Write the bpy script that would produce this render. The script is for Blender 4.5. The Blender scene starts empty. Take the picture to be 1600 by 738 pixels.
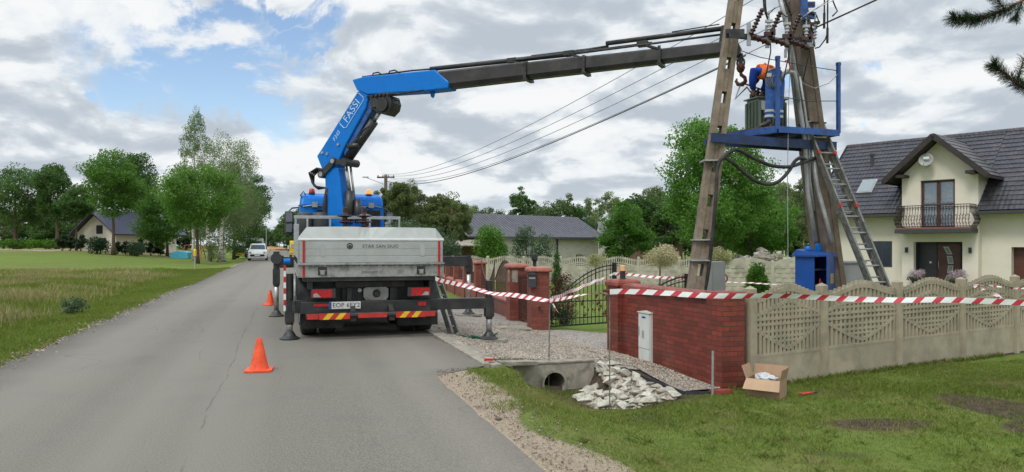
import bpy, math, random
import numpy as np
from mathutils import Vector, Matrix, noise
R = math.radians
SC = bpy.context.scene
COL = SC.collection
# ------------------------------------------------------------------ camera
cam = bpy.data.cameras.new('camera'); co = bpy.data.objects.new('camera', cam); COL.objects.link(co)
cam.lens = 25.9; cam.sensor_width = 36; cam.shift_y = 0.00875; cam.clip_end = 3000; cam.clip_start = .05
co.location = (0, 0, 1.65); co.rotation_euler = (R(90), 0, 0)
SC.camera = co
# ------------------------------------------------------------------ world
SUN_EL, SUN_AZ = R(52), R(215)          # azimuth measured clockwise from +Y
w = bpy.data.worlds.new('World'); SC.world = w; w.use_nodes = True
nt = w.node_tree; nt.nodes.clear()
def nn(t, typ, **k):
    n = t.nodes.new(typ)
    for a, b in k.items(): setattr(n, a, b)
    return n
def mth(t, op, a, b=None, clamp=False):
    n = nn(t, 'ShaderNodeMath', operation=op, use_clamp=clamp)
    for i, x in enumerate((a, b)):
        if x is None: continue
        if hasattr(x, 'is_output') or hasattr(x, 'links'): t.links.new(x, n.inputs[i])
        else: n.inputs[i].default_value = x
    return n.outputs[0]
def smooth(t, x, a, b, lo=0., hi=1.):
    n = nn(t, 'ShaderNodeMapRange', interpolation_type='SMOOTHSTEP')
    t.links.new(x, n.inputs['Value'])
    n.inputs['From Min'].default_value = a; n.inputs['From Max'].default_value = b
    n.inputs['To Min'].default_value = lo; n.inputs['To Max'].default_value = hi
    return n.outputs['Result']
def mixc(t, f, a, b, mode='MIX'):
    n = nn(t, 'ShaderNodeMix', data_type='RGBA', blend_type=mode)
    for s, x in ((n.inputs[0], f), (n.inputs[6], a), (n.inputs[7], b)):
        if hasattr(x, 'links'): t.links.new(x, s)
        elif isinstance(x, (int, float)): s.default_value = x
        else: s.default_value = (*x, 1)
    return n.outputs[2]
def noi(t, vec, scale, det=4, rough=.55, dist=0, out=0):
    n = nn(t, 'ShaderNodeTexNoise'); n.inputs['Scale'].default_value = scale
    n.inputs['Detail'].default_value = det; n.inputs['Roughness'].default_value = rough; n.inputs['Distortion'].default_value = dist
    if vec is not None: t.links.new(vec, n.inputs['Vector'])
    return n.outputs[out]
sky = nn(nt, 'ShaderNodeTexSky', sky_type='NISHITA', sun_disc=False)
sky.sun_elevation = SUN_EL; sky.sun_rotation = SUN_AZ; sky.air_density = 1.0; sky.dust_density = .6
tc = nn(nt, 'ShaderNodeTexCoord'); gen = tc.outputs['Generated']
sep = nn(nt, 'ShaderNodeSeparateXYZ'); nt.links.new(gen, sep.inputs[0])
zz = mth(nt, 'MAXIMUM', sep.outputs[2], 0.0)
den = mth(nt, 'ADD', zz, .30)
cmb = nn(nt, 'ShaderNodeCombineXYZ')
nt.links.new(mth(nt, 'DIVIDE', sep.outputs[0], den), cmb.inputs[0]); nt.links.new(mth(nt, 'DIVIDE', sep.outputs[1], den), cmb.inputs[1])
cmb.inputs[2].default_value = 3.7
cv = cmb.outputs[0]
n1 = noi(nt, cv, 1.4, 8, .54, .3)
n2 = noi(nt, cv, 4.2, 8, .6, .2)
n3 = noi(nt, cv, .8, 3, .5)
# blue openings of the cloud cover, as directions on the sky, their edges broken by noise
wob = noi(nt, gen, 7.0, 7, .62, .2, 1)
wv = nn(nt, 'ShaderNodeVectorMath', operation='MULTIPLY_ADD'); nt.links.new(wob, wv.inputs[0]); wv.inputs[1].default_value = (.2, .14, .26); wv.inputs[2].default_value = (-.1, -.07, -.13)
wv2 = nn(nt, 'ShaderNodeVectorMath', operation='ADD'); nt.links.new(gen, wv2.inputs[0]); nt.links.new(wv.outputs[0], wv2.inputs[1])
def hole(px, py, rx, rz, prev):
    d = Vector(((px-800)/1150, 1, (383-py)/1150)).normalized()
    s1 = nn(nt, 'ShaderNodeVectorMath', operation='SUBTRACT'); nt.links.new(wv2.outputs[0], s1.inputs[0]); s1.inputs[1].default_value = d
    s2 = nn(nt, 'ShaderNodeVectorMath', operation='MULTIPLY'); nt.links.new(s1.outputs[0], s2.inputs[0]); s2.inputs[1].default_value = (1/rx, 1/rx, 1/rz)
    s3 = nn(nt, 'ShaderNodeVectorMath', operation='LENGTH'); nt.links.new(s2.outputs[0], s3.inputs[0])
    h = smooth(nt, s3.outputs['Value'], 1.2, .55)
    return h if prev is None else mth(nt, 'MAXIMUM', prev, h)
h = hole(235, 92, .085, .045, None)
for a in ((310, 105, .11, .05), (375, 150, .10, .05), (320, 35, .08, .03), (460, 75, .06, .025), (440, 30, .05, .02), (1375, 97, .022, .016), (1335, 235, .035, .02), (490, 110, .03, .02), (1250, 120, .03, .012), (130, 95, .02, .012)):
    h = hole(*a, h)
edge = smooth(nt, n2, .30, .62)
gap = mth(nt, 'MULTIPLY', h, smooth(nt, n2, .64, .50, .05, 1.0), True)
up = smooth(nt, zz, .4, .8)                       # open sky overhead lets more light through
gap = mth(nt, 'MAXIMUM', gap, mth(nt, 'MULTIPLY', up, smooth(nt, n1, .46, .38), True))
def plane(dz, k):                                # the cloud layer seen a little higher in the sky
    dd = mth(nt, 'ADD', zz, .30+dz); c_ = nn(nt, 'ShaderNodeCombineXYZ')
    nt.links.new(mth(nt, 'DIVIDE', sep.outputs[0], dd), c_.inputs[0]); nt.links.new(mth(nt, 'DIVIDE', sep.outputs[1], dd), c_.inputs[1]); c_.inputs[2].default_value = 3.7
    return c_.outputs[0]
d0 = noi(nt, cv, 2.6, 8, .52, .35); d1 = noi(nt, plane(.02, 0), 2.6, 8, .52, .35)
relief = mth(nt, 'MULTIPLY', mth(nt, 'SUBTRACT', d0, d1), 1.5)
shade = mth(nt, 'ADD', mth(nt, 'ADD', mth(nt, 'MULTIPLY', n1, .60), mth(nt, 'MULTIPLY', n2, .42)), relief)
cr = nn(nt, 'ShaderNodeValToRGB'); nt.links.new(shade, cr.inputs[0])
e = cr.color_ramp.elements
e[0].position = .36; e[0].color = (.545, .61, .685, 1)
e[1].position = .64; e[1].color = (1.0, 1.02, 1.03, 1)
for p, c in ((.44, (.62, .68, .75, 1)), (.505, (.75, .81, .865, 1)), (.555, (.91, .95, .98, 1))):
    x = e.new(p); x.color = c
cloudc = cr.outputs[0]
rim = mth(nt, 'MULTIPLY', h, mth(nt, 'SUBTRACT', 1.0, gap))   # thin bright cloud edges round the openings
cloudc = mixc(nt, mth(nt, 'MULTIPLY', rim, .55), cloudc, (.95, .98, 1.0))
hz = smooth(nt, zz, .10, .0)
cloudc = mixc(nt, mth(nt, 'MULTIPLY', hz, .5), cloudc, (.78, .86, .92))
gain = smooth(nt, zz, .33, .95, 1.0, 2.45)         # an overcast sky is brighter overhead than near the horizon
cg = nn(nt, 'ShaderNodeVectorMath', operation='SCALE'); nt.links.new(cloudc, cg.inputs[0]); nt.links.new(gain, cg.inputs['Scale'])
bk1 = nn(nt, 'ShaderNodeBackground'); nt.links.new(sky.outputs[0], bk1.inputs[0]); bk1.inputs[1].default_value = .17
bk2 = nn(nt, 'ShaderNodeBackground'); nt.links.new(cg.outputs[0], bk2.inputs[0]); bk2.inputs[1].default_value = .94
ms = nn(nt, 'ShaderNodeMixShader'); nt.links.new(gap, ms.inputs[0]); nt.links.new(bk2.outputs[0], ms.inputs[1]); nt.links.new(bk1.outputs[0], ms.inputs[2])
wo = nn(nt, 'ShaderNodeOutputWorld'); nt.links.new(ms.outputs[0], wo.inputs[0])
w.cycles.sampling_method = 'MANUAL'; w.cycles.sample_map_resolution = 512
# ------------------------------------------------------------------ sun
sl = bpy.data.lights.new('sun', 'SUN'); so = bpy.data.objects.new('sun', sl); COL.objects.link(so)
sl.energy = 1.5; sl.angle = R(16); sl.color = (1, .95, .86)
sd = Vector((math.sin(SUN_AZ)*math.cos(SUN_EL), math.cos(SUN_AZ)*math.cos(SUN_EL), math.sin(SUN_EL)))
so.rotation_euler = sd.to_track_quat('Z', 'Y').to_euler(); so.location = (0, 0, 30)
vs = SC.view_settings; vs.view_transform = 'Standard'; vs.look = 'None'; vs.gamma = 1; vs.exposure = -0.02; vs.use_curve_mapping = False
SC.render.engine = 'CYCLES'
SC.cycles.use_denoising = True; SC.cycles.max_bounces = 6; SC.cycles.transparent_max_bounces = 8; SC.cycles.diffuse_bounces = 3
SC.cycles.use_adaptive_sampling = True; SC.cycles.adaptive_threshold = .02
# ------------------------------------------------------------------ helpers
WORLDROOT = set()
class MB:
    def __init__(s, M=None): s.v = []; s.f = []; s.mi = []; s.M = M or Matrix(); s.marks = []
    def add(s, vs, fs, mi=0):
        b = len(s.v); fb = len(s.f); s.v += [s.M @ Vector(p) for p in vs]
        s.f += [tuple(b+i for i in q) for q in fs]; s.mi += [mi]*len(fs); s.marks.append((b, fb, len(s.v), len(s.f))); return s
    def hexa(s, p, mi=0):
        return s.add(p, [(0,3,2,1),(4,5,6,7),(0,1,5,4),(1,2,6,5),(2,3,7,6),(3,0,4,7)], mi)
    def bb(s, x0,x1,y0,y1,z0,z1, mi=0):
        return s.hexa([(x0,y0,z0),(x1,y0,z0),(x1,y1,z0),(x0,y1,z0),(x0,y0,z1),(x1,y0,z1),(x1,y1,z1),(x0,y1,z1)], mi)
    def box(s, c, d, mi=0, T=None):
        x,y,z = (k/2 for k in d)
        p = [Vector(q) for q in ((-x,-y,-z),(x,-y,-z),(x,y,-z),(-x,y,-z),(-x,-y,z),(x,-y,z),(x,y,z),(-x,y,z))]
        if T: p = [T @ q for q in p]
        return s.hexa([Vector(c)+q for q in p], mi)
    def bar(s, a, b, w, h, mi=0, up=(0,0,1)):          # a box from a to b, w across, h in the up direction
        a, b = Vector(a), Vector(b); d = (b-a).normalized(); u = Vector(up)
        if abs(d.dot(u)) > .98: u = Vector((0,1,0))
        x = d.cross(u).normalized(); y = x.cross(d).normalized()
        p = []
        for q in (a, b): p += [q-x*w/2-y*h/2, q+x*w/2-y*h/2, q+x*w/2+y*h/2, q-x*w/2+y*h/2]
        return s.hexa(p, mi)
    def prism(s, pts, f0, f1, mi=0):                   # outline points through two embedding functions
        n = len(pts); v = [f0(*p) for p in pts]+[f1(*p) for p in pts]
        fs = [tuple(range(n))[::-1], tuple(range(n, 2*n))]+[(i, (i+1) % n, n+(i+1) % n, n+i) for i in range(n)]
        return s.add(v, fs, mi)
    def tube(s, path, r, n=8, mi=0, caps=True, closed=False):
        P = [Vector(p) for p in path]; m = len(P); rr = r if isinstance(r, (list, tuple)) else [r]*m
        vs = []; u = None
        for i, p in enumerate(P):
            d = (P[min(i+1, m-1)]-P[max(i-1, 0)])
            if closed: d = P[(i+1) % m]-P[i-1]
            if d.length < 1e-9: d = Vector((0,0,1))
            d.normalize()
            if u is None: u = d.orthogonal().normalized()
            else:
                u = u-d*u.dot(d)
                u = u.normalized() if u.length > 1e-6 else d.orthogonal().normalized()
            k = d.cross(u)
            for j in range(n):
                a = 2*math.pi*j/n; vs.append(p+(u*math.cos(a)+k*math.sin(a))*rr[i])
        fs = [(i*n+j, i*n+(j+1) % n, (i+1)*n+(j+1) % n, (i+1)*n+j) for i in range(m-1) for j in range(n)]
        if closed: fs += [((m-1)*n+j, (m-1)*n+(j+1) % n, (j+1) % n, j) for j in range(n)]
        elif caps: fs += [tuple(range(n))[::-1], tuple((m-1)*n+j for j in range(n))]
        return s.add(vs, fs, mi)
    def cyl(s, a, b, r, n=16, mi=0, r2=None): return s.tube([a, b], [r, r if r2 is None else r2], n, mi)
    def lathe(s, prof, c=(0,0,0), n=20, mi=0, ax=None):
        c = Vector(c); Q = Vector(ax).to_track_quat('Z', 'Y').to_matrix() if ax else Matrix.Identity(3)
        vs = [c+Q @ Vector((r*math.cos(2*math.pi*j/n), r*math.sin(2*math.pi*j/n), z)) for r, z in prof for j in range(n)]
        m = len(prof)
        fs = [(i*n+j, i*n+(j+1) % n, (i+1)*n+(j+1) % n, (i+1)*n+j) for i in range(m-1) for j in range(n)]
        fs += [tuple(range(n))[::-1], tuple((m-1)*n+j for j in range(n))]
        return s.add(vs, fs, mi)
    def ball(s, c, r, n=10, mi=0, sc=(1,1,1), jit=0, seed=0):
        rg = random.Random(seed); c = Vector(c); vs = []; m = n//2+1
        for i in range(m+1):
            th = math.pi*i/m
            for j in range(n):
                a = 2*math.pi*j/n; k = r*(1+rg.uniform(-jit, jit))
                vs.append(c+Vector((k*math.sin(th)*math.cos(a)*sc[0], k*math.sin(th)*math.sin(a)*sc[1], k*math.cos(th)*sc[2])))
        fs = [(i*n+j, (i+1)*n+j, (i+1)*n+(j+1) % n, i*n+(j+1) % n) for i in range(m) for j in range(n)]
        return s.add(vs, fs, mi)
    def build(s, name, mats, parent=None, smooth=False, bevel=0, seg=2, label=None, split=None):
        if split:                                      # one object for every piece (or run of pieces) added
            o = None; ends = s.marks; k = 0
            groups = [ends[i:i+split] for i in range(0, len(ends), split)]
            for g in groups:
                q = MB(); v0, f0 = g[0][0], g[0][1]; v1, f1 = g[-1][2], g[-1][3]
                q.v = s.v[v0:v1]; q.f = [tuple(i-v0 for i in t_) for t_ in s.f[f0:f1]]; q.mi = s.mi[f0:f1]
                o = q.build(name, mats, parent, smooth, bevel, seg, label)
            return o
        off = Vector()
        r = parent
        while r is not None and r.parent is not None: r = r.parent
        if r is not None and r.name in WORLDROOT: off = r.location.copy()
        return link_mesh(name, [tuple(p-off) for p in s.v], s.f, mats, parent, smooth, bevel, seg, s.mi, label)
def link_mesh(name, v, f, mats, parent=None, smooth=False, bevel=0, seg=2, mi=None, label=None):
    me = bpy.data.meshes.new(name); me.from_pydata(v, [], f)
    for m in (mats if isinstance(mats, (list, tuple)) else [mats]): me.materials.append(m)
    if mi and any(mi): me.polygons.foreach_set('material_index', mi)
    if smooth: me.polygons.foreach_set('use_smooth', [True]*len(me.polygons))
    me.update()
    o = bpy.data.objects.new(name, me); COL.objects.link(o)
    if parent is not None: o.parent = parent
    if bevel:
        b = o.modifiers.new('bevel', 'BEVEL'); b.width = bevel; b.segments = seg; b.limit_method = 'ANGLE'; b.angle_limit = R(35)
    if smooth == 'auto' or (smooth and bevel):
        try: me.set_sharp_from_angle(angle=R(38))
        except Exception: pass
    if label: o['label'] = label
    return o
def tag(o, label, cat, group=None, kind=None):
    if label: o['label'] = label
    if cat: o['category'] = cat
    if group: o['group'] = group
    if kind: o['kind'] = kind
    return o
def thing(name, label, cat, loc, rz=0, group=None, world=False):
    o = bpy.data.objects.new(name, None); COL.objects.link(o); o.location = loc; o.rotation_euler = (0, 0, rz); o.empty_display_size = .2
    if world: WORLDROOT.add(o.name)
    return tag(o, label, cat, group)
def solo(mb, name, mats, label, cat, base=None, group=None, kind=None, smooth=False, bevel=0, seg=2):
    P = np.array([tuple(p) for p in mb.v])
    if base is None: base = (P[:,0].mean(), P[:,1].mean(), P[:,2].min())
    base = Vector(base)
    o = link_mesh(name, [tuple(p-base) for p in mb.v], mb.f, mats, None, smooth, bevel, seg, mb.mi)
    o.location = base
    return tag(o, label, cat, group, kind)
def dup(root, loc, rz=0, label=None, group=None, scale=None):
    r = root.copy(); COL.objects.link(r); r.location = loc; r.rotation_euler = (0, 0, rz)
    if label: r['label'] = label
    if group: r['group'] = group
    if scale: r.scale = scale
    def rec(a, b):
        for ch in list(a.children):
            c = ch.copy(); COL.objects.link(c); c.parent = b; rec(ch, c)
    rec(root, r)
    return r
def npmesh(name, V, F, mats, base=(0,0,0), parent=None, attr=None, smooth=False):
    V = np.asarray(V, dtype=np.float32)-np.asarray(base, dtype=np.float32); F = np.asarray(F, dtype=np.int32)
    me = bpy.data.meshes.new(name); k = F.shape[1]
    me.vertices.add(len(V)); me.vertices.foreach_set('co', V.ravel())
    me.loops.add(F.size); me.loops.foreach_set('vertex_index', F.ravel())
    me.polygons.add(len(F)); me.polygons.foreach_set('loop_start', np.arange(0, F.size, k, dtype=np.int32))
    try: me.polygons.foreach_set('loop_total', np.full(len(F), k, dtype=np.int32))
    except Exception: pass
    if smooth: me.polygons.foreach_set('use_smooth', np.ones(len(F), dtype=bool))
    for m in (mats if isinstance(mats, (list, tuple)) else [mats]): me.materials.append(m)
    for nm, a in (attr or {}).items():
        t = me.attributes.new(nm, 'FLOAT', 'POINT'); t.data.foreach_set('value', np.asarray(a, dtype=np.float32).ravel())
    me.update(calc_edges=True)
    o = bpy.data.objects.new(name, me); COL.objects.link(o); o.location = base if parent is None else (0,0,0)
    if parent is not None: o.parent = parent
    return o
def text(name, s, size, mat, M, parent, ext=.0015, space=1.0, shear=0, align='CENTER'):
    cu = bpy.data.curves.new(name, 'FONT'); cu.body = s; cu.size = size; cu.extrude = ext; cu.align_x = align; cu.align_y = 'CENTER'
    cu.space_character = space; cu.shear = shear; cu.resolution_u = 3
    o = bpy.data.objects.new(name+'_tmp', cu); COL.objects.link(o)
    dg = bpy.context.evaluated_depsgraph_get(); me = bpy.data.meshes.new_from_object(o.evaluated_get(dg))
    bpy.data.objects.remove(o); me.transform(M); me.materials.clear(); me.materials.append(mat); me.name = name
    q = bpy.data.objects.new(name, me); COL.objects.link(q)
    if parent is not None: q.parent = parent
    return q
def at(px, D, z=0.):                                   # ground position seen along a bearing at depth D
    return Vector(((px-800)/1150*D, D, z))
# ------------------------------------------------------------------ materials
def newmat(name):
    m = bpy.data.materials.new(name); m.use_nodes = True; t = m.node_tree; t.nodes.clear()
    o = nn(t, 'ShaderNodeOutputMaterial'); b = nn(t, 'ShaderNodeBsdfPrincipled'); t.links.new(b.outputs[0], o.inputs[0])
    return m, t, b, o
def setc(t, b, c):
    if hasattr(c, 'links'): t.links.new(c, b.inputs['Base Color'])
    else: b.inputs['Base Color'].default_value = (*c, 1)
def bump(t, b, hgt, st=.3, dist=.01):
    n = nn(t, 'ShaderNodeBump'); n.inputs['Strength'].default_value = st; n.inputs['Distance'].default_value = dist
    t.links.new(hgt, n.inputs['Height']); t.links.new(n.outputs[0], b.inputs['Normal'])
def pm(name, col, rough=.6, metal=0., var=.12, sc=4., bmp=0., bsc=40., dirt=None, damt=.0, dsc=2.5, spec=.5, coat=0):
    m, t, b, o = newmat(name); tcd = nn(t, 'ShaderNodeTexCoord'); oi_ = nn(t, 'ShaderNodeObjectInfo')
    va = nn(t, 'ShaderNodeVectorMath', operation='MULTIPLY_ADD'); t.links.new(oi_.outputs['Random'], va.inputs[0]); va.inputs[1].default_value = (17, 23, 11); t.links.new(tcd.outputs['Object'], va.inputs[2]); v = va.outputs[0]
    f = noi(t, v, sc, 5, .6)
    a = tuple(max(0, x*(1-var)) for x in col); c = tuple(min(1, x*(1+var)) for x in col)
    out = mixc(t, smooth(t, f, .3, .7), a, c)
    if dirt:
        g = noi(t, v, dsc, 7, .68, .3)
        out = mixc(t, mth(t, 'MULTIPLY', smooth(t, g, .46, .68), damt), out, dirt)
    setc(t, b, out); b.inputs['Metallic'].default_value = metal; b.inputs['Specular IOR Level'].default_value = spec
    b.inputs['Coat Weight'].default_value = coat
    rr = smooth(t, noi(t, v, sc*2.3, 4), .3, .7, max(.03, rough-.08), min(1, rough+.1)); t.links.new(rr, b.inputs['Roughness'])
    if bmp: bump(t, b, noi(t, v, bsc, 4, .6), bmp, .01)
    return m
M = {}
M['white'] = pm('white_paint', (.62,.64,.62), .35, 0, .06, 3, dirt=(.3,.28,.24), damt=.35)
M['alu'] = pm('aluminium_panel', (.40,.425,.41), .45, .25, .08, 2, dirt=(.28,.27,.24), damt=.32, dsc=2.2)
M['alu2'] = pm('aluminium_rail', (.33,.34,.32), .5, .3, .12, 6, dirt=(.12,.11,.09), damt=.7, dsc=7)
M['blue'] = pm('blue_paint', (.001,.165,.60), .42, 0, .06, 3, dirt=(.004,.11,.36), damt=.4, dsc=3, spec=.25)
M['navy'] = pm('navy_beam', (.012,.035,.12), .5, 0, .2, 5, dirt=(.015,.02,.04), damt=.7, dsc=6)
M['blue2'] = pm('blue_steel', (.02,.085,.30), .45, 0, .2, 5, dirt=(.02,.03,.07), damt=.7, dsc=6)
M['cabblue'] = pm('cabinet_blue', (.008,.07,.31), .4, 0, .12, 2, dirt=(.006,.03,.13), damt=.4)
M['black'] = pm('black_steel', (.022,.023,.024), .45, 0, .3, 5, dirt=(.07,.065,.055), damt=.5)
M['boom'] = pm('worn_dark_boom', (.028,.027,.027), .42, .1, .3, 1.5, dirt=(.075,.07,.06), damt=.6, dsc=1.6)
M['rubber'] = pm('rubber', (.022,.022,.022), .8, 0, .3, 9, .3, 60, dirt=(.09,.085,.075), damt=.5)
M['plastic'] = pm('dark_plastic', (.035,.037,.04), .55, 0, .15, 4, dirt=(.08,.075,.065), damt=.3)
M['steel'] = pm('bare_steel', (.45,.45,.44), .3, .8, .15, 8)
M['galv'] = pm('galvanised', (.38,.40,.41), .5, .5, .15, 12, dirt=(.22,.22,.2), damt=.4)
M['ladder'] = pm('ladder_alloy', (.21,.21,.19), .5, .4, .2, 10, dirt=(.09,.085,.07), damt=.8, dsc=8)
M['red'] = pm('red_reflector', (.42,.012,.015), .3, 0, .12, 10)
M['redp'] = pm('red_paint', (.45,.03,.02), .4, 0, .15, 10)
M['tapered'] = pm('tape_red', (.50,.035,.055), .4, 0, .1, 10)
M['tapewhite'] = pm('tape_white', (.72,.74,.73), .4, 0, .05, 10)
M['yellow'] = pm('yellow_paint', (.72,.46,.02), .4, 0, .1, 8)
M['orange'] = pm('cone_orange', (.78,.085,.02), .5, 0, .12, 9, dirt=(.35,.04,.015), damt=.5, dsc=14)
M['orangev'] = pm('vest_orange', (.95,.20,.04), .8, 0, .12, 14, .4, 12)
M['denim'] = pm('work_blue', (.04,.12,.40), .85, 0, .2, 9, .5, 14)
M['royal'] = pm('sleeve_blue', (.01,.06,.42), .85, 0, .15, 9, .5, 14)
M['skin'] = pm('skin', (.5,.3,.2), .55, 0, .08, 20)
M['hair'] = pm('dark_hair', (.04,.025,.018), .7, 0, .3, 50)
M['refl'] = pm('reflective_band', (.5,.5,.48), .4, 0, .05, 10)
M['glass'] = None
M['porc'] = pm('brown_porcelain', (.045,.015,.013), .18, 0, .25, 8, dirt=(.12,.07,.05), damt=.4)
M['porcgrey'] = pm('grey_polymer', (.38,.40,.42), .4, 0, .1, 8)
M['rust'] = pm('rusty_iron', (.09,.035,.02), .7, .2, .35, 12, .2, 30)
M['tank'] = pm('transformer_green', (.17,.215,.175), .45, 0, .1, 4, dirt=(.10,.12,.095), damt=.5)
M['conc'] = pm('old_concrete', (.30,.275,.225), .9, 0, .22, 6, .6, 45, dirt=(.11,.095,.075), damt=.7, dsc=4)
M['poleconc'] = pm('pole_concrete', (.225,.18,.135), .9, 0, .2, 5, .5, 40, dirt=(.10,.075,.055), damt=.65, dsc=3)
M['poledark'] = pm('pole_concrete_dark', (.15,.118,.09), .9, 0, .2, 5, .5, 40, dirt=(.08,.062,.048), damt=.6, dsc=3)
M['fence'] = pm('precast_fence', (.37,.325,.235), .92, 0, .14, 3, .5, 60, dirt=(.22,.205,.15), damt=.6, dsc=2)
M['fencefar'] = pm('precast_fence_pale', (.42,.40,.32), .92, 0, .14, 3, .4, 50, dirt=(.22,.21,.15), damt=.7, dsc=2)
M['stucco'] = pm('cream_render', (.73,.68,.585), .9, 0, .03, 1.2, .25, 160, dirt=(.58,.56,.46), damt=.3, dsc=.8)
M['anth'] = pm('anthracite', (.045,.046,.052), .5, 0, .1, 5)
M['brownwood'] = pm('brown_door', (.075,.03,.02), .45, 0, .2, 3)
M['gatedark'] = pm('wrought_dark', (.03,.022,.02), .5, .3, .2, 12)
M['gatebrown'] = pm('wrought_brown', (.10,.04,.03), .5, .3, .2, 12)
M['card'] = pm('cardboard', (.36,.235,.145), .85, 0, .08, 6, dirt=(.26,.165,.10), damt=.35)
M['cardin'] = pm('cardboard_inside', (.44,.30,.19), .85, 0, .08, 6)
M['cloth_g'] = pm('green_strap', (.02,.10,.05), .85, 0, .2, 20)
M['wood'] = pm('weathered_board', (.14,.085,.055), .85, 0, .3, 6, .3, 30)
M['greybox'] = pm('grey_cabinet', (.33,.34,.33), .55, 0, .06, 3, dirt=(.24,.24,.22), damt=.4)
M['whitebox'] = pm('meter_cabinet', (.62,.64,.61), .45, 0, .03, 3, dirt=(.45,.45,.40), damt=.25)
M['bark'] = pm('bark', (.10,.072,.05), .95, 0, .35, 8, .8, 14)
M['barkred'] = pm('pine_bark', (.16,.075,.045), .95, 0, .3, 8, .8, 14)
def birch():
    m, t, b, o = newmat('birch_bark'); v = nn(t, 'ShaderNodeTexCoord').outputs['Object']
    mp = nn(t, 'ShaderNodeMapping'); mp.inputs['Scale'].default_value = (2.5,2.5,4); t.links.new(v, mp.inputs[0])
    f = noi(t, mp.outputs[0], 1.6, 5, .7)
    setc(t, b, mixc(t, smooth(t, f, .5, .6), (.62,.60,.54), (.06,.05,.045))); b.inputs['Roughness'].default_value = .85
    return m
M['birch'] = birch()
def glassmat(name, tint, refl=.25):
    m = bpy.data.materials.new(name); m.use_nodes = True; t = m.node_tree; t.nodes.clear()
    o = nn(t, 'ShaderNodeOutputMaterial'); g = nn(t, 'ShaderNodeBsdfGlossy'); g.inputs['Roughness'].default_value = .03
    tr = nn(t, 'ShaderNodeBsdfTransparent'); tr.inputs[0].default_value = (*tint, 1)
    fr = nn(t, 'ShaderNodeFresnel'); fr.inputs[0].default_value = 1.5
    mx = nn(t, 'ShaderNodeMixShader'); t.links.new(mth(t, 'ADD', fr.outputs[0], refl-.04, True), mx.inputs[0])
    t.links.new(tr.outputs[0], mx.inputs[1]); t.links.new(g.outputs[0], mx.inputs[2]); t.links.new(mx.outputs[0], o.inputs[0])
    return m
M['glass'] = glassmat('window_glass', (.85,.9,.93), .15)
M['carglass'] = glassmat('vehicle_glass', (.35,.40,.42), .18)
M['skyglass'] = pm('skylight_glass', (.30,.34,.36), .05, 0, .03, 2)
M['curtain'] = pm('white_curtain', (.80,.83,.90), .9, 0, .1, 6)
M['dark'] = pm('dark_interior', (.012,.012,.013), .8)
M['lamp'] = None
def emis(name, c, s):
    m, t, b, o = newmat(name); b.inputs['Base Color'].default_value = (*c, 1); b.inputs['Emission Color'].default_value = (*c, 1); b.inputs['Emission Strength'].default_value = s
    return m
M['beacon'] = emis('amber_beacon', (.9,.25,.03), 1.2)
M['amber'] = pm('amber_glass', (.75,.40,.18), .3)
def bricks(name, c1, c2, mort, bw=.25, bh=.071, ang=0):
    m, t, b, o = newmat(name); v = nn(t, 'ShaderNodeTexCoord').outputs['Object']
    s = nn(t, 'ShaderNodeSeparateXYZ'); t.links.new(v, s.inputs[0]); c = nn(t, 'ShaderNodeCombineXYZ')
    t.links.new(mth(t, 'ADD', s.outputs[0], s.outputs[1]), c.inputs[0]); t.links.new(s.outputs[2], c.inputs[1])
    br = nn(t, 'ShaderNodeTexBrick'); t.links.new(c.outputs[0], br.inputs['Vector'])
    br.inputs['Scale'].default_value = 1; br.inputs['Brick Width'].default_value = bw; br.inputs['Row Height'].default_value = bh
    br.inputs['Mortar Size'].default_value = .0045; br.inputs['Mortar Smooth'].default_value = .15; br.inputs['Bias'].default_value = 0
    br.inputs['Color1'].default_value = (*c1, 1); br.inputs['Color2'].default_value = (*c2, 1); br.inputs['Mortar'].default_value = (*mort, 1)
    n = noi(t, v, 9, 5, .65); out = mixc(t, smooth(t, n, .3, .75, 0, .75), br.outputs[0], tuple(x*.45 for x in c1), 'MIX')
    n2_ = noi(t, v, 1.1, 4, .6); out = mixc(t, smooth(t, n2_, .5, .8, 0, .3), out, (.22,.13,.10))
    out = mixc(t, br.outputs['Fac'], out, mort)
    setc(t, b, out); b.inputs['Roughness'].default_value = .55
    hh = mth(t, 'ADD', mth(t, 'SUBTRACT', 1.0, br.outputs['Fac']), mth(t, 'MULTIPLY', noi(t, v, 60, 4), .25)); bump(t, b, hh, .7, .006)
    return m
M['brick'] = bricks('clinker_brick', (.285,.055,.033), (.13,.027,.021), (.035,.026,.022))
M['brick2'] = bricks('clinker_brick_light', (.30,.075,.045), (.20,.045,.03), (.07,.05,.04))
M['cap'] = pm('clinker_coping', (.24,.05,.032), .5, 0, .35, 7, .3, 40, dirt=(.10,.04,.03), damt=.6, dsc=5)
M['cap2'] = pm('clinker_coping_pale', (.36,.115,.075), .5, 0, .3, 7, .3, 40, dirt=(.17,.07,.05), damt=.6, dsc=5)
M['blockwall'] = bricks('pale_block', (.62,.59,.52), (.53,.50,.43), (.45,.42,.36), .42, .22)
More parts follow.
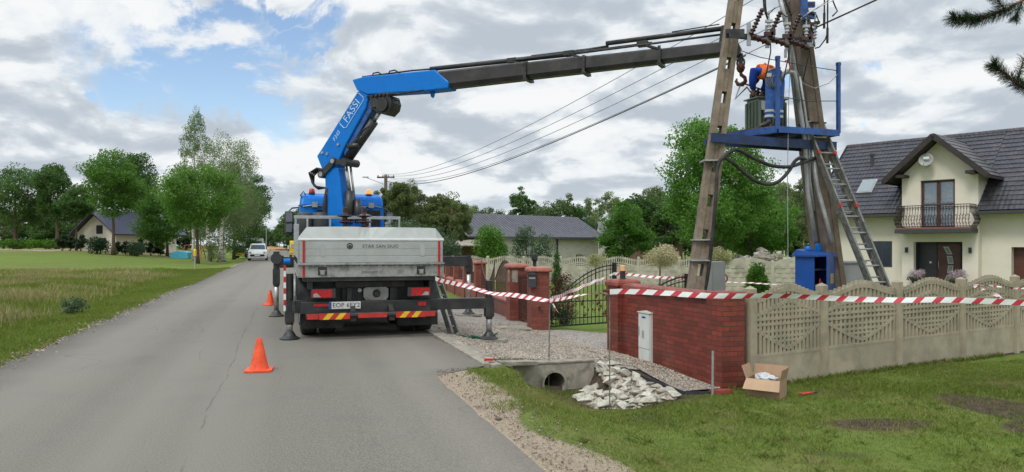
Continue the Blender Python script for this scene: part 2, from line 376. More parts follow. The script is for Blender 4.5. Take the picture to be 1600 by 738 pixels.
def leafmat(name, c_dark, c_light, trans=.35, rough=.55, clump=.8, straw=None, sa=.5):
    m = bpy.data.materials.new(name); m.use_nodes = True; t = m.node_tree; t.nodes.clear()
    o = nn(t, 'ShaderNodeOutputMaterial'); g = nn(t, 'ShaderNodeNewGeometry')
    v = nn(t, 'ShaderNodeTexCoord').outputs['Object']
    oi = nn(t, 'ShaderNodeObjectInfo')
    f = mth(t, 'ADD', mth(t, 'MULTIPLY', g.outputs['Random Per Island'], .55), mth(t, 'MULTIPLY', noi(t, v, clump, 3), .6))
    f = mth(t, 'ADD', f, mth(t, 'MULTIPLY', mth(t, 'SUBTRACT', oi.outputs['Random'], .5), .3))
    c = mixc(t, smooth(t, f, .25, .95), c_dark, c_light)
    if straw:
        k1 = smooth(t, noi(t, v, .9, 5, .7, .4), .48, .66); k2 = smooth(t, g.outputs['Random Per Island'], .35, .75)
        c = mixc(t, mth(t, 'MULTIPLY', mth(t, 'ADD', mth(t, 'MULTIPLY', k1, sa), mth(t, 'MULTIPLY', k2, sa*.45)), 1.0, True), c, straw)
    d = nn(t, 'ShaderNodeBsdfPrincipled'); t.links.new(c, d.inputs['Base Color']); d.inputs['Roughness'].default_value = rough; d.inputs['Specular IOR Level'].default_value = .3
    tr = nn(t, 'ShaderNodeBsdfTranslucent'); t.links.new(mixc(t, .5, c, tuple(min(1, x*1.3) for x in c_light)), tr.inputs[0])
    mx = nn(t, 'ShaderNodeMixShader'); mx.inputs[0].default_value = trans
    t.links.new(d.outputs[0], mx.inputs[1]); t.links.new(tr.outputs[0], mx.inputs[2]); t.links.new(mx.outputs[0], o.inputs[0])
    return m
M['oak'] = leafmat('oak_leaves', (.045,.12,.018), (.155,.30,.05), .45)
M['maple'] = leafmat('maple_leaves', (.035,.105,.014), (.14,.30,.045), .45)
M['darkleaf'] = leafmat('dark_leaves', (.035,.085,.022), (.105,.20,.048), .45)
M['birchleaf'] = leafmat('birch_leaves', (.10,.15,.055), (.27,.34,.15), .45)
M['pine'] = leafmat('pine_needles', (.06,.10,.03), (.20,.25,.08), .3)
M['pinenear'] = leafmat('pine_needles_near', (.012,.03,.012), (.045,.085,.025), .15)
M['farleaf'] = leafmat('far_leaves', (.04,.085,.025), (.13,.20,.055))
M['willow'] = leafmat('variegated_willow', (.16,.20,.06), (.72,.62,.42), .3)
M['bushg'] = leafmat('green_bush', (.035,.11,.008), (.14,.30,.03))
M['olive'] = leafmat('grey_green_bush', (.035,.07,.035), (.11,.17,.085))
M['thuja'] = leafmat('thuja', (.018,.06,.008), (.07,.19,.02))
M['thujad'] = leafmat('thuja_dark', (.010,.03,.008), (.03,.07,.02))
M['barberry'] = leafmat('barberry', (.04,.012,.014), (.14,.04,.04))
M['flower'] = leafmat('pale_flowers', (.40,.30,.36), (.80,.70,.74))
M['grassblade'] = leafmat('grass_blades', (.075,.12,.012), (.20,.28,.04), .3, .6, .35, (.27,.24,.09), .45)
M['grassright'] = leafmat('lawn_blades', (.075,.13,.014), (.21,.30,.045), .35, .6, .35, (.31,.26,.12), .85)
M['dryblade'] = leafmat('meadow_blades', (.20,.20,.06), (.44,.40,.19), .3, .7, .25)
M['meadgreen'] = leafmat('meadow_green_blades', (.10,.15,.018), (.22,.28,.05), .3, .7, .25)
# ------------------------------------------------------------------ terrain
RU = np.array((-.296, .955)); RN = np.array((.955, .296))
def ST(X, Y): return -.296*X+.955*Y, .955*X+.296*Y
def XY(s, t): return -.296*s+.955*t, .955*s+.296*t
def ss(x, a, b): k = np.clip((np.asarray(x, float)-a)/(b-a), 0, 1); return k*k*(3-2*k)
def lerp(a, b, f): return a+(b-a)*f
def bend(s): return 0.00*s
def gz(X, Y):
    s, t = ST(np.asarray(X, float), np.asarray(Y, float))
    dl = -3.68-t; dr = t-1.85
    left = -.03-.16*np.exp(-((dl-2.6)/1.3)**2)*(s > 0)-.05*ss(dl, .2, 1.5)+ss(s, 62, 112)*1.15*ss(dl, 6, 22)
    left += .03*np.sin(X*1.3)*np.sin(Y*.9)*ss(dl, 3, 6)
    # right: driveway profile and swale profile
    drive = -.03-.17*ss(dr, .9, 2.0)-.10*ss(dr, 2.2, 4.0)-.12*ss(dr, 4, 9)
    drive = drive+.10*ss(s, 13.5, 10.3)*ss(dr, .9, 1.8)*ss(dr, 4.0, 2.6)
    deep = ss(s, 6.5, 9.3)
    sw = -.03-(.30+.18*deep)*ss(dr, .45, 2.1)-(.10-.10*deep)*ss(dr, 2, 5)+.13*deep*ss(dr, 2.3, 3.2)
    sw = sw-.02*np.exp(-((dr-1.9)/.8)**2)
    f1 = np.where(dr < 2.62, ss(s, 10.28, 10.42), ss(s, 9.0, 11.0))
    f1 = np.where(dr < 1.1, ss(s, 8.7, 9.15), f1)
    right = lerp(sw, drive, f1)
    yard = -.42-.07*ss(dr, 6, 12)
    inside = ss(dr, 4.1, 5.5)*ss(s, 8, 9.5)
    right = lerp(right, yard+.1*ss(Y, 16, 34), inside)
    right = right+.024*ss(dr, .9, .5)*(dr > 0)
    right = right-.08*ss(dr, 8, 25)+ss(s, 55, 110)*.6*ss(dr, 12, 30)
    z = np.where(dl > 0, left, np.where(dr > 0, right, -.03))
    return z
def gzf(X, Y): return float(gz(X, Y))
def grid(us, vs, f):
    U, V = np.meshgrid(us, vs, indexing='ij'); X, Y, Z = f(U, V)
    n, m = U.shape; P = np.stack([X.ravel(), Y.ravel(), Z.ravel()], 1)
    i = np.arange(n*m).reshape(n, m)
    F = np.stack([i[:-1,:-1].ravel(), i[1:,:-1].ravel(), i[1:,1:].ravel(), i[:-1,1:].ravel()], 1)
    return P, F
def mult(a, b, st): return np.arange(a, b, st)
tsx = np.concatenate([[-1500,-900,-500,-300,-200,-140,-100,-75,-60], mult(-50,-20,2), mult(-20,-8,.6), mult(-8,-3.4,.15), [-3.0,-1,1.2], mult(1.5,14,.12), mult(14,40,1.), [45,60,80,110,150,220,350,600,1500]])
ssx = np.concatenate([[-60,-20,-5,0], mult(1,3,.3), mult(3,16,.12), mult(16,40,.4), mult(40,130,2.5), [135,150,180,230,300,420,600,900,1500]])
def gf(t, s):
    X, Y = XY(s, t); Z = gz(X, Y)
    far = ss(np.hypot(X, Y), 150, 500)
    return X, Y, Z*(1-far*.6)
P, F = grid(tsx, ssx, gf); F = F[:, ::-1]
fc = P[F].mean(1); fs_, ft_ = ST(fc[:,0], fc[:,1]); F = F[~((fs_ > 10.26) & (fs_ < 11.8) & (ft_ > 3.45) & (ft_ < 4.25))]
# drop the ground where the culvert pipe opens? the pipe mouth sits in front of the bank, so the sheet stays whole
s_, t_ = ST(P[:,0], P[:,1]); dl_ = -3.68-t_; Yv = P[:,1]; Xv = P[:,0]
wn = np.array([noise.noise(Vector((x*.16, y*.09, 1.3))) for x, y in zip(Xv, Yv)])
wn2 = np.array([noise.noise(Vector((x*.9, y*.9, 4.3))) for x, y in zip(Xv, Yv)])
def dryf(X, Y, wn): 
    s, t = ST(X, Y); dl = -3.68-t
    near = ss(Y+5*wn, 13, 17)*ss(Y+6*wn, 48, 40)*ss(dl+3*wn, 2.6, 4.6)
    far = ss(Y+8*wn, 84, 94)*ss(Y, 128, 112)*ss(dl, 7, 12)
    return np.maximum(near, far*.9)
dry = dryf(Xv, Yv, wn)
def blob(X, Y, x, y, rx, ry, a=0):
    c, s = math.cos(a), math.sin(a); u = ((X-x)*c+(Y-y)*s)/rx; v = (-(X-x)*s+(Y-y)*c)/ry
    return ss(np.sqrt(u*u+v*v)+.55*wn2, 1.15, .55)
soil = np.maximum.reduce([blob(Xv, Yv, 4.15, 8.5, .7, .3, .1), blob(Xv, Yv, 6.3, 9.4, .55, 1.0, .3), .8*blob(Xv, Yv, 6.2, 8.2, .6, .5), .5*blob(Xv, Yv, 3.1, 7.1, .5, .2), 1.6*blob(Xv, Yv, 1.6, 10.4, 1.15, 1.5, .3)])
soil = np.maximum(soil, .8*ss(np.abs((Xv-3.0)*-.53+(Yv-10.34)*.85), .22, .08)*(Xv > 2.9)*(Xv < 14))
sand = ss(np.abs(Yv-92+.06*Xv)+4*wn2, 7, 4)*ss(Xv, -48, -56)
shoul = np.maximum(ss(dl_+.22*wn2, .30, .04)*(dl_ > -1), ss(1.85+.42-t_+.35*wn2, -.15, .12)*(t_ > 1)*(s_ < 10.2))
gm, t, b, o = newmat('ground_grass'); pos = nn(t, 'ShaderNodeNewGeometry').outputs['Position']
def attr(n): 
    a = nn(t, 'ShaderNodeAttribute', attribute_name=n); return a.outputs['Fac']
g1 = noi(t, pos, .5, 5, .6); g2 = noi(t, pos, 9, 6, .7); g3 = noi(t, pos, .07, 4, .6)
lawn = mixc(t, smooth(t, g2, .3, .7), (.085,.12,.022), (.175,.215,.05))
lawn = mixc(t, smooth(t, g1, .45, .7, 0, .55), lawn, (.21,.19,.075))
lawn = mixc(t, smooth(t, g3, .4, .6, 0, .5), lawn, (.12,.22,.03))
dryc = mixc(t, smooth(t, g2, .3, .7), (.19,.16,.075), (.35,.29,.15)); dryc = mixc(t, smooth(t, g1, .4, .65, 0, .75), dryc, (.10,.14,.035))
soilc = mixc(t, smooth(t, g2, .3, .7), (.045,.032,.024), (.115,.085,.06))
sandc = mixc(t, smooth(t, noi(t, pos, 30, 6, .75), .3, .7), (.26,.205,.145), (.47,.39,.295))
c = mixc(t, attr('dry'), lawn, dryc); c = mixc(t, smooth(t, mth(t, 'ADD', attr('soil'), mth(t, 'MULTIPLY', g2, .5)), .45, .95), c, soilc)
c = mixc(t, smooth(t, mth(t, 'ADD', attr('sand'), mth(t, 'MULTIPLY', g2, .5)), .5, .95), c, sandc)
setc(t, b, c); b.inputs['Roughness'].default_value = .95; b.inputs['Specular IOR Level'].default_value = .15
bump(t, b, noi(t, pos, 22, 6, .75), .8, .04)
ground = npmesh('ground', P, F, gm, attr={'dry': dry, 'soil': soil, 'sand': np.maximum(sand, shoul)}, smooth=True); tag(ground, None, None, kind='structure')
# ---- road
rm, t, b, o = newmat('asphalt'); pos = nn(t, 'ShaderNodeNewGeometry').outputs['Position']
mp = nn(t, 'ShaderNodeMapping'); mp.inputs['Rotation'].default_value = (0, 0, R(-17.2)); t.links.new(pos, mp.inputs[0])
mp2 = nn(t, 'ShaderNodeMapping'); mp2.inputs['Scale'].default_value = (1.0,.05,1); t.links.new(mp.outputs[0], mp2.inputs[0])
a1 = noi(t, pos, 62, 5, .85); a2 = noi(t, mp2.outputs[0], 1.3, 4, .6); a3 = noi(t, pos, .8, 5, .6)
c = mixc(t, smooth(t, a1, .30, .70), (.074,.069,.058), (.262,.243,.205))
c = mixc(t, smooth(t, a2, .4, .65, 0, .35), c, (.19,.178,.153)); c = mixc(t, smooth(t, a3, .5, .75, 0, .45), c, (.125,.119,.108))
a4 = noi(t, pos, .35, 3, .5, .8); crk = mth(t, 'MULTIPLY', smooth(t, mth(t, 'ABSOLUTE', mth(t, 'SUBTRACT', a4, .5)), .0025, .0), smooth(t, noi(t, pos, .25, 2), .5, .6))
spt = smooth(t, noi(t, pos, 5.5, 2, .5), .74, .80); c = mixc(t, mth(t, 'MULTIPLY', spt, .5), c, (.06,.057,.05))
mp3 = nn(t, 'ShaderNodeMapping'); mp3.inputs['Scale'].default_value = (.9,.012,1); t.links.new(mp.outputs[0], mp3.inputs[0]); c = mixc(t, smooth(t, noi(t, mp3.outputs[0], 1.0, 2, .5), .40, .62, 0, .38), c, (.25,.233,.20))
sx = nn(t, 'ShaderNodeSeparateXYZ'); t.links.new(mp.outputs[0], sx.inputs[0])
ln = mth(t, 'ABSOLUTE', mth(t, 'ADD', mth(t, 'ADD', sx.outputs[0], .70), mth(t, 'MULTIPLY', mth(t, 'SUBTRACT', noi(t, pos, .5, 4), .5), .22)))
c = mixc(t, mth(t, 'MULTIPLY', smooth(t, ln, .016, .004), mth(t, 'MULTIPLY', smooth(t, noi(t, pos, 1.7, 3), .38, .6), .5)), c, (.07,.067,.06))
c = mixc(t, mth(t, 'MULTIPLY', crk, .55), c, (.05,.05,.05))
setc(t, b, c); b.inputs['Roughness'].default_value = .85; b.inputs['Specular IOR Level'].default_value = .3; bump(t, b, a1, .5, .008)
M['asphalt'] = rm
def ntab(x, k, sd): return np.array([noise.noise(Vector((a*k, sd, .5))) for a in np.ravel(x)]).reshape(np.shape(x))
rs = np.concatenate([mult(-12, 40, .12), mult(40, 130, 1.), mult(130, 900, 12)])
def rf(u, s):
    e0 = -3.68+.12*ntab(s[0], .6, 3)+.10*ntab(s[0], 3.1, 7)+.05*ntab(s[0], 9.1, 8); e1 = 1.84+.05*ntab(s[0], .9, 9)+.04*ntab(s[0], 4.1, 1)+.77*ss(s[0], 9.1, 9.8)*ss(s[0], 40, 30)
    tt = e0[None,:]+(e1-e0)[None,:]*u; X, Y = XY(s, tt); Z = .001-.012*((u-.4)/.6)**2*(1-ss(s, 8.8, 9.4))
    return X, Y, Z+0*s
P, F = grid(np.linspace(0, 1, 9), rs, rf)
_n = len(rs); sk0 = P[:_n]-np.array((0,0,.14)); sk1 = P[-_n:]-np.array((0,0,.14)); b0_ = len(P); b1_ = b0_+_n; ia = np.arange(_n-1)
F = F[:, ::-1]; F = np.concatenate([F, np.stack([ia, ia+1, b0_+ia+1, b0_+ia], 1), np.stack([b0_-_n+ia, b1_+ia, b1_+ia+1, b0_-_n+ia+1], 1)]); P = np.concatenate([P, sk0, sk1])
tag(npmesh('road', P, F, rm, smooth=False), None, None, kind='structure')
# thin sealed joint down the road
jm = pm('joint_seal', (.075,.073,.07), .7)
def jf(u, s):
    tt = -.62+.03*ntab(s[0], .35, 12)[None,:]+.018*u; X, Y = XY(s, tt); return X, Y, .006+0*u
# ---- gravel
gv, t, b, o = newmat('gravel'); pos = nn(t, 'ShaderNodeNewGeometry').outputs['Position']
vor = nn(t, 'ShaderNodeTexVoronoi'); vor.inputs['Scale'].default_value = 42; t.links.new(pos, vor.inputs['Vector'])
sepc = nn(t, 'ShaderNodeSeparateColor'); t.links.new(vor.outputs['Color'], sepc.inputs[0])
c = mixc(t, sepc.outputs[0], (.19,.165,.145), (.60,.55,.49)); c = mixc(t, smooth(t, noi(t, pos, .9, 5, .65), .42, .7, 0, .5), c, (.33,.295,.255))
c = mixc(t, smooth(t, vor.outputs['Distance'], .35, .75, 0, .7), c, (.07,.06,.05))
setc(t, b, c); b.inputs['Roughness'].default_value = .9
bump(t, b, mth(t, 'SUBTRACT', 1.0, vor.outputs['Distance']), .8, .015)
M['gravel'] = gv
def sheet(name, ta, tb, sa, sb, dz, mat, n=40, m=120, jit=.08):
    def f(u, v):
        s = sa+(sb-sa)*v; t0 = ta+jit*ntab(s[0], 1.7, 21)[None,:]; t1 = tb+0*t0
        tt = t0+(t1-t0)*u; X, Y = XY(s, tt); return X, Y, gz(X, Y)+dz
    P, F = grid(np.linspace(0, 1, n), np.linspace(0, 1, m), f)
    return tag(npmesh(name, P, F[:, ::-1], mat, smooth=True), None, None, kind='structure')
sheet('gravel_driveway', 2.86, 5.75, 10.36, 36, .018, gv, 40, 200, .02)
sheet('gravel_yard', 5.75, 13.5, 11.9, 15.7, .018, gv, 30, 60, 0)
sheet('gravel_corner', 4.5, 5.62, 10.2, 10.36, .02, gv, 14, 6, 0)
# strip of gravel at the foot of the brick wall
def strip(name, a, b_, wa, wb, dz, mat, nrm):
    a, b_ = np.array(a), np.array(b_); nrm = np.array(nrm)
    def f(u, v):
        X = a[0]+(b_[0]-a[0])*v+nrm[0]*(wa+(wb-wa)*v)*u; Y = a[1]+(b_[1]-a[1])*v+nrm[1]*(wa+(wb-wa)*v)*u
        return X, Y, gz(X, Y)+dz
    P, F = grid(np.linspace(0, 1, 8), np.linspace(0, 1, 40), f)
    return tag(npmesh(name, P, F, mat, smooth=True), None, None, kind='structure')
strip('gravel_strip', (2.93,10.3), (1.76,13.45), .60, .55, .03, gv, (-.939,-.343))
# kerb
kb = MB()
s0 = 9.72
while s0 < 40:
    for (ta, tb, z0, z1) in ((2.60, 2.70, -.15, .035), (2.71, 2.865, -.15, .012)):
        p = [XY(s0+.006, ta), XY(s0+.006, tb), XY(s0+.994, tb), XY(s0+.994, ta)]
        kb.hexa([(x, y, z0) for x, y in p]+[(x, y, z1) for x, y in p])
    s0 += 1.0
k = kb.build('kerb', M['conc'], None, bevel=.008); tag(k, None, None, kind='structure')
# edging board between stones and the gravel strip
eb = MB(); q = [(2.75,10.02), (2.34,9.98), (1.86,10.95), (1.48,11.85)]
for a, b_ in zip(q, q[1:]):
    eb.bar((a[0], a[1], gzf(*a)+.02), (b_[0], b_[1], gzf(*b_)+.02), .015, .045)
solo(eb, 'edging_board', M['anth'], 'thin dark plastic edging between the heaped stones and the gravel at the wall', 'edging')
# ------------------------------------------------------------------ grass
def blades(name, X, Y, h, wd, mat, seed, lean=.35):
    rg = np.random.default_rng(seed); n = len(X); Z = gz(X, Y)-.005
    a = rg.uniform(0, 2*np.pi, n); h = h*rg.uniform(.55, 1.25, n); lx = rg.normal(0, lean, n)*h; ly = rg.normal(0, lean, n)*h
    dx = np.cos(a)*wd/2; dy = np.sin(a)*wd/2
    V = np.empty((n, 5, 3)); V[:,0] = np.stack([X-dx, Y-dy, Z], 1); V[:,1] = np.stack([X+dx, Y+dy, Z], 1)
    V[:,2] = np.stack([X+dx*.8+lx*.35, Y+dy*.8+ly*.35, Z+h*.55], 1); V[:,4] = np.stack([X-dx*.8+lx*.35, Y-dy*.8+ly*.35, Z+h*.55], 1)
    V[:,3] = np.stack([X+lx, Y+ly, Z+h], 1)
    F = np.arange(n*5).reshape(n, 5)
    o = npmesh(name, V.reshape(-1, 3), F, mat); return tag(o, None, None, kind='stuff')
rg = np.random.default_rng(5)
def vn(X, Y, k, sd): return np.array([noise.noise(Vector((x*k, y*k, sd))) for x, y in zip(X, Y)])
def soilat(X, Y):
    wn = vn(X, Y, .9, 4.3)
    def bl(x, y, rx, ry, a=0):
        c, s = math.cos(a), math.sin(a); u = ((X-x)*c+(Y-y)*s)/rx; v = (-(X-x)*s+(Y-y)*c)/ry
        return ss(np.sqrt(u*u+v*v)+.55*wn, 1.15, .55)
    m = np.maximum.reduce([bl(4.15, 8.5, .7, .3, .1), bl(6.3, 9.4, .55, 1.0, .3), .8*bl(6.2, 8.2, .6, .5), .5*bl(3.1, 7.1, .5, .2)])
    return np.maximum(m, .8*ss(np.abs((X-3.0)*-.53+(Y-10.34)*.85), .22, .08)*(X > 2.9))
# right foreground lawn
n = 430000; Y = 4.3+rg.power(1.6, n)*11.0; X = rg.uniform(-.6, 11.5, n)
s_, t_ = ST(X, Y); fl = (X-3.0)*-.53+(Y-10.34)*.85; wj = vn(X, Y, 2.2, 8.1)
keep = (t_ > 2.22+.35*wj+.25*rg.normal(0, .4, n)) & (np.abs(X/Y) < .80) & (rg.uniform(0, 1, n) > soilat(X, Y)*.82) & (rg.uniform(0, 1, n) > .22+.9*np.clip(vn(X, Y, 1.1, 2.2), -.2, .8))
keep &= ~((fl > -.05) & (X > 2.8)) & (s_ < 10.22) & ~((s_ > 9.62) & (t_ < 2.9))
keep &= ~((Y > np.where(X < 2.3, 9.62, 9.97)) & (X > 1.0) & (X < 2.72)) & (wj > -.62)
X, Y = X[keep], Y[keep]
hh = .042+.03*np.clip(vn(X, Y, .8, 5.5), -.6, 1)
blades('lawn_grass', X, Y, hh, .0065, M['grassright'], 7, .6)
# verge at the kerb end and along the left edge, the taller grass beyond it
n = 150000; s_ = 6+rg.power(1.0, n)*52; t_ = -3.68-rg.exponential(1.6, n)
X, Y = XY(s_, t_); wj = vn(X, Y, 1.6, 3.3)
keep = (X/Y > -.74) & (-3.68-t_ > .06+.34*wj+.10*rg.normal(0, 1, n)) & (-3.68-t_ < 6)
X, Y = X[keep], Y[keep]; d = -3.68-ST(X, Y)[1]
blades('verge_grass', X, Y, .05+.10*ss(d, .2, 2.4)+.05*vn(X, Y, .8, 1), .006+.0006*Y, M['grassblade'], 8, .45)
n = 170000; Y = 11+rg.power(1.2, n)*38; X = -rg.uniform(0, 1, n)*.74*Y
dd = dryf(X, Y, vn(X*.16, Y*.09, 1, 1.3)); d = -3.68-ST(X, Y)[1]
wk = vn(X, Y, .35, 6)
keep = (d > 1.6) & (rg.uniform(0, 1, n) < dd)
k2 = keep & (wk+.35*rg.normal(0, .5, n) > .0); k1 = keep & ~k2
blades('meadow_grass', X[k1], Y[k1], .30+.08*vn(X[k1], Y[k1], .5, 9), .006+.0009*Y[k1], M['dryblade'], 9, .3)
blades('meadow_green_grass', X[k2], Y[k2], .24, .006+.0009*Y[k2], M['meadgreen'], 10, .35)
# loose stones on the shoulder, the road edge and the gravel, and taller weeds in the lawn
def pebbles(name, X, Y, r, mat, seed, dz=0.):
    rg = np.random.default_rng(seed); n = len(X); Z = gz(X, Y)+dz; O = np.array([(1,0,0),(-1,0,0),(0,1,0),(0,-1,0),(0,0,1),(0,0,-1)], float)
    V = O[None]*(r[:, None, None]*rg.uniform(.55, 1.2, (n, 6, 1)))*np.array([1, 1, .7]); a = rg.uniform(0, 6.28, n); c, s = np.cos(a), np.sin(a)
    Vx = V[..., 0]*c[:, None]-V[..., 1]*s[:, None]; Vy = V[..., 0]*s[:, None]+V[..., 1]*c[:, None]; V = np.stack([Vx+X[:, None], Vy+Y[:, None], V[..., 2]+Z[:, None]], 2)
    T = np.array([(0,2,4),(2,1,4),(1,3,4),(3,0,4),(2,0,5),(1,2,5),(3,1,5),(0,3,5)]); F = (T[None]+6*np.arange(n)[:, None, None]).reshape(-1, 3)
    return tag(npmesh(name, V.reshape(-1, 3), F, mat), None, None, kind='stuff')
M['pebble'] = leafmat('loose_stone', (.15,.12,.09), (.48,.42,.345), 0, .9)
n = 3600; s_ = 4+rg.power(.9, n)*5.6; t_ = 1.98+rg.normal(0, .24, n); X, Y = XY(s_, t_); k = t_ > 1.75; pebbles('shoulder_gravel', X[k], Y[k], rg.gamma(1.8, .0026, k.sum())+.002, M['pebble'], 3, .012)
n = 2600; s_ = 6+rg.power(1, n)*26; t_ = -3.72+rg.normal(0, .13, n); X, Y = XY(s_, t_); pebbles('roadside_gravel', X, Y, rg.gamma(2.2, .005, n)+.004, M['pebble'], 4, .03)
n = 15000; s_ = 10.42+rg.power(.8, n)*6.5; t_ = rg.uniform(2.9, 5.55, n); X, Y = XY(s_, t_); pebbles('driveway_gravel', X, Y, rg.gamma(2.5, .0034, n)+.003, M['pebble'], 5, .022)
n = 5000; u = rg.uniform(0, 1, n); v = rg.uniform(.02, .56, n); X = 2.93-1.17*u-.939*v; Y = 10.3+3.15*u-.343*v; pebbles('wall_foot_gravel', X, Y, rg.gamma(2.5, .0036, n)+.003, M['pebble'], 6, .035)
n = 260; cX = rg.uniform(.3, 8.5, n); cY = rg.uniform(4.8, 10.2, n); s_, t_ = ST(cX, cY); k = (t_ > 2.4) & ((cX-3.0)*-.53+(cY-10.34)*.85 < -.1) & (s_ < 9) & ~((cX > .8) & (cX < 2.8) & (cY > 9.2)); cX, cY = cX[k], cY[k]
mX = np.repeat(cX, 22)+rg.normal(0, .03, len(cX)*22); mY = np.repeat(cY, 22)+rg.normal(0, .03, len(cX)*22); blades('lawn_weeds', mX, mY, np.full(len(mX), .06), .009, M['grassright'], 12, .9)
cx2 = np.linspace(3.1, 9.5, 170)+rg.normal(0, .04, 170); cy2 = 10.34+(cx2-3.0)*.623-.13+rg.normal(0, .04, 170); mX = np.repeat(cx2, 12)+rg.normal(0, .025, 170*12); mY = np.repeat(cy2, 12)+rg.normal(0, .02, 170*12); blades('fence_foot_weeds', mX, mY, np.full(len(mX), .09), .008, M['grassblade'], 13, .5)
# ------------------------------------------------------------------ foliage
def leaves(C, rad, per, size, seed, flat=.75, asp=.6):
    rg = np.random.default_rng(seed); C = np.repeat(np.asarray(C, float), per, 0); rr = np.repeat(np.asarray(rad, float), per)
    n = len(C); d = rg.normal(0, 1, (n, 3)); d /= np.linalg.norm(d, axis=1)[:, None]
    rad_ = rr*rg.uniform(.15, 1, n)**.45; p = C+d*rad_[:, None]*np.array([1, 1, flat])
    u = rg.normal(0, 1, (n, 3)); u /= np.linalg.norm(u, axis=1)[:, None]
    v = np.cross(u, rg.normal(0, 1, (n, 3))); v /= np.linalg.norm(v, axis=1)[:, None]
    sz = size*rg.uniform(.6, 1.3, n)[:, None]; u = u*sz*.5; v = v*sz*asp*.5
    V = np.stack([p-u, p-v*.9+u*.1, p+u, p+v*.9+u*.1], 1).reshape(-1, 3)
    return V, np.arange(n*4).reshape(n, 4)
def crown_pts(n, rx, ry, rz, c, rg, kind='round'):
    out = []; K = 7; lob = []
    for _ in range(K):
        q_ = rg.normal(0, 1, 3); q_ /= np.linalg.norm(q_); lob.append((q_*rg.uniform(.38, .62), rg.uniform(.40, .58)))
    lob.append((np.zeros(3), .6))
    while len(out) < n:
        p = rg.uniform(-1, 1, 3); r = np.linalg.norm(p)
        if r > 1 or r < .2: continue
        if kind != 'cone' and n > 50 and not any(np.linalg.norm(p-a_) < b__ for a_, b__ in lob): continue
        if rg.uniform() > .25+.75*r: continue
        if kind == 'birch':
            p[0] *= .55+.45*math.cos(p[2]*1.5)**1; p[1] *= .6
            if p[2] > 0: k = 1-.55*p[2]; p[0] *= k; p[1] *= k
        if kind == 'cone':
            k = max(.04, (1-p[2])/2)*1.25; p[0] *= k; p[1] *= k
        if kind == 'oak':
            if p[2] < -.3: p[0] *= .8; p[1] *= .8
        g_ = 1.16 if (kind != 'cone' and n > 50) else 1; out.append((c[0]+p[0]*rx*g_, c[1]+p[1]*ry*g_, c[2]+p[2]*rz*(1+(g_-1)*.6)))
    return np.array(out)
def tree(name, label, cat, loc, H, W, bottom, leaf, bark, seed, ncl=70, per=70, lsize=.24, tr=.22, kind='round', clr=.95, group=None, flat=.7, trunks=1, rz=0, spread=0, asp=.62):
    rg = np.random.default_rng(seed); rd = random.Random(seed)
    root = thing(name, label, cat, loc, rz, group)
    c = (0, 0, (H+bottom)/2); hz = (H-bottom)/2
    cr = clr*W/8
    pts = crown_pts(int(ncl*1.7), W/2-cr*.5, W/2-cr*.5, hz-cr*.4, c, rg, kind)
    tb = MB(); nodes = []
    for k in range(trunks):
        a = 2*math.pi*k/max(1, trunks)+.4; ox, oy = (spread*math.cos(a), spread*math.sin(a)) if trunks > 1 else (0, 0)
        top = H*(.82 if kind != 'oak' else .7); path = []; rads = []
        for i in range(8):
            f = i/7; path.append((ox*(1+f*1.6)+rd.uniform(-.08, .08)*H*.12*f, oy*(1+f*1.6)+rd.uniform(-.08, .08)*H*.12*f, -.15+f*top)); rads.append(tr*(1-.86*f)*(1.35 if i == 0 else 1))
        tb.tube(path, rads, 8); nodes += [(Vector(p), r) for p, r in zip(path, rads)][2:]
    order = sorted(range(len(pts)), key=lambda i: rd.random())
    for i in order[:min(len(pts), 46)]:
        p = Vector(pts[i]); cand = [(q, r) for q, r in nodes if q.z < p.z+.1] or nodes[:1]
        q, r = min(cand, key=lambda z: (z[0]-p).length+abs((p.z-z[0].z)-.45*(p-z[0]).length))
        L = (p-q).length; mid = q.lerp(p, .5)+Vector((rd.uniform(-.1,.1), rd.uniform(-.1,.1), .10))*L
        r0 = max(.012, min(r*.55, .03+L*.018)); tb.tube([q, mid, p], [r0, r0*.6, r0*.22], 5, caps=False); nodes.append((mid, r0*.6))
    tb.build('trunk', bark, root, smooth=True)
    V, F = leaves(pts, np.full(len(pts), cr)*rg.uniform(.7, 1.5, len(pts)), int(per*1.55), lsize*.82, seed+1, flat, asp)
    npmesh('crown', V, F, leaf, parent=root)
    return root
def bush(name, label, cat, loc, w, h, leaf, seed, ncl=26, per=60, ls=.08, shape='ball', stem=None, group=None, zc=None, flat=.9):
    rg = np.random.default_rng(seed); root = thing(name, label, cat, loc, 0, group)
    z0 = 0 if zc is None else zc; cr = w*.19
    if shape == 'cone': pts = crown_pts(ncl, w/2-cr*.3, w/2-cr*.3, h/2, (0, 0, z0+h/2), rg, 'cone')
    else: pts = crown_pts(ncl, w/2-cr*.6, w/2-cr*.6, h/2-cr*.5, (0, 0, z0+h/2), rg)
    V, F = leaves(pts, np.full(len(pts), cr*1.15), per, ls, seed+3, flat)
    npmesh('foliage', V, F, leaf, parent=root)
    sb = MB(); rd = random.Random(seed)
    for k in range(5 if zc is None else 1):
        a = rd.uniform(0, 6.28); r = 0 if zc is not None else w*.12
        sb.tube([(r*.4*math.cos(a), r*.4*math.sin(a), -.05), (r*math.cos(a), r*math.sin(a), z0+h*.3), (r*1.5*math.cos(a), r*1.5*math.sin(a), z0+h*.55)], [w*.025, w*.02, w*.008], 6)
    sb.build('stem', M['bark'], root)
    return root
def P3(px, D): X = (px-800)/1150*D; return (X, D, gzf(X, D)-.02)
def Hof(top, px, D): return 1.65+(383-top)/1150*D-P3(px, D)[2]
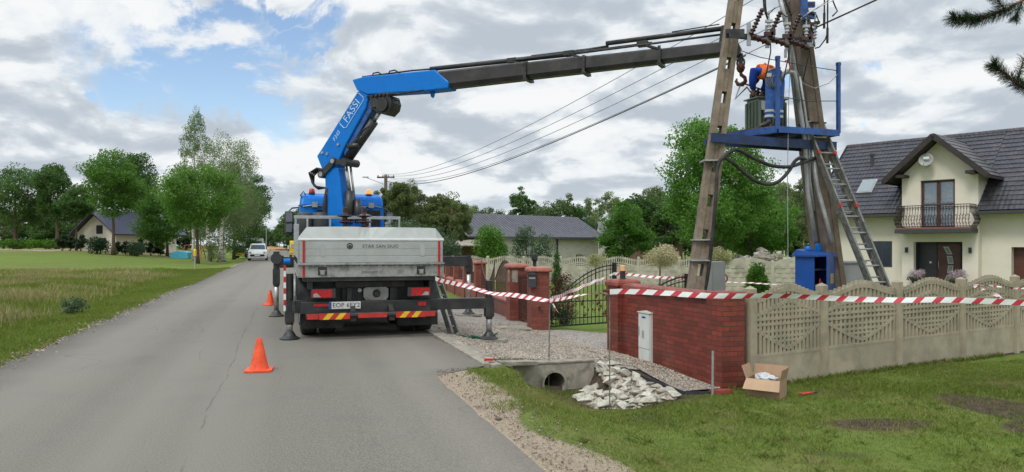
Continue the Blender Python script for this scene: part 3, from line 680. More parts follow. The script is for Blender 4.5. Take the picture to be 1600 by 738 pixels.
# left roadside trees
tree('oak_tree', 'bright green round oak beside the road with bare brown trunk', 'tree', P3(309, 70), Hof(238, 309, 70), 8.0, 3.0, M['oak'], M['bark'], 11, 95, 95, .26, .2, 'oak')
tree('birch_tree', 'broad airy birch rising behind the round oak', 'tree', P3(336, 80), Hof(184, 336, 80), 9.4, 3.5, M['birchleaf'], M['birch'], 12, 110, 75, .17, .24, 'round', .62, None, 1.2, 2, 0, .5)
tree('birch_tree', 'narrow pointed birch top, the highest crown left of the road', 'tree', P3(303, 81), Hof(160, 303, 81), 4.0, 5.5, M['birchleaf'], M['birch'], 22, 60, 70, .17, .2, 'birch', .8, None, 1.3)
tree('birch_tree', 'drooping birch with a leaning pale trunk nearest the road', 'tree', P3(348, 84), Hof(225, 348, 84), 8.5, 1.4, M['birchleaf'], M['birch'], 13, 120, 85, .19, .32, 'round', .9, None, 1.2)
tree('birch_tree', 'short leafy birch between the round oak and the road', 'tree', P3(366, 95), Hof(268, 366, 95), 7.5, .6, M['darkleaf'], M['bark'], 14, 90, 70, .25, .22, 'round')
tree('roadside_tree', 'dark green tree overhanging the road behind the birches', 'tree', P3(388, 118), Hof(272, 388, 118), 7.5, .8, M['darkleaf'], M['bark'], 15, 80, 80, .32, .25, 'round', .9)
tree('oak_tree', 'wide dark oak at the left end of the row', 'tree', P3(25, 100), Hof(248, 25, 100), 8.5, 1.6, M['darkleaf'], M['bark'], 16, 80, 90, .33, .3, 'oak')
tree('oak_tree', 'narrow dark oak second from the left', 'tree', P3(90, 98), Hof(256, 90, 98), 6.4, 3.2, M['darkleaf'], M['bark'], 17, 80, 90, .33, .28, 'oak')
tree('oak_tree', 'oak with a bare trunk in front of the white house', 'tree', P3(178, 86), Hof(236, 178, 86), 7.6, 4.3, M['oak'], M['bark'], 18, 85, 90, .3, .24, 'oak')
tree('pine_tree', 'tallest dark tree behind the white house', 'tree', P3(216, 112), Hof(224, 216, 112), 8.6, 4.6, M['darkleaf'], M['bark'], 19, 90, 90, .34, .28, 'oak')
tree('oak_tree', 'low branching oak just left of the bright round oak', 'tree', P3(262, 96), Hof(290, 262, 96), 7.5, .8, M['oak'], M['bark'], 20, 80, 90, .32, .2, 'round')
tree('oak_tree', 'slim oak with thin trunk beside the gable of the white house', 'tree', P3(120, 92), Hof(285, 120, 92), 5.0, 4.0, M['darkleaf'], M['bark'], 21, 50, 80, .3, .16, 'oak')
# hedge plants at the far edge of the field
hp = bush('hedge_conifer', 'small round conifer in the hedge before the white house', 'shrub', P3(98, 90), 1.4, 2.0, M['thujad'], 30, 14, 90, .2, 'ball', group='conifers in the hedge before the white house')
for i, (px, D) in enumerate(((110, 90), (127, 90), (184, 89), (198, 89), (222, 92), (236, 94), (250, 95))):
    dup(hp, P3(px, D), i, scale=(1, 1, .9+.15*math.sin(i*2)), label='small round conifer in the hedge before the white house', group='conifers in the hedge before the white house')
bush('shrub', 'wide dark shrub below the gable of the white house', 'shrub', P3(154, 86), 2.8, 2.0, M['thujad'], 31, 24, 90, .2)
bush('shrub', 'pale leafed shrub at the right end of the white house', 'shrub', P3(213, 88), 2.2, 2.0, M['olive'], 32, 24, 80, .2)
hb = MB(); rgh = np.random.default_rng(3)
hx = [P3(px, 96) for px in np.linspace(-20, 84, 26)]; pts = np.array([(x, y+rgh.normal(0, .3), z+rgh.uniform(.3, 1.1)) for x, y, z in hx for _ in range(3)])
V, F = leaves(pts, np.full(len(pts), .6), 60, .22, 4); tag(npmesh('clipped_hedge', V, F, M['bushg'], base=hx[13]), 'long low light green hedge at the far left edge of the field', 'hedge')
bush('shrub', 'small dark bush alone in the dry meadow', 'shrub', (P3(117, 18.5)[0], 18.5, P3(117, 18.5)[2]-.02), .62, .52, M['olive'], 33, 16, 40, .07)
# small conifer under the birch trunks
bush('shrub', 'leafy shoots at the foot of the birch trunks', 'shrub', P3(330, 79), 1.6, 2.6, M['birchleaf'], 34, 20, 60, .16)
# big maple and the wood behind the garden
tree('maple_tree', 'large bright maple behind the concrete pole', 'tree', (P3(1122, 42)[0], 42, -.5), Hof(188, 1122, 42), 7.0, 1.2, M['maple'], M['bark'], 40, 120, 130, .19, .26, 'round', .8)
tree('maple_tree', 'drooping lower maple to the right of the large maple', 'tree', (P3(1172, 47)[0], 47, -.5), Hof(262, 1172, 47), 6.5, 1.0, M['maple'], M['bark'], 41, 100, 110, .2, .22, 'round', .8)
tree('hornbeam_tree', 'dense deep green tree before the brown shed roof', 'tree', P3(975, 56), Hof(318, 975, 56), 4.2, .3, M['maple'], M['bark'], 42, 70, 110, .2, .16, 'round')
tree('oak_tree', 'lone oak standing above the long dark roof', 'tree', P3(811, 112), Hof(292, 811, 112), 5.0, 3.0, M['darkleaf'], M['bark'], 43, 60, 80, .3, .2, 'round', .8)
tree('birch_tree', 'pale birch behind the left end of the long dark roof', 'tree', P3(728, 105), Hof(306, 728, 105), 4.0, 2.5, M['birchleaf'], M['birch'], 44, 46, 60, .26, .15, 'birch', .8)
# pines behind the truck: needle clumps
for i, (px, D, top, W_, lb) in enumerate(((612, 46, 278, 3.4, 'slim pine left of the pines behind the crane truck'), (655, 50, 283, 5.0, 'broad pine in the middle of the pines behind the crane truck'), (690, 48, 300, 3.6, 'shorter pine at the end of the long dark roof'))):
    tree('pine_tree', lb, 'tree', P3(px, D), Hof(top, px, D), W_, 1.3, M['pine'], M['barkred'], 50+i, 120, 150, .24, .13, 'round', .44, None, 1.1, asp=.17)
tree('broadleaf_tree', 'pale green rounded tree behind the pines', 'tree', P3(700, 75), Hof(300, 700, 75), 5.0, 2, M['farleaf'], M['bark'], 57, 50, 80, .25, .2)
tree('broadleaf_tree', 'low dark tree below the pines beside the truck bed', 'tree', P3(645, 43), Hof(335, 645, 43), 5.2, .4, M['olive'], M['bark'], 58, 60, 100, .16, .15)
# background trees, copied from four kinds
pro = [tree('background_tree', 'x', 'tree', (0, -400, -50), 10, 6.5, 1.2, M['farleaf'], M['bark'], 60, 46, 75, .34, .2, 'round', 1, 'g'),
       tree('background_tree', 'x', 'tree', (0, -400, -50), 10, 5.5, 1.5, M['darkleaf'], M['bark'], 61, 46, 75, .34, .2, 'oak', 1, 'g'),
       tree('background_birch', 'x', 'tree', (0, -400, -50), 10, 4.8, 2.0, M['birchleaf'], M['birch'], 62, 50, 45, .26, .12, 'birch', .8, 'g'),
       tree('background_pine', 'x', 'tree', (0, -400, -50), 10, 4.0, 2.5, M['pine'], M['barkred'], 63, 40, 80, .26, .14, 'round', .9, 'g')]
used = set(); PLU = ['round pale green trees', 'darker oaks', 'thin birches', 'slim pines']; KIN = ['pale round tree', 'darker oak', 'thin birch', 'slim pine']
ORD = 'first second third fourth fifth sixth seventh eighth ninth tenth eleventh twelfth thirteenth fourteenth'.split(); BGL = {}
def bg(px, D, top, k, grp, wfac=1.):
    x, y, z = P3(px, D); z = -.6; H = 1.65+(383-top)/1150*D-z; sc = H/10
    lab = KIN[k]+' in the '+grp
    o = pro[k]
    if k in used: o = dup(pro[k], (x, y, z), (px*7) % 6.28)
    used.add(k); o.location = (x, y, z); o.rotation_euler[2] = (px*7) % 6.28; o.scale = (sc*wfac, sc*wfac, sc); o['label'] = lab; BGL.setdefault((k, grp), []).append((px, o)); o['group'] = PLU[k]+' in the '+grp
rd = random.Random(4)
G1 = 'row behind the long dark roof'
for px, D, top, k in ((770,110,325,0),(790,120,330,1),(838,115,318,0),(856,118,322,1),(872,108,312,0),(888,112,306,3),(905,110,310,1),(918,120,308,2),(935,118,314,3),(950,115,298,2),(962,125,306,2),(978,118,318,3),(990,120,325,2),(1008,100,300,3),(1018,95,292,2),(1030,90,302,0),(1045,88,290,1),(745,120,322,0)):
    bg(px, D, top, k, G1)
G2 = 'dark wood behind the garden'
for i, px in enumerate(range(1010, 1345, 15)):
    bg(px, 78+rd.uniform(-8, 10), 306+rd.uniform(-14, 12)-(12 if 1210 < px < 1300 else 0), [1,3,1,0,2][i % 5], G2, 1.25)
for px, top in ((1225, 282), (1255, 276), (1285, 262), (1318, 258), (1342, 262)): bg(px, 72, top, 2 if px % 2 else 3, G2)
G3 = 'wood at the far end of the road'
for px, D, top, k in ((430,300,355,1),(437,280,352,3),(444,250,352,0),(451,200,342,1),(460,170,330,0),(472,150,325,1),(486,150,320,0),(500,160,325,3),(425,330,360,3),(419,330,362,1),(412,300,356,1),(404,260,350,0)):
    bg(px, D, top, k, G3, 1.3)
for px, D, top, k in ((520,160,330,0),(545,165,335,1),(570,160,330,0),(590,150,320,1)): bg(px, D, top, k, G3, 1.3)
G4 = 'trees behind the left field'
for px in range(-60, 330, 22): bg(px, 150+rd.uniform(-10, 20), 330+rd.uniform(-15, 15), rd.choice((0,1,1,3)), G4, 1.4)
for (k, grp), L_ in BGL.items():
    for i, (px, o) in enumerate(sorted(L_, key=lambda q: q[0])): o['label'] = ORD[min(i, 13)]+' '+KIN[k]+' from left in the '+grp
# garden plants
bush('round_bush', 'bright green round bush behind the pale far fence', 'shrub', P3(768, 44), 2.35, 3.4, M['bushg'], 70, 60, 110, .12)
bush('round_bush', 'left grey green willow bush behind the far fence', 'shrub', P3(822, 45), 1.75, 3.3, M['olive'], 71, 36, 80, .12, 'ball')
bush('round_bush', 'right grey green willow bush behind the far fence', 'shrub', P3(850, 47), 1.9, 3.1, M['olive'], 72, 36, 80, .12)
bush('variegated_willow', 'cream and pink standard willow left of the concrete pole', 'shrub', (P3(1031, 21)[0], 21, -.45), .95, .76, M['willow'], 73, 60, 110, .045, zc=1.36)
bush('variegated_willow', 'cream willow ball partly behind the grey box', 'shrub', (P3(1124, 22)[0], 22, -.45), .85, .60, M['willow'], 74, 50, 110, .045, zc=1.40)
bush('variegated_willow', 'small faded cream willow before the far fence', 'shrub', (P3(931, 33)[0], 33, -.45), 1.0, .65, M['willow'], 75, 30, 80, .06, zc=1.05)
bush('conifer_cone', 'small cone shaped conifer beside the gate pillar', 'shrub', (P3(870, 22)[0], 22, -.4), .50, 1.95, M['thuja'], 76, 60, 90, .04, 'cone')
bush('column_conifer', 'bright green drooping column conifer on the lawn', 'shrub', (P3(1183, 19)[0], 19, -.45), .60, 1.05, M['bushg'], 77, 70, 140, .05, zc=.62)
bush('barberry_shrub', 'dark purple barberry behind the opened gate leaf', 'shrub', (P3(884, 19.5)[0], 19.5, -.4), .7, 1.35, M['barberry'], 78, 34, 80, .04)
bush('barberry_shrub', 'thin purple shrub just behind the mailbox pillar', 'shrub', (P3(862, 18.3)[0], 18.3, -.4), .34, 1.25, M['barberry'], 79, 18, 80, .035)
bush('round_bush', 'low dark green bush under the purple barberry', 'shrub', (P3(880, 18.9)[0], 18.9, -.4), .8, .55, M['thujad'], 80, 24, 80, .04)
bush('round_bush', 'sparse shrub before the pale block wall', 'shrub', P3(906, 58), 1.2, 1.6, M['olive'], 81, 20, 40, .15)
# ------------------------------------------------------------------ crane truck (local frame: x right, y forward, z up, y = 0 at the tailgate)
TL = Vector((-2.445, 12.95, 0)); TRZ = R(17.2)
TR = thing('crane_truck', 'blue crane truck with grey bed standing on its outriggers at the kerb', 'truck', TL, TRZ)
MT = Matrix.Translation(TL) @ Matrix.Rotation(TRZ, 4, 'Z')
def part(name, mb, mat, par=None, **k): return mb.build(name, mat, par or TR, **k)
# chassis
m = MB(); m.bb(-.42,-.34,.3,8.6,.62,.88); m.bb(.34,.42,.3,8.6,.62,.88)
for y in (.5,1.6,3.2,4.6,6.4): m.bb(-.34,.34,y,y+.12,.66,.84)
m.bb(-1.18,1.18,.02,5.1,1.02,1.09); m.bb(-1.1,-1.02,.1,5.0,.88,1.02); m.bb(1.02,1.1,.1,5.0,.88,1.02)
m.bb(-1.0,1.0,.55,.62,.5,1.02)
chassis = part('chassis', m, M['black'])
# wheels
def wheel(x, y, dual=True, r=.50):
    m = MB(); s = 1 if x > 0 else -1
    for k in ((0, .33) if dual else (0,)):
        x0 = x-s*k; m.lathe([(r*.55,-.14),(r*.9,-.145),(r*.985,-.12),(r,-.08),(r,.08),(r*.985,.12),(r*.9,.145),(r*.55,.14)], (x0, y, r), 28, ax=(1,0,0))
    tyre = part('wheel', m, M['rubber'], smooth=False)
    q = MB(); q.lathe([(.05,-.02),(.14,-.03),(.2,.07),(.27,.1),(.28,.12),(.25,.12)], (x+s*.04, y, r), 20, ax=(s,0,0)); part('rim', q, M['galv'], tyre)
for x in (-1.06, 1.06):
    wheel(x, 1.05); wheel(x, 2.45); wheel(x, 7.9, False)
# bed body: sub frame rail, side boards, tailgate
m = MB(); m.bb(-1.275,1.275,0,5.2,1.09,1.13); m.bb(-1.27,1.27,-.012,.045,1.09,1.30)
for x in (-1.27, 1.19): m.bb(x,x+.08,.045,5.2,1.13,1.30)
m.bb(-1.275,1.275,-.05,.02,1.305,1.335)
bed = part('bed_frame', m, M['alu2'], bevel=.006)
m = MB(); m.bb(-1.19,1.19,.045,5.18,1.14,1.18); part('bed_floor', m, M['alu2'])
for x in (-1.265, 1.225):
    m = MB()
    for k in range(4): m.bb(x,x+.04,.06,5.2,1.34+k*.103,1.34+k*.103+.098)
    sb = part('side_board', m, M['alu'], bevel=.004)
    if x < 0:
        q = MB()
        for k in range(7): q.bb(x-.012,x,.5+k*.68,.5+k*.68+.05,1.31,1.42)
        part('latch', q, M['black'], sb, split=1)
m = MB(); m.bb(-1.24,1.24,-.03,.012,1.34,1.725)
for k in range(3): m.bb(-1.235,1.235,-.034,-.03,1.34+.118*k+.006,1.34+.118*k+.108)
tg = part('tailgate', m, M['alu'], bevel=.004)
m = MB(); m.bb(-1.262,1.262,-.042,.02,1.728,1.765); part('tailgate_rim', m, M['tapewhite'], tg, bevel=.006)  # white rim, its bright highlight line put into the colour
# bent upper sheet leaning over the load, with a dent
m = MB(); xs = [-1.26,-1.12,-.6,-.25,-.16,-.05,.1,.4,1.0,1.13,1.26]; zt = [.02,.2,.21,.21,.2,.2,.205,.205,.2,.19,.02]; dy = [0,.0,0,0,.02,.05,.03,0,0,0,0]
v = []; 
for x, z, d in zip(xs, zt, dy): v += [(x, -.015+d*.3, 1.762), (x, .06+d, 1.76+z)]
v += [(x, y+.014, z) for x, y, z in v]
n = len(xs)*2; f = []
for i in range(len(xs)-1): a = 2*i; f += [(a, a+2, a+3, a+1), (n+a, n+a+1, n+a+3, n+a+2), (a+1, a+3, n+a+3, n+a+1)]
m.add(v, f); part('upper_sheet', m, M['alu'], tg)
m = MB()
for x in (-.86, .87): m.prism([(.05*math.cos(a), .12*math.sin(a)) for a in np.linspace(0, 2*math.pi, 13)[:-1]], lambda a, b: (x+a, -.041, 1.56+b), lambda a, b: (x+a, -.036, 1.56+b))
part('embossing', m, M['alu'], tg, split=1)
for x in (-1.19, 1.155):
    m = MB(); m.bb(x,x+.04,-.044,-.038,1.345,1.72); m.bb(x,x+.04,-.02,-.0135,1.10,1.29); part('red_strip', m, M['red'], tg)
for x in (-.86, .85):
    m = MB(); m.bb(x-.075,x+.075,-.022,-.013,1.13,1.27); hk = part('hinge_box', m, M['black'])
    m = MB(); m.bb(x-.035,x+.035,-.05,-.022,1.14,1.20); m.bb(x-.05,x+.05,-.03,-.022,1.2,1.215); part('hinge_pin', m, M['alu2'], hk)
m = MB()
for k in range(24): m.bb(-1.2+k*.103,-1.2+k*.103+.05+.02*(k % 3),-.052,-.046,1.285,1.30)
part('seam_dirt', m, M['black'], bed)
# tailgate lettering
FT = Matrix.Rotation(R(90), 4, 'X')
text('lettering', 'STAR SAN DUO', .082, M['anth'], Matrix.Translation((.13, -.036, 1.625)) @ FT, tg, space=1.12)
text('lettering', 'ZENKSEM 2', .062, M['anth'], Matrix.Translation((-.03, -.0135, 1.17)) @ FT, bed, space=1.1)
m = MB(); m.prism([(.055*math.cos(a), .055*math.sin(a)) for a in np.linspace(0, 2*math.pi, 21)[:-1]], lambda a, b: (-.40+a, -.0385, 1.632+b), lambda a, b: (-.40+a, -.034, 1.632+b))
em = part('emblem', m, M['anth'], tg)
m = MB(); arc = [(.034*math.cos(a), .034*math.sin(a)) for a in np.linspace(.2, 3.3, 9)]; m.tube([(-.40+a, -.040, 1.626+b) for a, b in arc], .006, 4); part('emblem_mark', m, M['galv'], em)
# rear lights
for sx in (-1, 1):
    m = MB(); m.bb(sx*.84-.21,sx*.84+.21,.10,.2,.72,.89); hs = part('tail_light', m, M['plastic'], bevel=.01)
    m = MB(); x0, x1 = (.69, 1.03) if sx > 0 else (-1.03, -.69); m.bb(x0,x1,.09,.10,.735,.875); part('red_lens', m, M['red'], hs)
    m = MB(); xo = .95*sx; m.prism([(xo-.07*sx, .745), (xo+.06*sx, .745), (xo+.06*sx, .80), (xo+.0*sx, .815)], lambda a, b: (a, .083, b), lambda a, b: (a, .0885, b)); part('reverse_lens', m, M['galv'], hs)
# bumper, plate, hazard bar
m = MB(); m.bb(-1.22,1.06,.15,.32,.45,.66); m.bb(-.5,.5,.42,.5,.6,.95); m.bb(-.62,.62,.36,.42,.88,1.0)
bump_ = part('rear_beam', m, M['black'], bevel=.01)
m = MB(); m.prism([(-.24,.72),(-.2,.66),(.16,.66),(.2,.72),(.2,.86),(.16,.89),(-.2,.89),(-.24,.86)], lambda a, b: (a+.11, .30, b), lambda a, b: (a+.11, .38, b)); cp = part('coupling_plate', m, M['alu2'], bump_)
m = MB(); m.lathe([(.0,-.05),(.05,-.05),(.07,0),(.05,.05)], (.10,.28,.78), 14, ax=(0,1,0)); part('coupling', m, M['black'], cp)
m = MB(); m.cyl((-.20,.29,.84), (-.20,.33,.84), .035, 12); part('air_socket', m, M['galv'], bump_)
m = MB(); m.bb(-.745,-.20,.125,.14,.53,.655); pl_ = part('number_plate', m, M['white'])
m = MB(); m.bb(-.745,-.70,.1235,.125,.532,.653); part('plate_band', m, M['cabblue'], pl_)
text('plate_lettering', 'EOP 6EY2', .108, M['dark'], Matrix.Translation((-.448, .1235, .592)) @ FT, pl_, space=1.05)
m = MB(); m.tube([(-1.14,.0,.425),(1.14,.0,.425)], .048, 10); 
for x in (-.34, .33): m.bar((x,.0,.46), (x,.2,.62), .08, .03); m.bb(x-.05,x+.05,-.02,.08,.32,.5)
hb_ = part('underrun_bar', m, M['black'])
m = MB(); m.bb(-1.12,-.93,-.055,-.05,.375,.465); m.bb(-.26,.24,-.055,-.05,.38,.46); m.bb(.92,1.10,-.055,-.05,.375,.465); part('red_marking', m, M['redp'], hb_)
for x0 in (-.92, .40):
    m = MB(); z0, z1 = .365, .472
    for k in range(5):
        a = x0+k*.104; sk = .045; m.add([(a-sk*(k>0),-.056,z0),(a+.104-sk*(k<4),-.056,z0),(a+.104+sk*(k<4),-.056,z1),(a+sk*(k>0),-.056,z1)], [(0,1,2,3)], k % 2)
    part('hazard_marking', m, [M['redp'], M['yellow']], hb_)
for x in (-1.22, .5):
    m = MB(); m.bb(x,x+.74,.42,.44,.17,.62); part('mudflap', m, M['rubber'])
for x in (-1.26, .74):
    for y in (1.05, 2.45):
        m = MB(); pts = [(y+.60*math.cos(a), .5+.60*math.sin(a)) for a in np.linspace(.15, math.pi-.15, 10)]; pts += [(y+.56*math.cos(a), .5+.56*math.sin(a)) for a in np.linspace(math.pi-.15, .15, 10)]
        m.prism(pts, lambda a, b: (x, a, min(b, 1.07)), lambda a, b: (x+.52, a, min(b, 1.07))); part('mudguard', m, M['plastic'])
m = MB(); m.bb(-1.0,-.75,.14,.145,.58,.62); m.bb(.83,.97,.142,.146,.55,.62); part('small_reflector', m, M['red'])
# bulkhead railing behind the crane
m = MB()
for z in (2.28,): m.bb(-1.27,1.27,5.2,5.26,z,z+.075)
for x in (-1.25,-.98,-.45,.5,.98,1.22): m.bb(x,x+.045,5.2,5.25,1.2,2.28)
m.bb(-1.27,-1.15,5.16,5.28,1.2,2.15); m.bb(-1.26,1.26,5.2,5.24,1.2,1.7)
part('bulkhead_rail', m, M['galv'], bevel=.006)
# tanks behind the cab
m = MB()
for x in (-1.0, -.62): m.lathe([(.17,0),(.2,.04),(.2,.62),(.17,.70),(.09,.72)], (x,6.0,1.75), 18)
m.bb(-1.2,-.45,5.8,6.3,1.4,1.75); part('air_filter_housing', m, M['plastic'], smooth=True)
# cab
m = MB(); prof = [(6.95,1.0),(6.95,2.72),(7.05,2.93),(7.35,3.03),(8.5,3.02),(8.85,2.85),(9.1,1.95),(9.15,.55),(8.7,.45),(7.4,.45)]
m.prism(prof, lambda a, b: (-1.15+max(0,(b-2.2))*.12, a, b), lambda a, b: (1.15-max(0,(b-2.2))*.12, a, b)); cab = part('cab', m, M['blue'], bevel=.07, seg=3)
for x in (-.45, .78):
    m = MB(); m.bb(x-.21,x+.21,6.93,6.96,2.15,2.58); wn_ = part('rear_window', m, M['rubber'], cab, bevel=.01)
m = MB(); m.bb(-1.14,1.14,6.935,6.955,2.66,2.69); part('roof_seam', m, M['anth'], cab)
for x in (-.72, .74):
    m = MB(); m.bb(x-.07,x+.07,6.84,6.94,2.64,2.78); m.tube([(x-.3,6.93,2.66),(x,6.88,2.7),(x+.3,6.93,2.66)], .01, 5); part('work_lamp', m, M['galv'], cab)
for x in (-.78, .72):
    m = MB(); m.lathe([(.075,0),(.08,.02),(.07,.10),(.04,.13)], (x, 7.3, 3.03), 14); bc = part('beacon', m, M['beacon'] if x > 0 else M['redp'], cab, smooth=True)
    m = MB(); m.lathe([(.09,-.02),(.09,.015)], (x, 7.3, 3.02), 14); part('beacon_base', m, M['black'], bc)
for s in (-1, 1):
    m = MB(); m.box((s*1.36, 7.9, 2.26), (.22,.14,.62)); mr = part('side_mirror', m, M['plastic'], cab, bevel=.03)
    m = MB(); m.bb(s*1.36-.085,s*1.36+.085,7.815,7.828,2.28,2.53); m.bb(s*1.36-.085,s*1.36+.085,7.815,7.828,2.0,2.22); part('mirror_glass', m, M['carglass'], mr)
    m = MB(); m.tube([(s*1.36,7.9,2.57),(s*1.28,7.95,2.66),(s*1.1,8.0,2.68)], .022, 6); m.tube([(s*1.36,7.9,1.95),(s*1.25,7.95,1.9),(s*1.1,8.0,1.88)], .022, 6); part('mirror_arm', m, M['plastic'], mr)
m = MB(); m.tube([(-1.0,7.05,2.82),(-1.08,7.05,2.96),(-1.0,7.05,3.06),(-.95,7.05,2.96)], .018, 6); part('antenna_bracket', m, M['black'], cab)
m = MB(); m.bb(-1.15,-1.05,6.98,7.6,.5,1.3); m.bb(1.05,1.15,6.98,7.6,.5,1.3); part('side_step', m, M['plastic'], cab)
m = MB(); m.bb(-.95,.95,9.0,9.06,1.9,2.75); part('windscreen', m, M['carglass'], cab)
# outriggers
def leg(x, y, ztop, zpad, zbeam, pad=.0):
    m = MB(); m.cyl((x,y,zbeam-.30), (x,y,ztop), .068, 14); m.bb(x-.08,x+.08,y-.08,y+.08,zbeam-.26,zbeam+.10)
    q = part('outrigger_leg', m, M['black'])
    r = MB(); r.cyl((x,y,zpad+.1), (x,y,zbeam-.2), .055, 12); part('ram', r, M['steel'], q, smooth=True)
    r = MB(); r.lathe([(.17,0),(.175,.015),(.11,.06),(.075,.12),(.06,.14)], (x,y,zpad), 16); part('foot', r, M['black'], q)
    if pad:
        r = MB(); r.prism([(-.30,-.18),(.30,-.18),(.34,-.1),(.34,.1),(.30,.18),(-.30,.18),(-.34,.1),(-.34,-.1)], lambda a, b: (x+a, y+b, zpad-.05), lambda a, b: (x+a, y+b, zpad)); part('base_plate', r, M['conc'], q)
def wz(x, y): p = MT @ Vector((x, y, 0)); return gzf(p.x, p.y)
m = MB(); m.bb(.9,2.2,.22,.40,.46,.66); m.bb(-1.36,-1.1,.24,.42,.46,.68); part('outrigger_beam', m, M['black'], bevel=.01, split=1)
leg(-1.40, .36, 1.15, .005, .56); leg(2.20, .30, .98, wz(2.2,.3)+.07, .56, 1)
m = MB(); m.bb(.9,3.1,5.55,5.78,1.10,1.36); m.bb(-1.62,-.9,5.55,5.78,1.10,1.36); part('outrigger_beam', m, M['black'], bevel=.01, split=1); m = MB(); m.bb(-1.0,1.0,5.5,6.6,.9,1.3); part('crane_base', m, M['black'], bevel=.01)
leg(-1.66, 4.75, 1.50, .005, 1.0); leg(3.12, 5.66, 1.38, wz(3.12,5.66)+.07, 1.2, 1)
m = MB(); m.cyl((-1.66,4.66,1.34), (-1.66,4.84,1.34), .13, 14); m.bb(-1.72,-1.5,4.7,5.6,1.12,1.4); part('outrigger_joint', m, M['plastic'])
m = MB(); m.cyl((-1.50,4.2,1.28), (-1.36,4.2,1.28), .07, 12); part('blue_valve', m, M['blue'])
m = MB()
for k in range(8): m.add([(-1.31,.2,.5+.1*k),(-1.31,.26,.5+.1*k),(-1.31,.26,.6+.1*k),(-1.31,.2,.6+.1*k)], [(0,1,2,3)], k % 2); m.add([(-1.5,.28,.5+.1*k),(-1.46,.28,.5+.1*k),(-1.46,.28,.6+.1*k),(-1.5,.28,.6+.1*k)], [(0,1,2,3)], k % 2)
part('hazard_strip', m, [M['tapewhite'], M['redp']])
m = MB(); m.cyl((-1.3,3.6,.62), (-1.0,3.6,.62), .32, 20); m.bb(-1.25,-.8,3.9,4.9,.45,.95); m.bb(.75,1.2,3.2,4.8,.45,.95); part('side_tank', m, M['alu2'], bevel=.03, split=1)
# ---- crane. Its arms lie in one upright plane; local (r, q, z): r along the arm, q across
CO = Vector((-4.33, 18.86, 0)); cd = Vector((.894, -.449, 0)).normalized(); cq = Vector((cd.y, -cd.x, 0))*-1
MC = Matrix(((cd.x, cq.x, 0, CO.x), (cd.y, cq.y, 0, CO.y), (0, 0, 1, 0), (0, 0, 0, 1)))
MCL = MT.inverted() @ MC
def plate(pts, q0, q1, mat, name, par, **k):
    m = MB(MCL); m.prism(pts, lambda a, b: (a, q0, b), lambda a, b: (a, q1, b)); return m.build(name, mat, par, **k)
cr_ = MB(MCL); cr_.lathe([(.42,1.25),(.42,1.5),(.3,1.6),(.3,1.75)], (0,0,0), 20); crane = cr_.build('crane', M['blue'], TR, smooth='auto')
column = plate([(-.34,1.6),(.34,1.6),(.24,2.3),(.15,2.6),(.06,3.3),(.0,3.62),(-.44,3.62),(-.42,3.1),(-.34,2.3)], -.19, .19, M['blue'], 'column', crane, bevel=.03)
plate([(.0,3.0),(.12,2.5),(.2,2.25),(.3,2.6)], -.12, .12, M['blue2'], 'column_web', crane)
inner = plate([(-.72,3.95),(-.58,4.10),(.60,5.50),(.86,5.50),(.95,5.36),(.86,5.05),(.16,4.08),(-.02,3.75),(-.12,3.5),(-.5,3.5)], -.17, .17, M['blue'], 'inner_boom', crane, bevel=.03)
plate([(.80,5.30),(.97,5.30),(1.0,4.98),(.58,4.42),(.30,4.0),(.16,3.86),(.12,4.02),(.5,4.6)], -.12, .12, M['blue2'], 'boom_underside', inner, bevel=.02)
# lettering on the inner boom, facing the road
ang = math.atan2(5.50-4.10, .60+.58)
def side(r, z, a): return MCL @ Matrix.Translation((r, -.174, z)) @ Matrix.Rotation(-a, 4, 'Y') @ Matrix.Rotation(R(90), 4, 'X')
M['letter'] = pm('pale_lettering', (.45,.60,.78), .4, 0, .03)
text('lettering', 'FASSI', .27, M['letter'], side(.42, 5.02, ang), inner, .001, 1.05)
text('lettering', 'F345', .15, M['letter'], side(-.06, 4.42, ang), inner, .001, 1.0, .2)
m = MB(MCL @ Matrix.Translation((.42,-.176,5.02)) @ Matrix.Rotation(-ang, 4, 'Y')); L_, h_ = .47, .135
m.tube([(-L_+.05,0,-h_),(L_-.05,0,-h_),(L_,0,-h_+.05),(L_,0,h_-.05),(L_-.05,0,h_),(-L_+.05,0,h_),(-L_,0,h_-.05),(-L_,0,-h_+.05)], .011, 4, closed=True)
m.build('lettering_frame', M['letter'], inner)
m = MB(MCL)
for r, z in ((-.36,3.98),(.0,4.2),(-.52,4.02)): m.cyl((r,-.2,z), (r,.2,z), .035, 10)
m.build('pin', M['galv'], inner)
outer = plate([(.45,5.80),(.50,5.70),(.60,5.52),(.92,5.38),(1.6,5.35),(2.62,5.31),(3.27,5.31),(3.29,5.47),(2.90,5.79),(.8,5.84)], -.20, .20, M['blue'], 'outer_boom', crane, bevel=.03)
m = MB(MCL); m.prism([(2.66,5.31),(2.78,5.31),(2.76,5.20),(2.72,5.17),(2.68,5.20)], lambda a, b: (a, -.02, b), lambda a, b: (a, .02, b)); m.bb(2.35,2.55,-.205,-.2,5.32,5.40)
m.build('lug', M['blue'], outer)
def beam_sec(r0, r1, z0a, z1a, z0b, z1b, w_, name, par, mat):
    m = MB(MCL); k = .22
    def sec(r, z0, z1): h = z1-z0; return [(r,-w_*.55,z0),(r,w_*.55,z0),(r,w_,z0+h*k),(r,w_,z1-h*k*.5),(r,w_*.8,z1),(r,-w_*.8,z1),(r,-w_,z1-h*k*.5),(r,-w_,z0+h*k)]
    a, b = sec(r0, z0a, z1a), sec(r1, z0b, z1b); n = 8
    m.add(a+b, [tuple(range(n))[::-1], tuple(range(n, 2*n))]+[(i, (i+1) % n, n+(i+1) % n, n+i) for i in range(n)]); return m.build(name, mat, par)
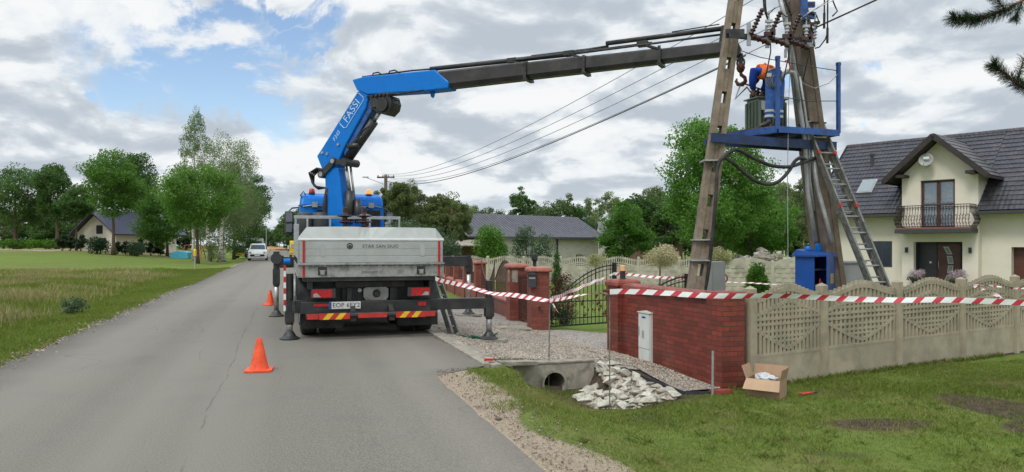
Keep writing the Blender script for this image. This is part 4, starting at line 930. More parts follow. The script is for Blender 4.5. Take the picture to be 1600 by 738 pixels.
e1 = beam_sec(2.85, 5.30, 5.335, 5.755, 5.345, 5.73, .185, 'extension_boom', crane, M['boom'])
beam_sec(5.30, 6.68, 5.352, 5.715, 5.355, 5.70, .165, 'extension_stage', e1, M['boom']); beam_sec(6.68, 8.30, 5.362, 5.69, 5.37, 5.67, .148, 'extension_stage', e1, M['boom']); beam_sec(8.30, 9.62, 5.378, 5.66, 5.385, 5.65, .13, 'extension_stage', e1, M['boom'])
for r, z, w_ in ((5.26,5.34,.2),(6.64,5.34,.18),(8.28,5.35,.165)):
    m = MB(MCL); m.bb(r-.045,r+.045,-w_,w_,z-.03,z+.02); m.bb(r-.03,r+.03,-w_-.01,-w_+.01,z,z+.36); m.bb(r-.03,r+.03,w_-.01,w_+.01,z,z+.36)
    m.bar((r,-w_,z+.30), (r-.38,-.04,z+.47), .05, .035); m.bar((r,w_,z+.30), (r-.38,.04,z+.47), .05, .035); m.bb(r-.5,r-.28,-.09,.09,z+.43,z+.53); m.build('extension_bracket', M['black'], e1)
m = MB(MCL); m.cyl((2.68,-.03,5.86), (6.21,-.03,5.80), .055, 10); m.cyl((6.15,.05,5.86),(7.12,.05,5.885), .03, 8); m.cyl((7.1,-.03,5.93), (9.55,-.03,5.93), .05, 10)
m.cyl((5.3,.06,5.89),(7.1,.06,5.88), .022, 6); m.cyl((6.3,-.08,5.78),(9.55,-.08,5.80), .022, 6); m.cyl((4.9,-.08,5.80),(8.1,-.06,5.82), .018, 6); m.cyl((8.5,0,6.0),(9.45,0,6.03), .012, 6)
m.build('extension_cylinder', M['black'], e1, smooth=True)
plate([(9.45,5.62),(9.5,5.98),(9.63,5.98),(9.66,5.7),(9.80,5.66),(9.87,5.5),(9.84,5.33),(9.55,5.35)], -.1, .1, M['black'], 'boom_tip', e1, bevel=.02)
# hook
m = MB(MCL); m.bb(9.82,9.9,-.03,.03,5.2,5.4)
m.tube([(9.86+.07*math.cos(a), 0, 5.22+.10*math.sin(a)) for a in np.linspace(0, 6.28, 13)[:-1]], .02, 6, closed=True); sw_ = m.build('swivel', M['black'], e1)
m = MB(MCL); m.lathe([(.02,.12),(.07,.1),(.085,.02),(.06,-.04),(.02,-.07)], (9.86,0,5.09), 12)
m.tube([(9.86,0,5.04),(9.87,0,4.98),(9.94,0,4.92),(9.95,0,4.85),(9.89,0,4.79),(9.81,0,4.80),(9.77,0,4.87),(9.79,0,4.92)], [.03,.035,.036,.04,.045,.04,.03,.012], 8)
hook = m.build('hook', M['rust'], sw_, smooth=True)
# winch, cylinders, linkage, hoses
m = MB(MCL); m.prism([(.98,5.36),(1.60,5.30),(1.66,5.12),(1.62,4.97),(1.46,4.84),(1.24,4.9),(1.06,5.02)], lambda a, b: (a, -.2, b), lambda a, b: (a, .22, b)); m.cyl((1.40,-.26,5.08),(1.40,-.2,5.08), .17, 16); m.cyl((1.15,-.24,5.15),(1.15,-.18,5.15), .12, 14)
for k in range(5): m.box((1.1+.12*k,-.22,5.32), (.07,.06,.06))
m.tube([(1.66,-.05,5.2),(1.78,-.05,5.18),(1.76,-.05,5.05),(1.68,-.05,4.98)], .022, 6)
m.build('winch', M['black'], crane, bevel=.02)
m = MB(MCL); m.cyl((.18,-.02,3.84), (1.0,-.02,4.74), .12, 14); m.bb(.3,.62,-.2,-.1,4.08,4.2); m.tube([(.2,-.12,3.95),(.6,-.14,4.32),(.75,-.15,4.52),(.95,-.12,4.62)], .018, 6); m.bar((.35,-.1,4.15),(.72,-.1,4.38),.08,.1); mm = m.build('boom_cylinder', M['black'], crane, smooth=True)
m = MB(MCL); m.cyl((1.0,-.02,4.74), (1.2,-.02,4.98), .05, 10); m.build('rod', M['steel'], mm, smooth=True)
m = MB(MCL); m.cyl((.23,-.05,2.2), (.27,-.05,3.02), .12, 14); m.cyl((.46,.04,2.2), (.44,.04,2.8), .09, 14); mm = m.build('lift_cylinder', M['boom'], crane, smooth=True)
m = MB(MCL); m.cyl((.26,-.05,3.0), (.12,-.05,3.72), .05, 10); m.cyl((.34,.05,2.8), (.2,.05,3.7), .03, 8); m.build('rod', M['steel'], mm, smooth=True)
m = MB(MCL); m.bar((-.50,-.22,3.47), (-.12,-.22,3.76), .05, .15); m.bar((-.12,-.22,3.76), (.24,-.22,3.74), .05, .12); m.bar((-.50,.22,3.47), (-.12,.22,3.76), .05, .15)
for r, z, w_ in ((-.50,3.46,.10),(-.12,3.78,.09),(.24,3.74,.10)): m.cyl((r,-.27,z), (r,.27,z), w_, 14)
m.build('linkage', M['black'], crane)
m = MB(MCL)
for r, z in ((-.50,3.46),(-.12,3.78)): m.cyl((r,-.28,z),(r,-.27,z), .06, 12)
m.build('linkage_pin', M['galv'], crane)
m = MB(MCL)
for k in range(4):
    o_ = .05*k; m.tube([(-.45,-.1-o_,3.55),(-.62,-.12-o_,3.62),(-.85-.01*k,-.12-o_,3.45+.02*k),(-.88+.03*k,-.1-o_,3.25),(-.72,-.1-o_,3.10+.02*k),(-.45,-.12,3.12),(-.36,-.1-o_,2.9),(-.36,-.12,2.2)], .024, 6)
m.tube([(-.36,-.14,3.1),(-.42,-.18,2.7),(-.4,-.18,2.2)], .07, 8)
for k in range(2): m.tube([(.9+.5*k,0,5.83),(1.0+.5*k,-.05,5.93+.0*k),(1.15+.5*k,-.05,5.94),(1.28+.5*k,0,5.85)], .018, 6)
m.tube([(.7,-.1,5.86),(2.2,-.1,5.86),(2.7,-.1,5.84)], .02, 6)
m.tube([(.9,-.18,5.33),(1.4,-.2,5.36),(1.9,-.2,5.31),(2.6,-.2,5.33)], .02, 6)
m.build('hose', M['rubber'], crane, smooth=True, split=1)
# goods standing in the bed: spare insulators and a green pole end
def insulator_profile(n, L, r0, r1):
    p = [(r0*.8, 0)]
    for i in range(n):
        z = L*(i+.15)/n; d = L/n; p += [(r0, z), (r1, z+d*.25), (r1*.97, z+d*.38), (r0, z+d*.62)]
    return p+[(r0*.8, L)]
for i, (x, y) in enumerate(((-.12,4.7),(.32,4.6))):
    p = MT @ Vector((x, y, 1.185)); m = MB(); m.lathe([(.16,0),(.16,.76),(.2,.78),(.2,.81)]+[(r, z+.81) for r, z in insulator_profile(3, .42, .06, .19)]+[(.05,1.25),(.05,1.35),(.02,1.37)], (0,0,0), 18)
    o = solo(m, 'spare_bushing', M['porc'], ('left' if i == 0 else 'right')+' one of two dark ribbed bushings standing in the truck bed', 'insulator', base=(0,0,0), group='bushings standing in the truck bed', smooth='auto'); o.location = p
p = MT @ Vector((.75, 4.4, 1.185)); m = MB(); m.cyl((0,0,0), (.08,.1,.95), .07, 10, 0, .06); m.cyl((.08,.1,.95),(.085,.105,1.0), .075, 10)
o = solo(m, 'green_roll', M['tank'], 'pale green roll leaning in the truck bed', 'roll', base=(0,0,0)); o.location = p
# ladder pieces leaning behind the truck's right corner
def ladder(name, label, a, b, wvec, rungs, rail=(.03,.08), mat=None, sections=1):
    a, b, wv = Vector(a), Vector(b), Vector(wvec); root = thing(name, label, 'ladder', a, 0, None, True)
    d = (b-a).normalized(); L = (b-a).length; nrm = d.cross(wv).normalized()
    for s in (0, 1):
        m = MB(); q = a+wv*s; m.bar(q, q+d*L, rail[0], rail[1], up=nrm)
        if sections > 1: q2 = q+nrm*.075+wv.normalized()*(.03 if s == 0 else -.03)+d*.25; m.bar(q2, q2+d*L*.93, rail[0], rail[1]*.8, up=nrm)
        m.build('rail', mat or M['ladder'], root)
    for i in range(rungs):
        m = MB(); q = a+d*(L*(i+.6)/rungs); m.tube([q, q+wv], .015, 6); m.tube([q+nrm*.02, q+wv+nrm*.02], .012, 6)
        if sections > 1: m.tube([q+nrm*.075+d*.12, q+wv+nrm*.075+d*.12], .016, 6)
        m.build('rung', M['galv'], root)
    return root
pa = at(704, 14.0); pa.z = gzf(pa.x, pa.y)+.02; pb = MT @ Vector((1.30, 1.4, 1.12))
ladder('folded_ladder', 'short grey ladder leaning against the right rear side of the crane truck', pa, pb, (.10, .22, 0), 6, (.035,.09))
# cones
M['conein'] = M['orange']
cone = thing('traffic_cone', 'orange traffic cone nearest the camera, alone on the asphalt left of the truck', 'traffic cone', at(405.5, 9.65, .001), .2, 'orange traffic cones on the road')
m = MB(); m.prism([(-.14,-.17),(.14,-.17),(.17,-.14),(.17,.14),(.14,.17),(-.14,.17),(-.17,.14),(-.17,-.14)], lambda a, b: (a, b, 0), lambda a, b: (a, b, .03)); m.build('base', M['orange'], cone, bevel=.006)
m = MB(); m.lathe([(.125,.03),(.118,.045),(.10,.12),(.034,.42),(.030,.43),(.022,.43),(.020,.40)], (0,0,0), 28); m.build('cone', M['orange'], cone, smooth='auto')
dup(cone, at(422.5, 20.2, .001), 1.0, 'smaller looking orange traffic cone farther up the road beside the front outrigger', scale=(.95, .95, .95))
# oncoming vehicles
def wheel_small(root, x, y, r, w_, mat=None):
    m = MB(); m.lathe([(r*.6,-w_/2),(r*.95,-w_/2),(r,-w_/3),(r,w_/3),(r*.95,w_/2),(r*.6,w_/2)], (x, y, r), 18, ax=(1,0,0)); t_ = m.build('wheel', M['rubber'], root)
    m = MB(); s = 1 if x > 0 else -1; m.lathe([(.04,0),(r*.6,.01),(r*.62,-.02)], (x+s*w_/2, y, r), 14, ax=(s,0,0)); m.build('rim', M['galv'], t_)
def loft(m, secs, mi=0, cap=True):
    n = len(secs[0]); v = [p for s in secs for p in s]; f = [(i*n+j, i*n+(j+1) % n, (i+1)*n+(j+1) % n, (i+1)*n+j) for i in range(len(secs)-1) for j in range(n)]
    if cap: f += [tuple(range(n))[::-1], tuple((len(secs)-1)*n+j for j in range(n))]
    m.add(v, f, mi)
cx = at(402.5, 77.5)
car = thing('parked_car', 'small white hatchback coming down the far lane of the road', 'car', (cx.x, cx.y, .002), R(17.2)); car.scale = (1.1, 1.1, 1.1)
car.name = 'white_car'
def csec(y, w_, z0, z1, inset=.12): return [(-w_+.05,y,z0),(w_-.05,y,z0),(w_,y,z0+.15),(w_,y,(z0+z1)/2),(w_-inset*.4,y,z1-.05),(w_-inset,y,z1),(-w_+inset,y,z1),(-w_+inset*.4,y,z1-.05),(-w_,y,(z0+z1)/2),(-w_,y,z0+.15)]
m = MB(); loft(m, [csec(y, w_, z0, z1) for y, w_, z0, z1 in ((0,.70,.28,.62),(.06,.80,.22,.74),(.3,.87,.2,.90),(.9,.89,.2,1.02),(1.6,.89,.2,1.06),(3.2,.89,.2,1.06),(3.9,.86,.22,1.0),(4.1,.78,.3,.9))])
m.build('body', M['white'], car, smooth='auto')
def rsec(y, w_, z1): return [(-.80,y,1.0),(.80,y,1.0),(w_,y,z1-.06),(w_-.1,y,z1),(-w_+.1,y,z1),(-w_,y,z1-.06)]
m = MB(); loft(m, [[(-.78,1.05,1.0),(.78,1.05,1.0),(.78,1.06,1.02),(.7,1.06,1.03),(-.7,1.06,1.03),(-.78,1.06,1.02)], rsec(1.75,.66,1.58), rsec(2.6,.68,1.64), rsec(3.5,.66,1.58), rsec(3.95,.7,1.1)]); m.build('roof', M['white'], car, smooth='auto')
m = MB(); m.add([(-.70,1.12,1.08),(.70,1.12,1.08),(.60,1.66,1.53),(-.60,1.66,1.53)], [(0,1,2,3)]); ws = m.build('windscreen', M['carglass'], car); ws.location.y = -.03
m = MB(); m.add([(.79,1.4,1.1),(.79,3.6,1.1),(.69,3.3,1.5),(.69,1.85,1.52)], [(0,1,2,3)]); m.add([(-.79,1.4,1.1),(-.79,3.6,1.1),(-.69,3.3,1.5),(-.69,1.85,1.52)], [(3,2,1,0)]); sg = m.build('side_window', M['carglass'], car); sg.scale.x = 1.03
m = MB(); m.prism([(-.62,.40),(.62,.40),(.68,.50),(.60,.60),(-.60,.60),(-.68,.50)], lambda a, b: (a, -.025, b), lambda a, b: (a, .1, b)); m.build('grille', M['dark'], car, bevel=.02)
m = MB(); m.bb(-.25,.25,-.035,-.028,.46,.56); m.build('number_plate', M['tapewhite'], car)
for s in (-1, 1):
    m = MB(); m.ball((s*.64,.05,.78), .12, 12, sc=(1,.5,.8)); m.build('headlight', M['galv'], car, smooth=True)
    m = MB(); m.ball((s*.96,1.35,1.08), .11, 10, sc=(.9,.6,.7)); m.build('side_mirror', M['white'], car, smooth=True)
    wheel_small(car, s*.80, .85, .31, .2); wheel_small(car, s*.80, 3.35, .31, .2)
def lorry(name, label, cat, loc, rz, cabmat, sidemat, W_, H_, L_, yellow=False):
    root = thing(name, label, cat, loc, rz); root['category'] = cat
    m = MB(); m.prism([(0,.45),(-.02,1.2),(.25,H_-.1),(.45,H_),(2.0,H_),(2.0,.45)], lambda a, b: (-W_/2, a, b), lambda a, b: (W_/2, a, b)); cb = m.build('cab', cabmat, root, bevel=.05)
    m = MB(); m.add([(-W_/2+.12,-.03,1.25),(W_/2-.12,-.03,1.25),(W_/2-.16,.2,H_-.35),(-W_/2+.16,.2,H_-.35)], [(0,1,2,3)]); o = m.build('windscreen', M['carglass'], cb); o.location.y = -.02
    m = MB(); m.bb(-W_/2+.02,W_/2-.02,-.08,.0,.35,.75); m.build('bumper', sidemat, root, bevel=.03)
    m = MB(); m.bb(-W_/2,W_/2,2.15,2.15+L_,.9,H_-.3 if not yellow else 1.6); m.bb(-.4,.4,1.9,2.15+L_,.5,.9); m.build('cargo_body', sidemat, root, bevel=.03)
    for s in (-1, 1):
        m = MB(); m.box((s*(W_/2-.25),-.09,.6), (.3,.04,.16)); m.build('headlight', M['galv'], root)
        m = MB(); m.box((s*(W_/2+.18),.4,H_-.85), (.2,.12,.5)); m.build('side_mirror', M['white'], root, bevel=.02)
        for y in (1.0, L_+1.2): wheel_small(root, s*(W_/2-.15), y, .46, .28)
    return root
p = at(397, 96); lorry('blue_lorry', 'blue and white lorry right behind the white car', 'lorry', (p.x, p.y, .002), R(17.2), M['white'], M['cabblue'], 2.3, 2.5, 5)
p = at(380.5, 99); p.z = gzf(p.x, p.y); lorry('yellow_dumper', 'yellow and black dumper parked on the verge under the trees', 'dumper', p, R(17.2), M['black'], M['yellow'], 2.0, 1.6, 3.0, True)
p = at(465, 96); p.z = .002; lorry('yellow_van', 'yellow van half hidden behind the left side of the crane truck', 'van', p, R(17.2), M['yellow'], M['yellow'], 1.9, 2.2, 2.6)
# ------------------------------------------------------------------ culvert
hwz = -.10
hs = thing('culvert_headwall', 'concrete headwall with a round pipe mouth below the driveway', 'culvert', (*XY(10.24, 3.85), -.6), math.atan2(.296, .955))
NP = 28; px0, pz0, pr = -.02, .20, .20            # pipe mouth centre in the wall's own frame
m = MB(); outer_ = []; inner_ = []
for i in range(NP):
    a = 2*math.pi*i/NP+math.pi/4*0; ca, sa = math.cos(a), math.sin(a); inner_.append((px0+pr*ca, pz0+pr*sa))
    k = min((.63/abs(ca)) if abs(ca) > 1e-6 else 9, ((.49-pz0)/sa if sa > 0 else (.35/-sa)) if abs(sa) > 1e-6 else 9); outer_.append((px0+k*ca, pz0+k*sa))
for y0, y1 in ((0, .16),):
    v = [(x, y0, z) for x, z in outer_]+[(x, y0, z) for x, z in inner_]+[(x, y1, z) for x, z in outer_]+[(x, y1, z) for x, z in inner_]; f = []
    for i in range(NP):
        j = (i+1) % NP; f += [(i, j, NP+j, NP+i), (2*NP+i, 3*NP+i, 3*NP+j, 2*NP+j), (i, 2*NP+i, 2*NP+j, j)]
    m.add(v, f)
for x0, x1 in ((-.66, -.60), (.56, .62)): m.bb(x0, x1, -.001, .161, -.15, .489)
hw = m.build('wall', M['conc'], hs)
m = MB(); m.bb(-.67,.63,-.012,.175,.492,.525); m.build('top_slab', M['conc'], hs, bevel=.008)
m = MB(); v = []; 
for y in (-.02, 1.6): 
    for r in (pr-.002, pr-.035): v += [(px0+r*math.cos(2*math.pi*i/24), y, pz0+r*math.sin(2*math.pi*i/24)) for i in range(24)]
f = []
for i in range(24):
    j = (i+1) % 24; f += [(i, j, 24+j, 24+i), (24+i, 24+j, 72+j, 72+i), (i, 48+i, 48+j, j), (48+i, 72+i, 72+j, 48+j)]
m.add(v, f); m.add([(px0-.2,1.58,pz0-.2),(px0+.2,1.58,pz0-.2),(px0+.2,1.58,pz0+.2),(px0-.2,1.58,pz0+.2)], [(0,1,2,3)], 1); m.build('pipe', [M['conc'], M['dark']], hs)
p0 = XY(9.86, 3.02); m = MB(); m.bar((*XY(10.1, 2.93), -.035), (*XY(10.16, 3.5), -.06), .2, .05); solo(m, 'concrete_slab', M['conc'], 'flat narrow concrete slab between the kerb end and the culvert headwall', 'slab')
# stones: six shapes, each stone its own object
def rock(seed):
    rg_ = random.Random(seed); m = MB(); n = 9; dirs = []
    import bmesh
    bm = bmesh.new()
    for _ in range(13):
        v = Vector((rg_.gauss(0,1), rg_.gauss(0,1), rg_.gauss(0,1))).normalized(); bm.verts.new((v.x*rg_.uniform(.8,1.15)*.5, v.y*rg_.uniform(.8,1.1)*.38, v.z*rg_.uniform(.8,1.1)*.17))
    bmesh.ops.convex_hull(bm, input=bm.verts); g = [v for v in bm.verts if not v.link_faces]; bmesh.ops.delete(bm, geom=g, context='VERTS'); bmesh.ops.bevel(bm, geom=list(bm.edges)+list(bm.verts), offset=.045, segments=2, affect='EDGES', profile=.5, clamp_overlap=True)
    me = bpy.data.meshes.new('stone'); bm.to_mesh(me); bm.free(); me.materials.append(M['stone']); return me
sm, t, b, o = newmat('limestone'); v = nn(t, 'ShaderNodeTexCoord').outputs['Object']; oi = nn(t, 'ShaderNodeObjectInfo')
c = mixc(t, oi.outputs['Random'], (.46,.43,.35), (.72,.70,.60)); c = mixc(t, smooth(t, noi(t, v, 5, 6, .7), .45, .7, 0, .7), c, (.24,.215,.16))
setc(t, b, c); b.inputs['Roughness'].default_value = .9; bump(t, b, noi(t, v, 9, 6, .7), .9, .04); M['stone'] = sm
rocks = [rock(s) for s in range(9)]
rd = random.Random(8); placed = []; LBL = 'pale grey broken stone in the heap between the culvert and the brick wall'; GRP = 'broken stones heaped beside the culvert'
poly = [(1.18,10.85),(1.0,10.65),(.92,10.2),(1.1,9.75),(1.6,9.55),(2.15,9.7),(2.22,9.98),(1.86,10.75),(1.55,11.3),(1.36,11.2)]
def inpoly(x, y, P=poly):
    c = False; j = len(P)-1
    for i in range(len(P)):
        if (P[i][1] > y) != (P[j][1] > y) and x < (P[j][0]-P[i][0])*(y-P[i][1])/(P[j][1]-P[i][1])+P[i][0]: c = not c
        j = i
    return c
def zst(x, y): return gzf(x, y)+.03
tries = 0; nst = 0
while nst < 230 and tries < 12000:
    tries += 1; x, y = rd.uniform(.8, 2.8), rd.uniform(8.9, 11.6); sz = rd.uniform(.19,.27) if tries < 1200 else (rd.uniform(.13,.19) if tries < 5000 else rd.uniform(.08,.13))
    if not inpoly(x, y): continue
    if any(math.hypot(x-a, y-b_) < (sz+c)*.35 for a, b_, c in placed): continue
    placed.append((x, y, sz)); o = bpy.data.objects.new('stone', rocks[nst % 9]); COL.objects.link(o); o.location = (x, y, zst(x, y)+sz*.12); o.scale = (sz*1.15, sz*1.15, sz*1.25)
    o.rotation_euler = (rd.uniform(-.35,.35), rd.uniform(-.35,.35), rd.uniform(0, 6.28)); tag(o, LBL, 'stone', GRP); nst += 1
rp = np.random.default_rng(3); n = 9000; X = rp.uniform(.85, 2.35, n); Y = rp.uniform(9.5, 11.4, n); k = np.array([inpoly(x, y) for x, y in zip(X, Y)]); X, Y = X[k], Y[k]
pebbles('stone_chips', X, Y, rp.gamma(1.8, .010, len(X))+.005, M['pebble'], 9, .01)
# ------------------------------------------------------------------ brick wall at the corner (x along the wall, y outwards to the road)
wd = Vector((1.79-2.94, 13.45-10.3, 0)).normalized(); WA = math.atan2(wd.y, wd.x)
bw = thing('brick_wall', 'dark red brick wall between its corner pillar and gate pillar', 'wall', (2.94, 10.3, -.42), WA)
m = MB(); m.bb(.38,2.97,-.30,-.06,-.2,1.28); m.build('wall', M['brick'], bw)
def capround(m, x0, x1, y0, y1, z0, h, r=.06):
    cx, cy = (x0+x1)/2, (y0+y1)/2; hx, hy = (x1-x0)/2, (y1-y0)/2
    for (dz, e) in ((0, 0),): pass
    levels = [(0,-.035),(0.002,-.005),(h*.25,.0),(h*.6,-.004),(h*.85,-.03),(h,-.09)]
    v = []
    for z, e in levels:
        for a, b_ in ((-1,-1),(1,-1),(1,1),(-1,1)):
            v.append((cx+a*(hx+e), cy+b_*(hy+e), z0+z))
    n = 4; L = len(levels); f = [(i*n+j, i*n+(j+1) % n, (i+1)*n+(j+1) % n, (i+1)*n+j) for i in range(L-1) for j in range(n)]+[(0,3,2,1), tuple((L-1)*n+j for j in range(n))]
    m.add(v, f)
m = MB(); k = 0; x = .38
while x < 2.96:
    x1 = min(x+.116, 2.97); pr_ = [(-.005,1.283),(-.36,1.283),(-.375,1.31),(-.36,1.36),(-.30,1.385),(-.18,1.395),(-.07,1.385),(-.005,1.36),(.012,1.31)]
    m.prism(pr_, lambda a, b_: (x+.003, a, b_), lambda a, b_: (x1-.003, a, b_)); x += .12
m.build('coping', M['cap'], bw)
m = MB(); m.bb(0,.38,-.38,0,-.2,1.335); pl1 = m.build('pillar', M['brick'], bw)
m = MB(); m.bb(-.012,.392,-.392,.012,1.338,1.405); m.build('pillar_cap', M['cap'], pl1, bevel=.012)
m = MB(); m.bb(2.97,3.37,-.37,.05,-.2,1.32); pl2 = m.build('pillar', M['brick'], bw)
m = MB(); capround(m, 2.93,3.41,-.41,.09,1.323,.13); m.build('pillar_cap', M['cap'], pl2, smooth=False, bevel=.025)
def pillar_lamp(name, label, loc, cat='lamp', s=1.):
    r = thing(name, label, cat, loc); m = MB(); m.lathe([(.06*s,0),(.06*s,.012),(.05*s,.02),(.05*s,.14*s),(.055*s,.145*s)], (0,0,0), 14); m.build('base', M['black'], r)
    m = MB(); m.lathe([(.05*s,.0),(.052*s,.09*s),(.04*s,.10*s)], (0,0,.147*s), 14); m.build('lamp_shade', M['amber'], r); return r
q = Vector((2.94,10.3,-.42))+Matrix.Rotation(WA, 3, 'Z') @ Vector((3.17,-.16,1.455)); pillar_lamp('pillar_lamp', 'small lamp with amber top on the gate pillar of the brick wall', q)
# meter cabinet
mc = thing('meter_cabinet', 'tall narrow white meter cabinet set against the brick wall', 'cabinet', Vector((2.94,10.3,-.42))+Matrix.Rotation(WA, 3, 'Z') @ Vector((2.15,-.06,0)), WA)
m = MB(); m.bb(-.19,.19,-.03,.05,-.05,.93); bd = m.build('body', M['whitebox'], mc, bevel=.006)
m = MB(); m.prism([(-.20,.932),(.20,.932),(.20,.945),(0,.972),(-.20,.945)], lambda a, b_: (a, -.04, b_), lambda a, b_: (a, .075, b_)); m.build('lid', M['whitebox'], bd)
m = MB(); m.bb(-.175,.175,.051,.062,.34,.92); dr_ = m.build('door', M['whitebox'], bd, bevel=.004)
m = MB(); m.bb(-.175,.175,.051,.060,.0,.325); m.build('lower_panel', M['whitebox'], bd, bevel=.004)
m = MB(); m.bb(.14,.16,.063,.075,.55,.70); m.build('hinge', M['galv'], bd)
m = MB(); m.bb(-.01,.03,.063,.082,.53,.64); m.build('handle', M['greybox'], bd, bevel=.004)
m = MB(); m.bb(-.06,.06,.0625,.064,.845,.875); m.build('label_plate', M['cabblue'], bd)
m = MB(); m.cyl((0,0,0),(.004,0,.62), .016, 8); solo(m, 'steel_stake', M['galv'], 'short rusty steel stake standing before the corner of the brick wall', 'stake', base=(0,0,0)).location = (at(1113, 9.95).x, 9.95, gzf(at(1113,9.95).x, 9.95)-.02)
m = MB(); m.bar((0,0,0),(.28,.05,.0),.12,.06); o = solo(m, 'loose_brick', M['cap'], 'loose red brick lying at the foot of the corner pillar', 'brick', base=(0,0,0)); o.location = (2.70, 10.0, gzf(2.7,10.0)+.035)
# ------------------------------------------------------------------ left gate pillars and ornamental fence
def pillar(name, label, x, y, zb, zt, wdt=.40, ang=0, mailbox=0):
    r = thing(name, label, 'gate pillar', (x, y, zb), ang); h = zt-zb
    m = MB(); m.bb(-wdt/2,wdt/2,-wdt/2,wdt/2,-.1,h-.11); pb_ = m.build('pillar_body', M['brick2'], r)
    m = MB(); capround(m, -wdt/2-.06,wdt/2+.06,-wdt/2-.06,wdt/2+.06,h-.107,.12); m.build('pillar_cap', M['cap2'], r, bevel=.025)
    return r
FA = math.atan2(25-16.8, -1.2-.62)
pillar('gate_pillar', 'brick pillar with grey mailbox at the left side of the driveway gate', .60, 16.85, -.26, 1.14, .42, FA)
pillar('gate_pillar', 'brick pillar with pale plate left of the mailbox pillar', .12, 18.95, -.28, 1.16, .46, FA)
m = MB(); m.bb(-.09,.09,-.05,.05,0,.28); m.prism([(-.1,.28),(.1,.28),(.1,.31),(0,.34),(-.1,.31)], lambda a, b_: (a, -.07, b_), lambda a, b_: (a, .06, b_)); m.bb(-.07,.07,-.056,-.05,.19,.22,1)
o = solo(m, 'mailbox', [M['anth'], M['galv']], 'dark grey mailbox hung on the gate pillar', 'mailbox', base=(0,0,0)); o.location = (.46, 16.58, .70); o.rotation_euler = (0, 0, -.15)
m = MB(); m.bb(-.13,.13,-.01,.01,0,.32); o = solo(m, 'notice_plate', M['conc'], 'pale blank plate on the pillar left of the mailbox', 'plate', base=(0,0,0), bevel=.01); o.location = (.02, 18.70, .70); o.rotation_euler = (0, 0, .1)
m = MB(); m.bb(-.03,.03,-.012,.012,0,.07); o = solo(m, 'door_bell', M['black'], 'small dark bell push low on the mailbox pillar', 'bell', base=(0,0,0)); o.location = (.62, 16.60, .20)
m = MB(); m.lathe([(.07,0),(.07,.02),(.045,.03),(.045,.16),(.085,.2),(.09,.3),(.07,.36),(.02,.38)], (0,0,0), 14)
o = solo(m, 'garden_lamp', M['black'], 'dark round lamp standing behind the mailbox pillar', 'lamp', base=(0,0,0), smooth='auto'); o.location = (.60, 19.6, 1.05)
m2 = MB(); m2.cyl((0,0,-1.4),(0,0,0),.03,8); m2.build('post', M['yellow'], o)
def bars_gate(root, L, zlo, zhi, h0, h1, curve, n, mat, rad=.009, name='gate_bars', orn=0, post=0, seed=0):
    m = MB(); top = lambda x: h0+(h1-h0)*curve(x/L)
    for i in range(n+1):
        x = L*i/n; m.cyl((x,0,zlo), (x,0,top(x)+.05), rad, 6)
    m.build(name, mat, root)
    m = MB(); pth = [(L*i/14, 0, top(L*i/14)) for i in range(15)]; m.tube(pth, .017, 6); m.tube([(x, y, z-.09) for x, y, z in pth], .012, 6) if orn else None
    m.bar((0,0,zlo),(L,0,zlo),.03,.035); m.bar((0,0,zlo+.16),(L,0,zlo+.16),.022,.025)
    m.bar((0,0,zhi),(L,0,zhi),.022,.025); m.build('gate_rail', mat, root)
    m = MB(); m.bb(L-.03,L+.05,-.04,.04,zlo-.03,top(L)+.06); m.bb(-.03,.03,-.025,.025,zlo-.03,top(0)+.05); m.build('gate_post', mat, root, split=1)
    if orn:
        m = MB(); rg_ = random.Random(seed)
        for k in range(46):
            x = L*(1-rg_.random()**1.5*.75); z = zlo+.2+rg_.random()*.5*(.3+x/L)
            m.ball((x, -.012, z), rg_.uniform(.022,.042), 6, sc=(1,.35,1), jit=.3, seed=k)
            if k % 3 == 0: m.tube([(x+.06*math.cos(a), -.01, z+.06*math.sin(a)) for a in np.linspace(0, 5, 8)], .006, 4)
        m.build('rosettes', M['gatebrown'], root)
zz0 = .07
gl = thing('gate_leaf', 'left driveway gate leaf of dark bars, swung open behind the mailbox pillar', 'gate', (.82, 16.95, -.30), math.atan2(1.0, 1.65))
bars_gate(gl, 1.95, .07, .62, .52, 1.46, lambda f: math.sin(f*math.pi/2)**.95, 17, M['gatedark'], .0095, orn=1, seed=2)
gr_ = thing('gate_leaf', 'right driveway gate leaf showing only its rising top behind the brick wall', 'gate', (1.90, 13.5, -.38), math.atan2(1.1, 1.55))
bars_gate(gr_, 1.92, .07, .62, .55, 1.40, lambda f: math.sin(f*math.pi/2)**.95, 17, M['gatedark'], .0095, orn=1, seed=3)
# pedestrian gate between the pillars
pg = thing('garden_gate', 'dark narrow garden gate between the two brick gate pillars', 'gate', (.55, 17.1, -.26), FA)
bars_gate(pg, 1.55, .06, .6, 1.1, 1.15, lambda f: math.sin(f*math.pi), 22, M['gatebrown'], .012, orn=1, seed=5)
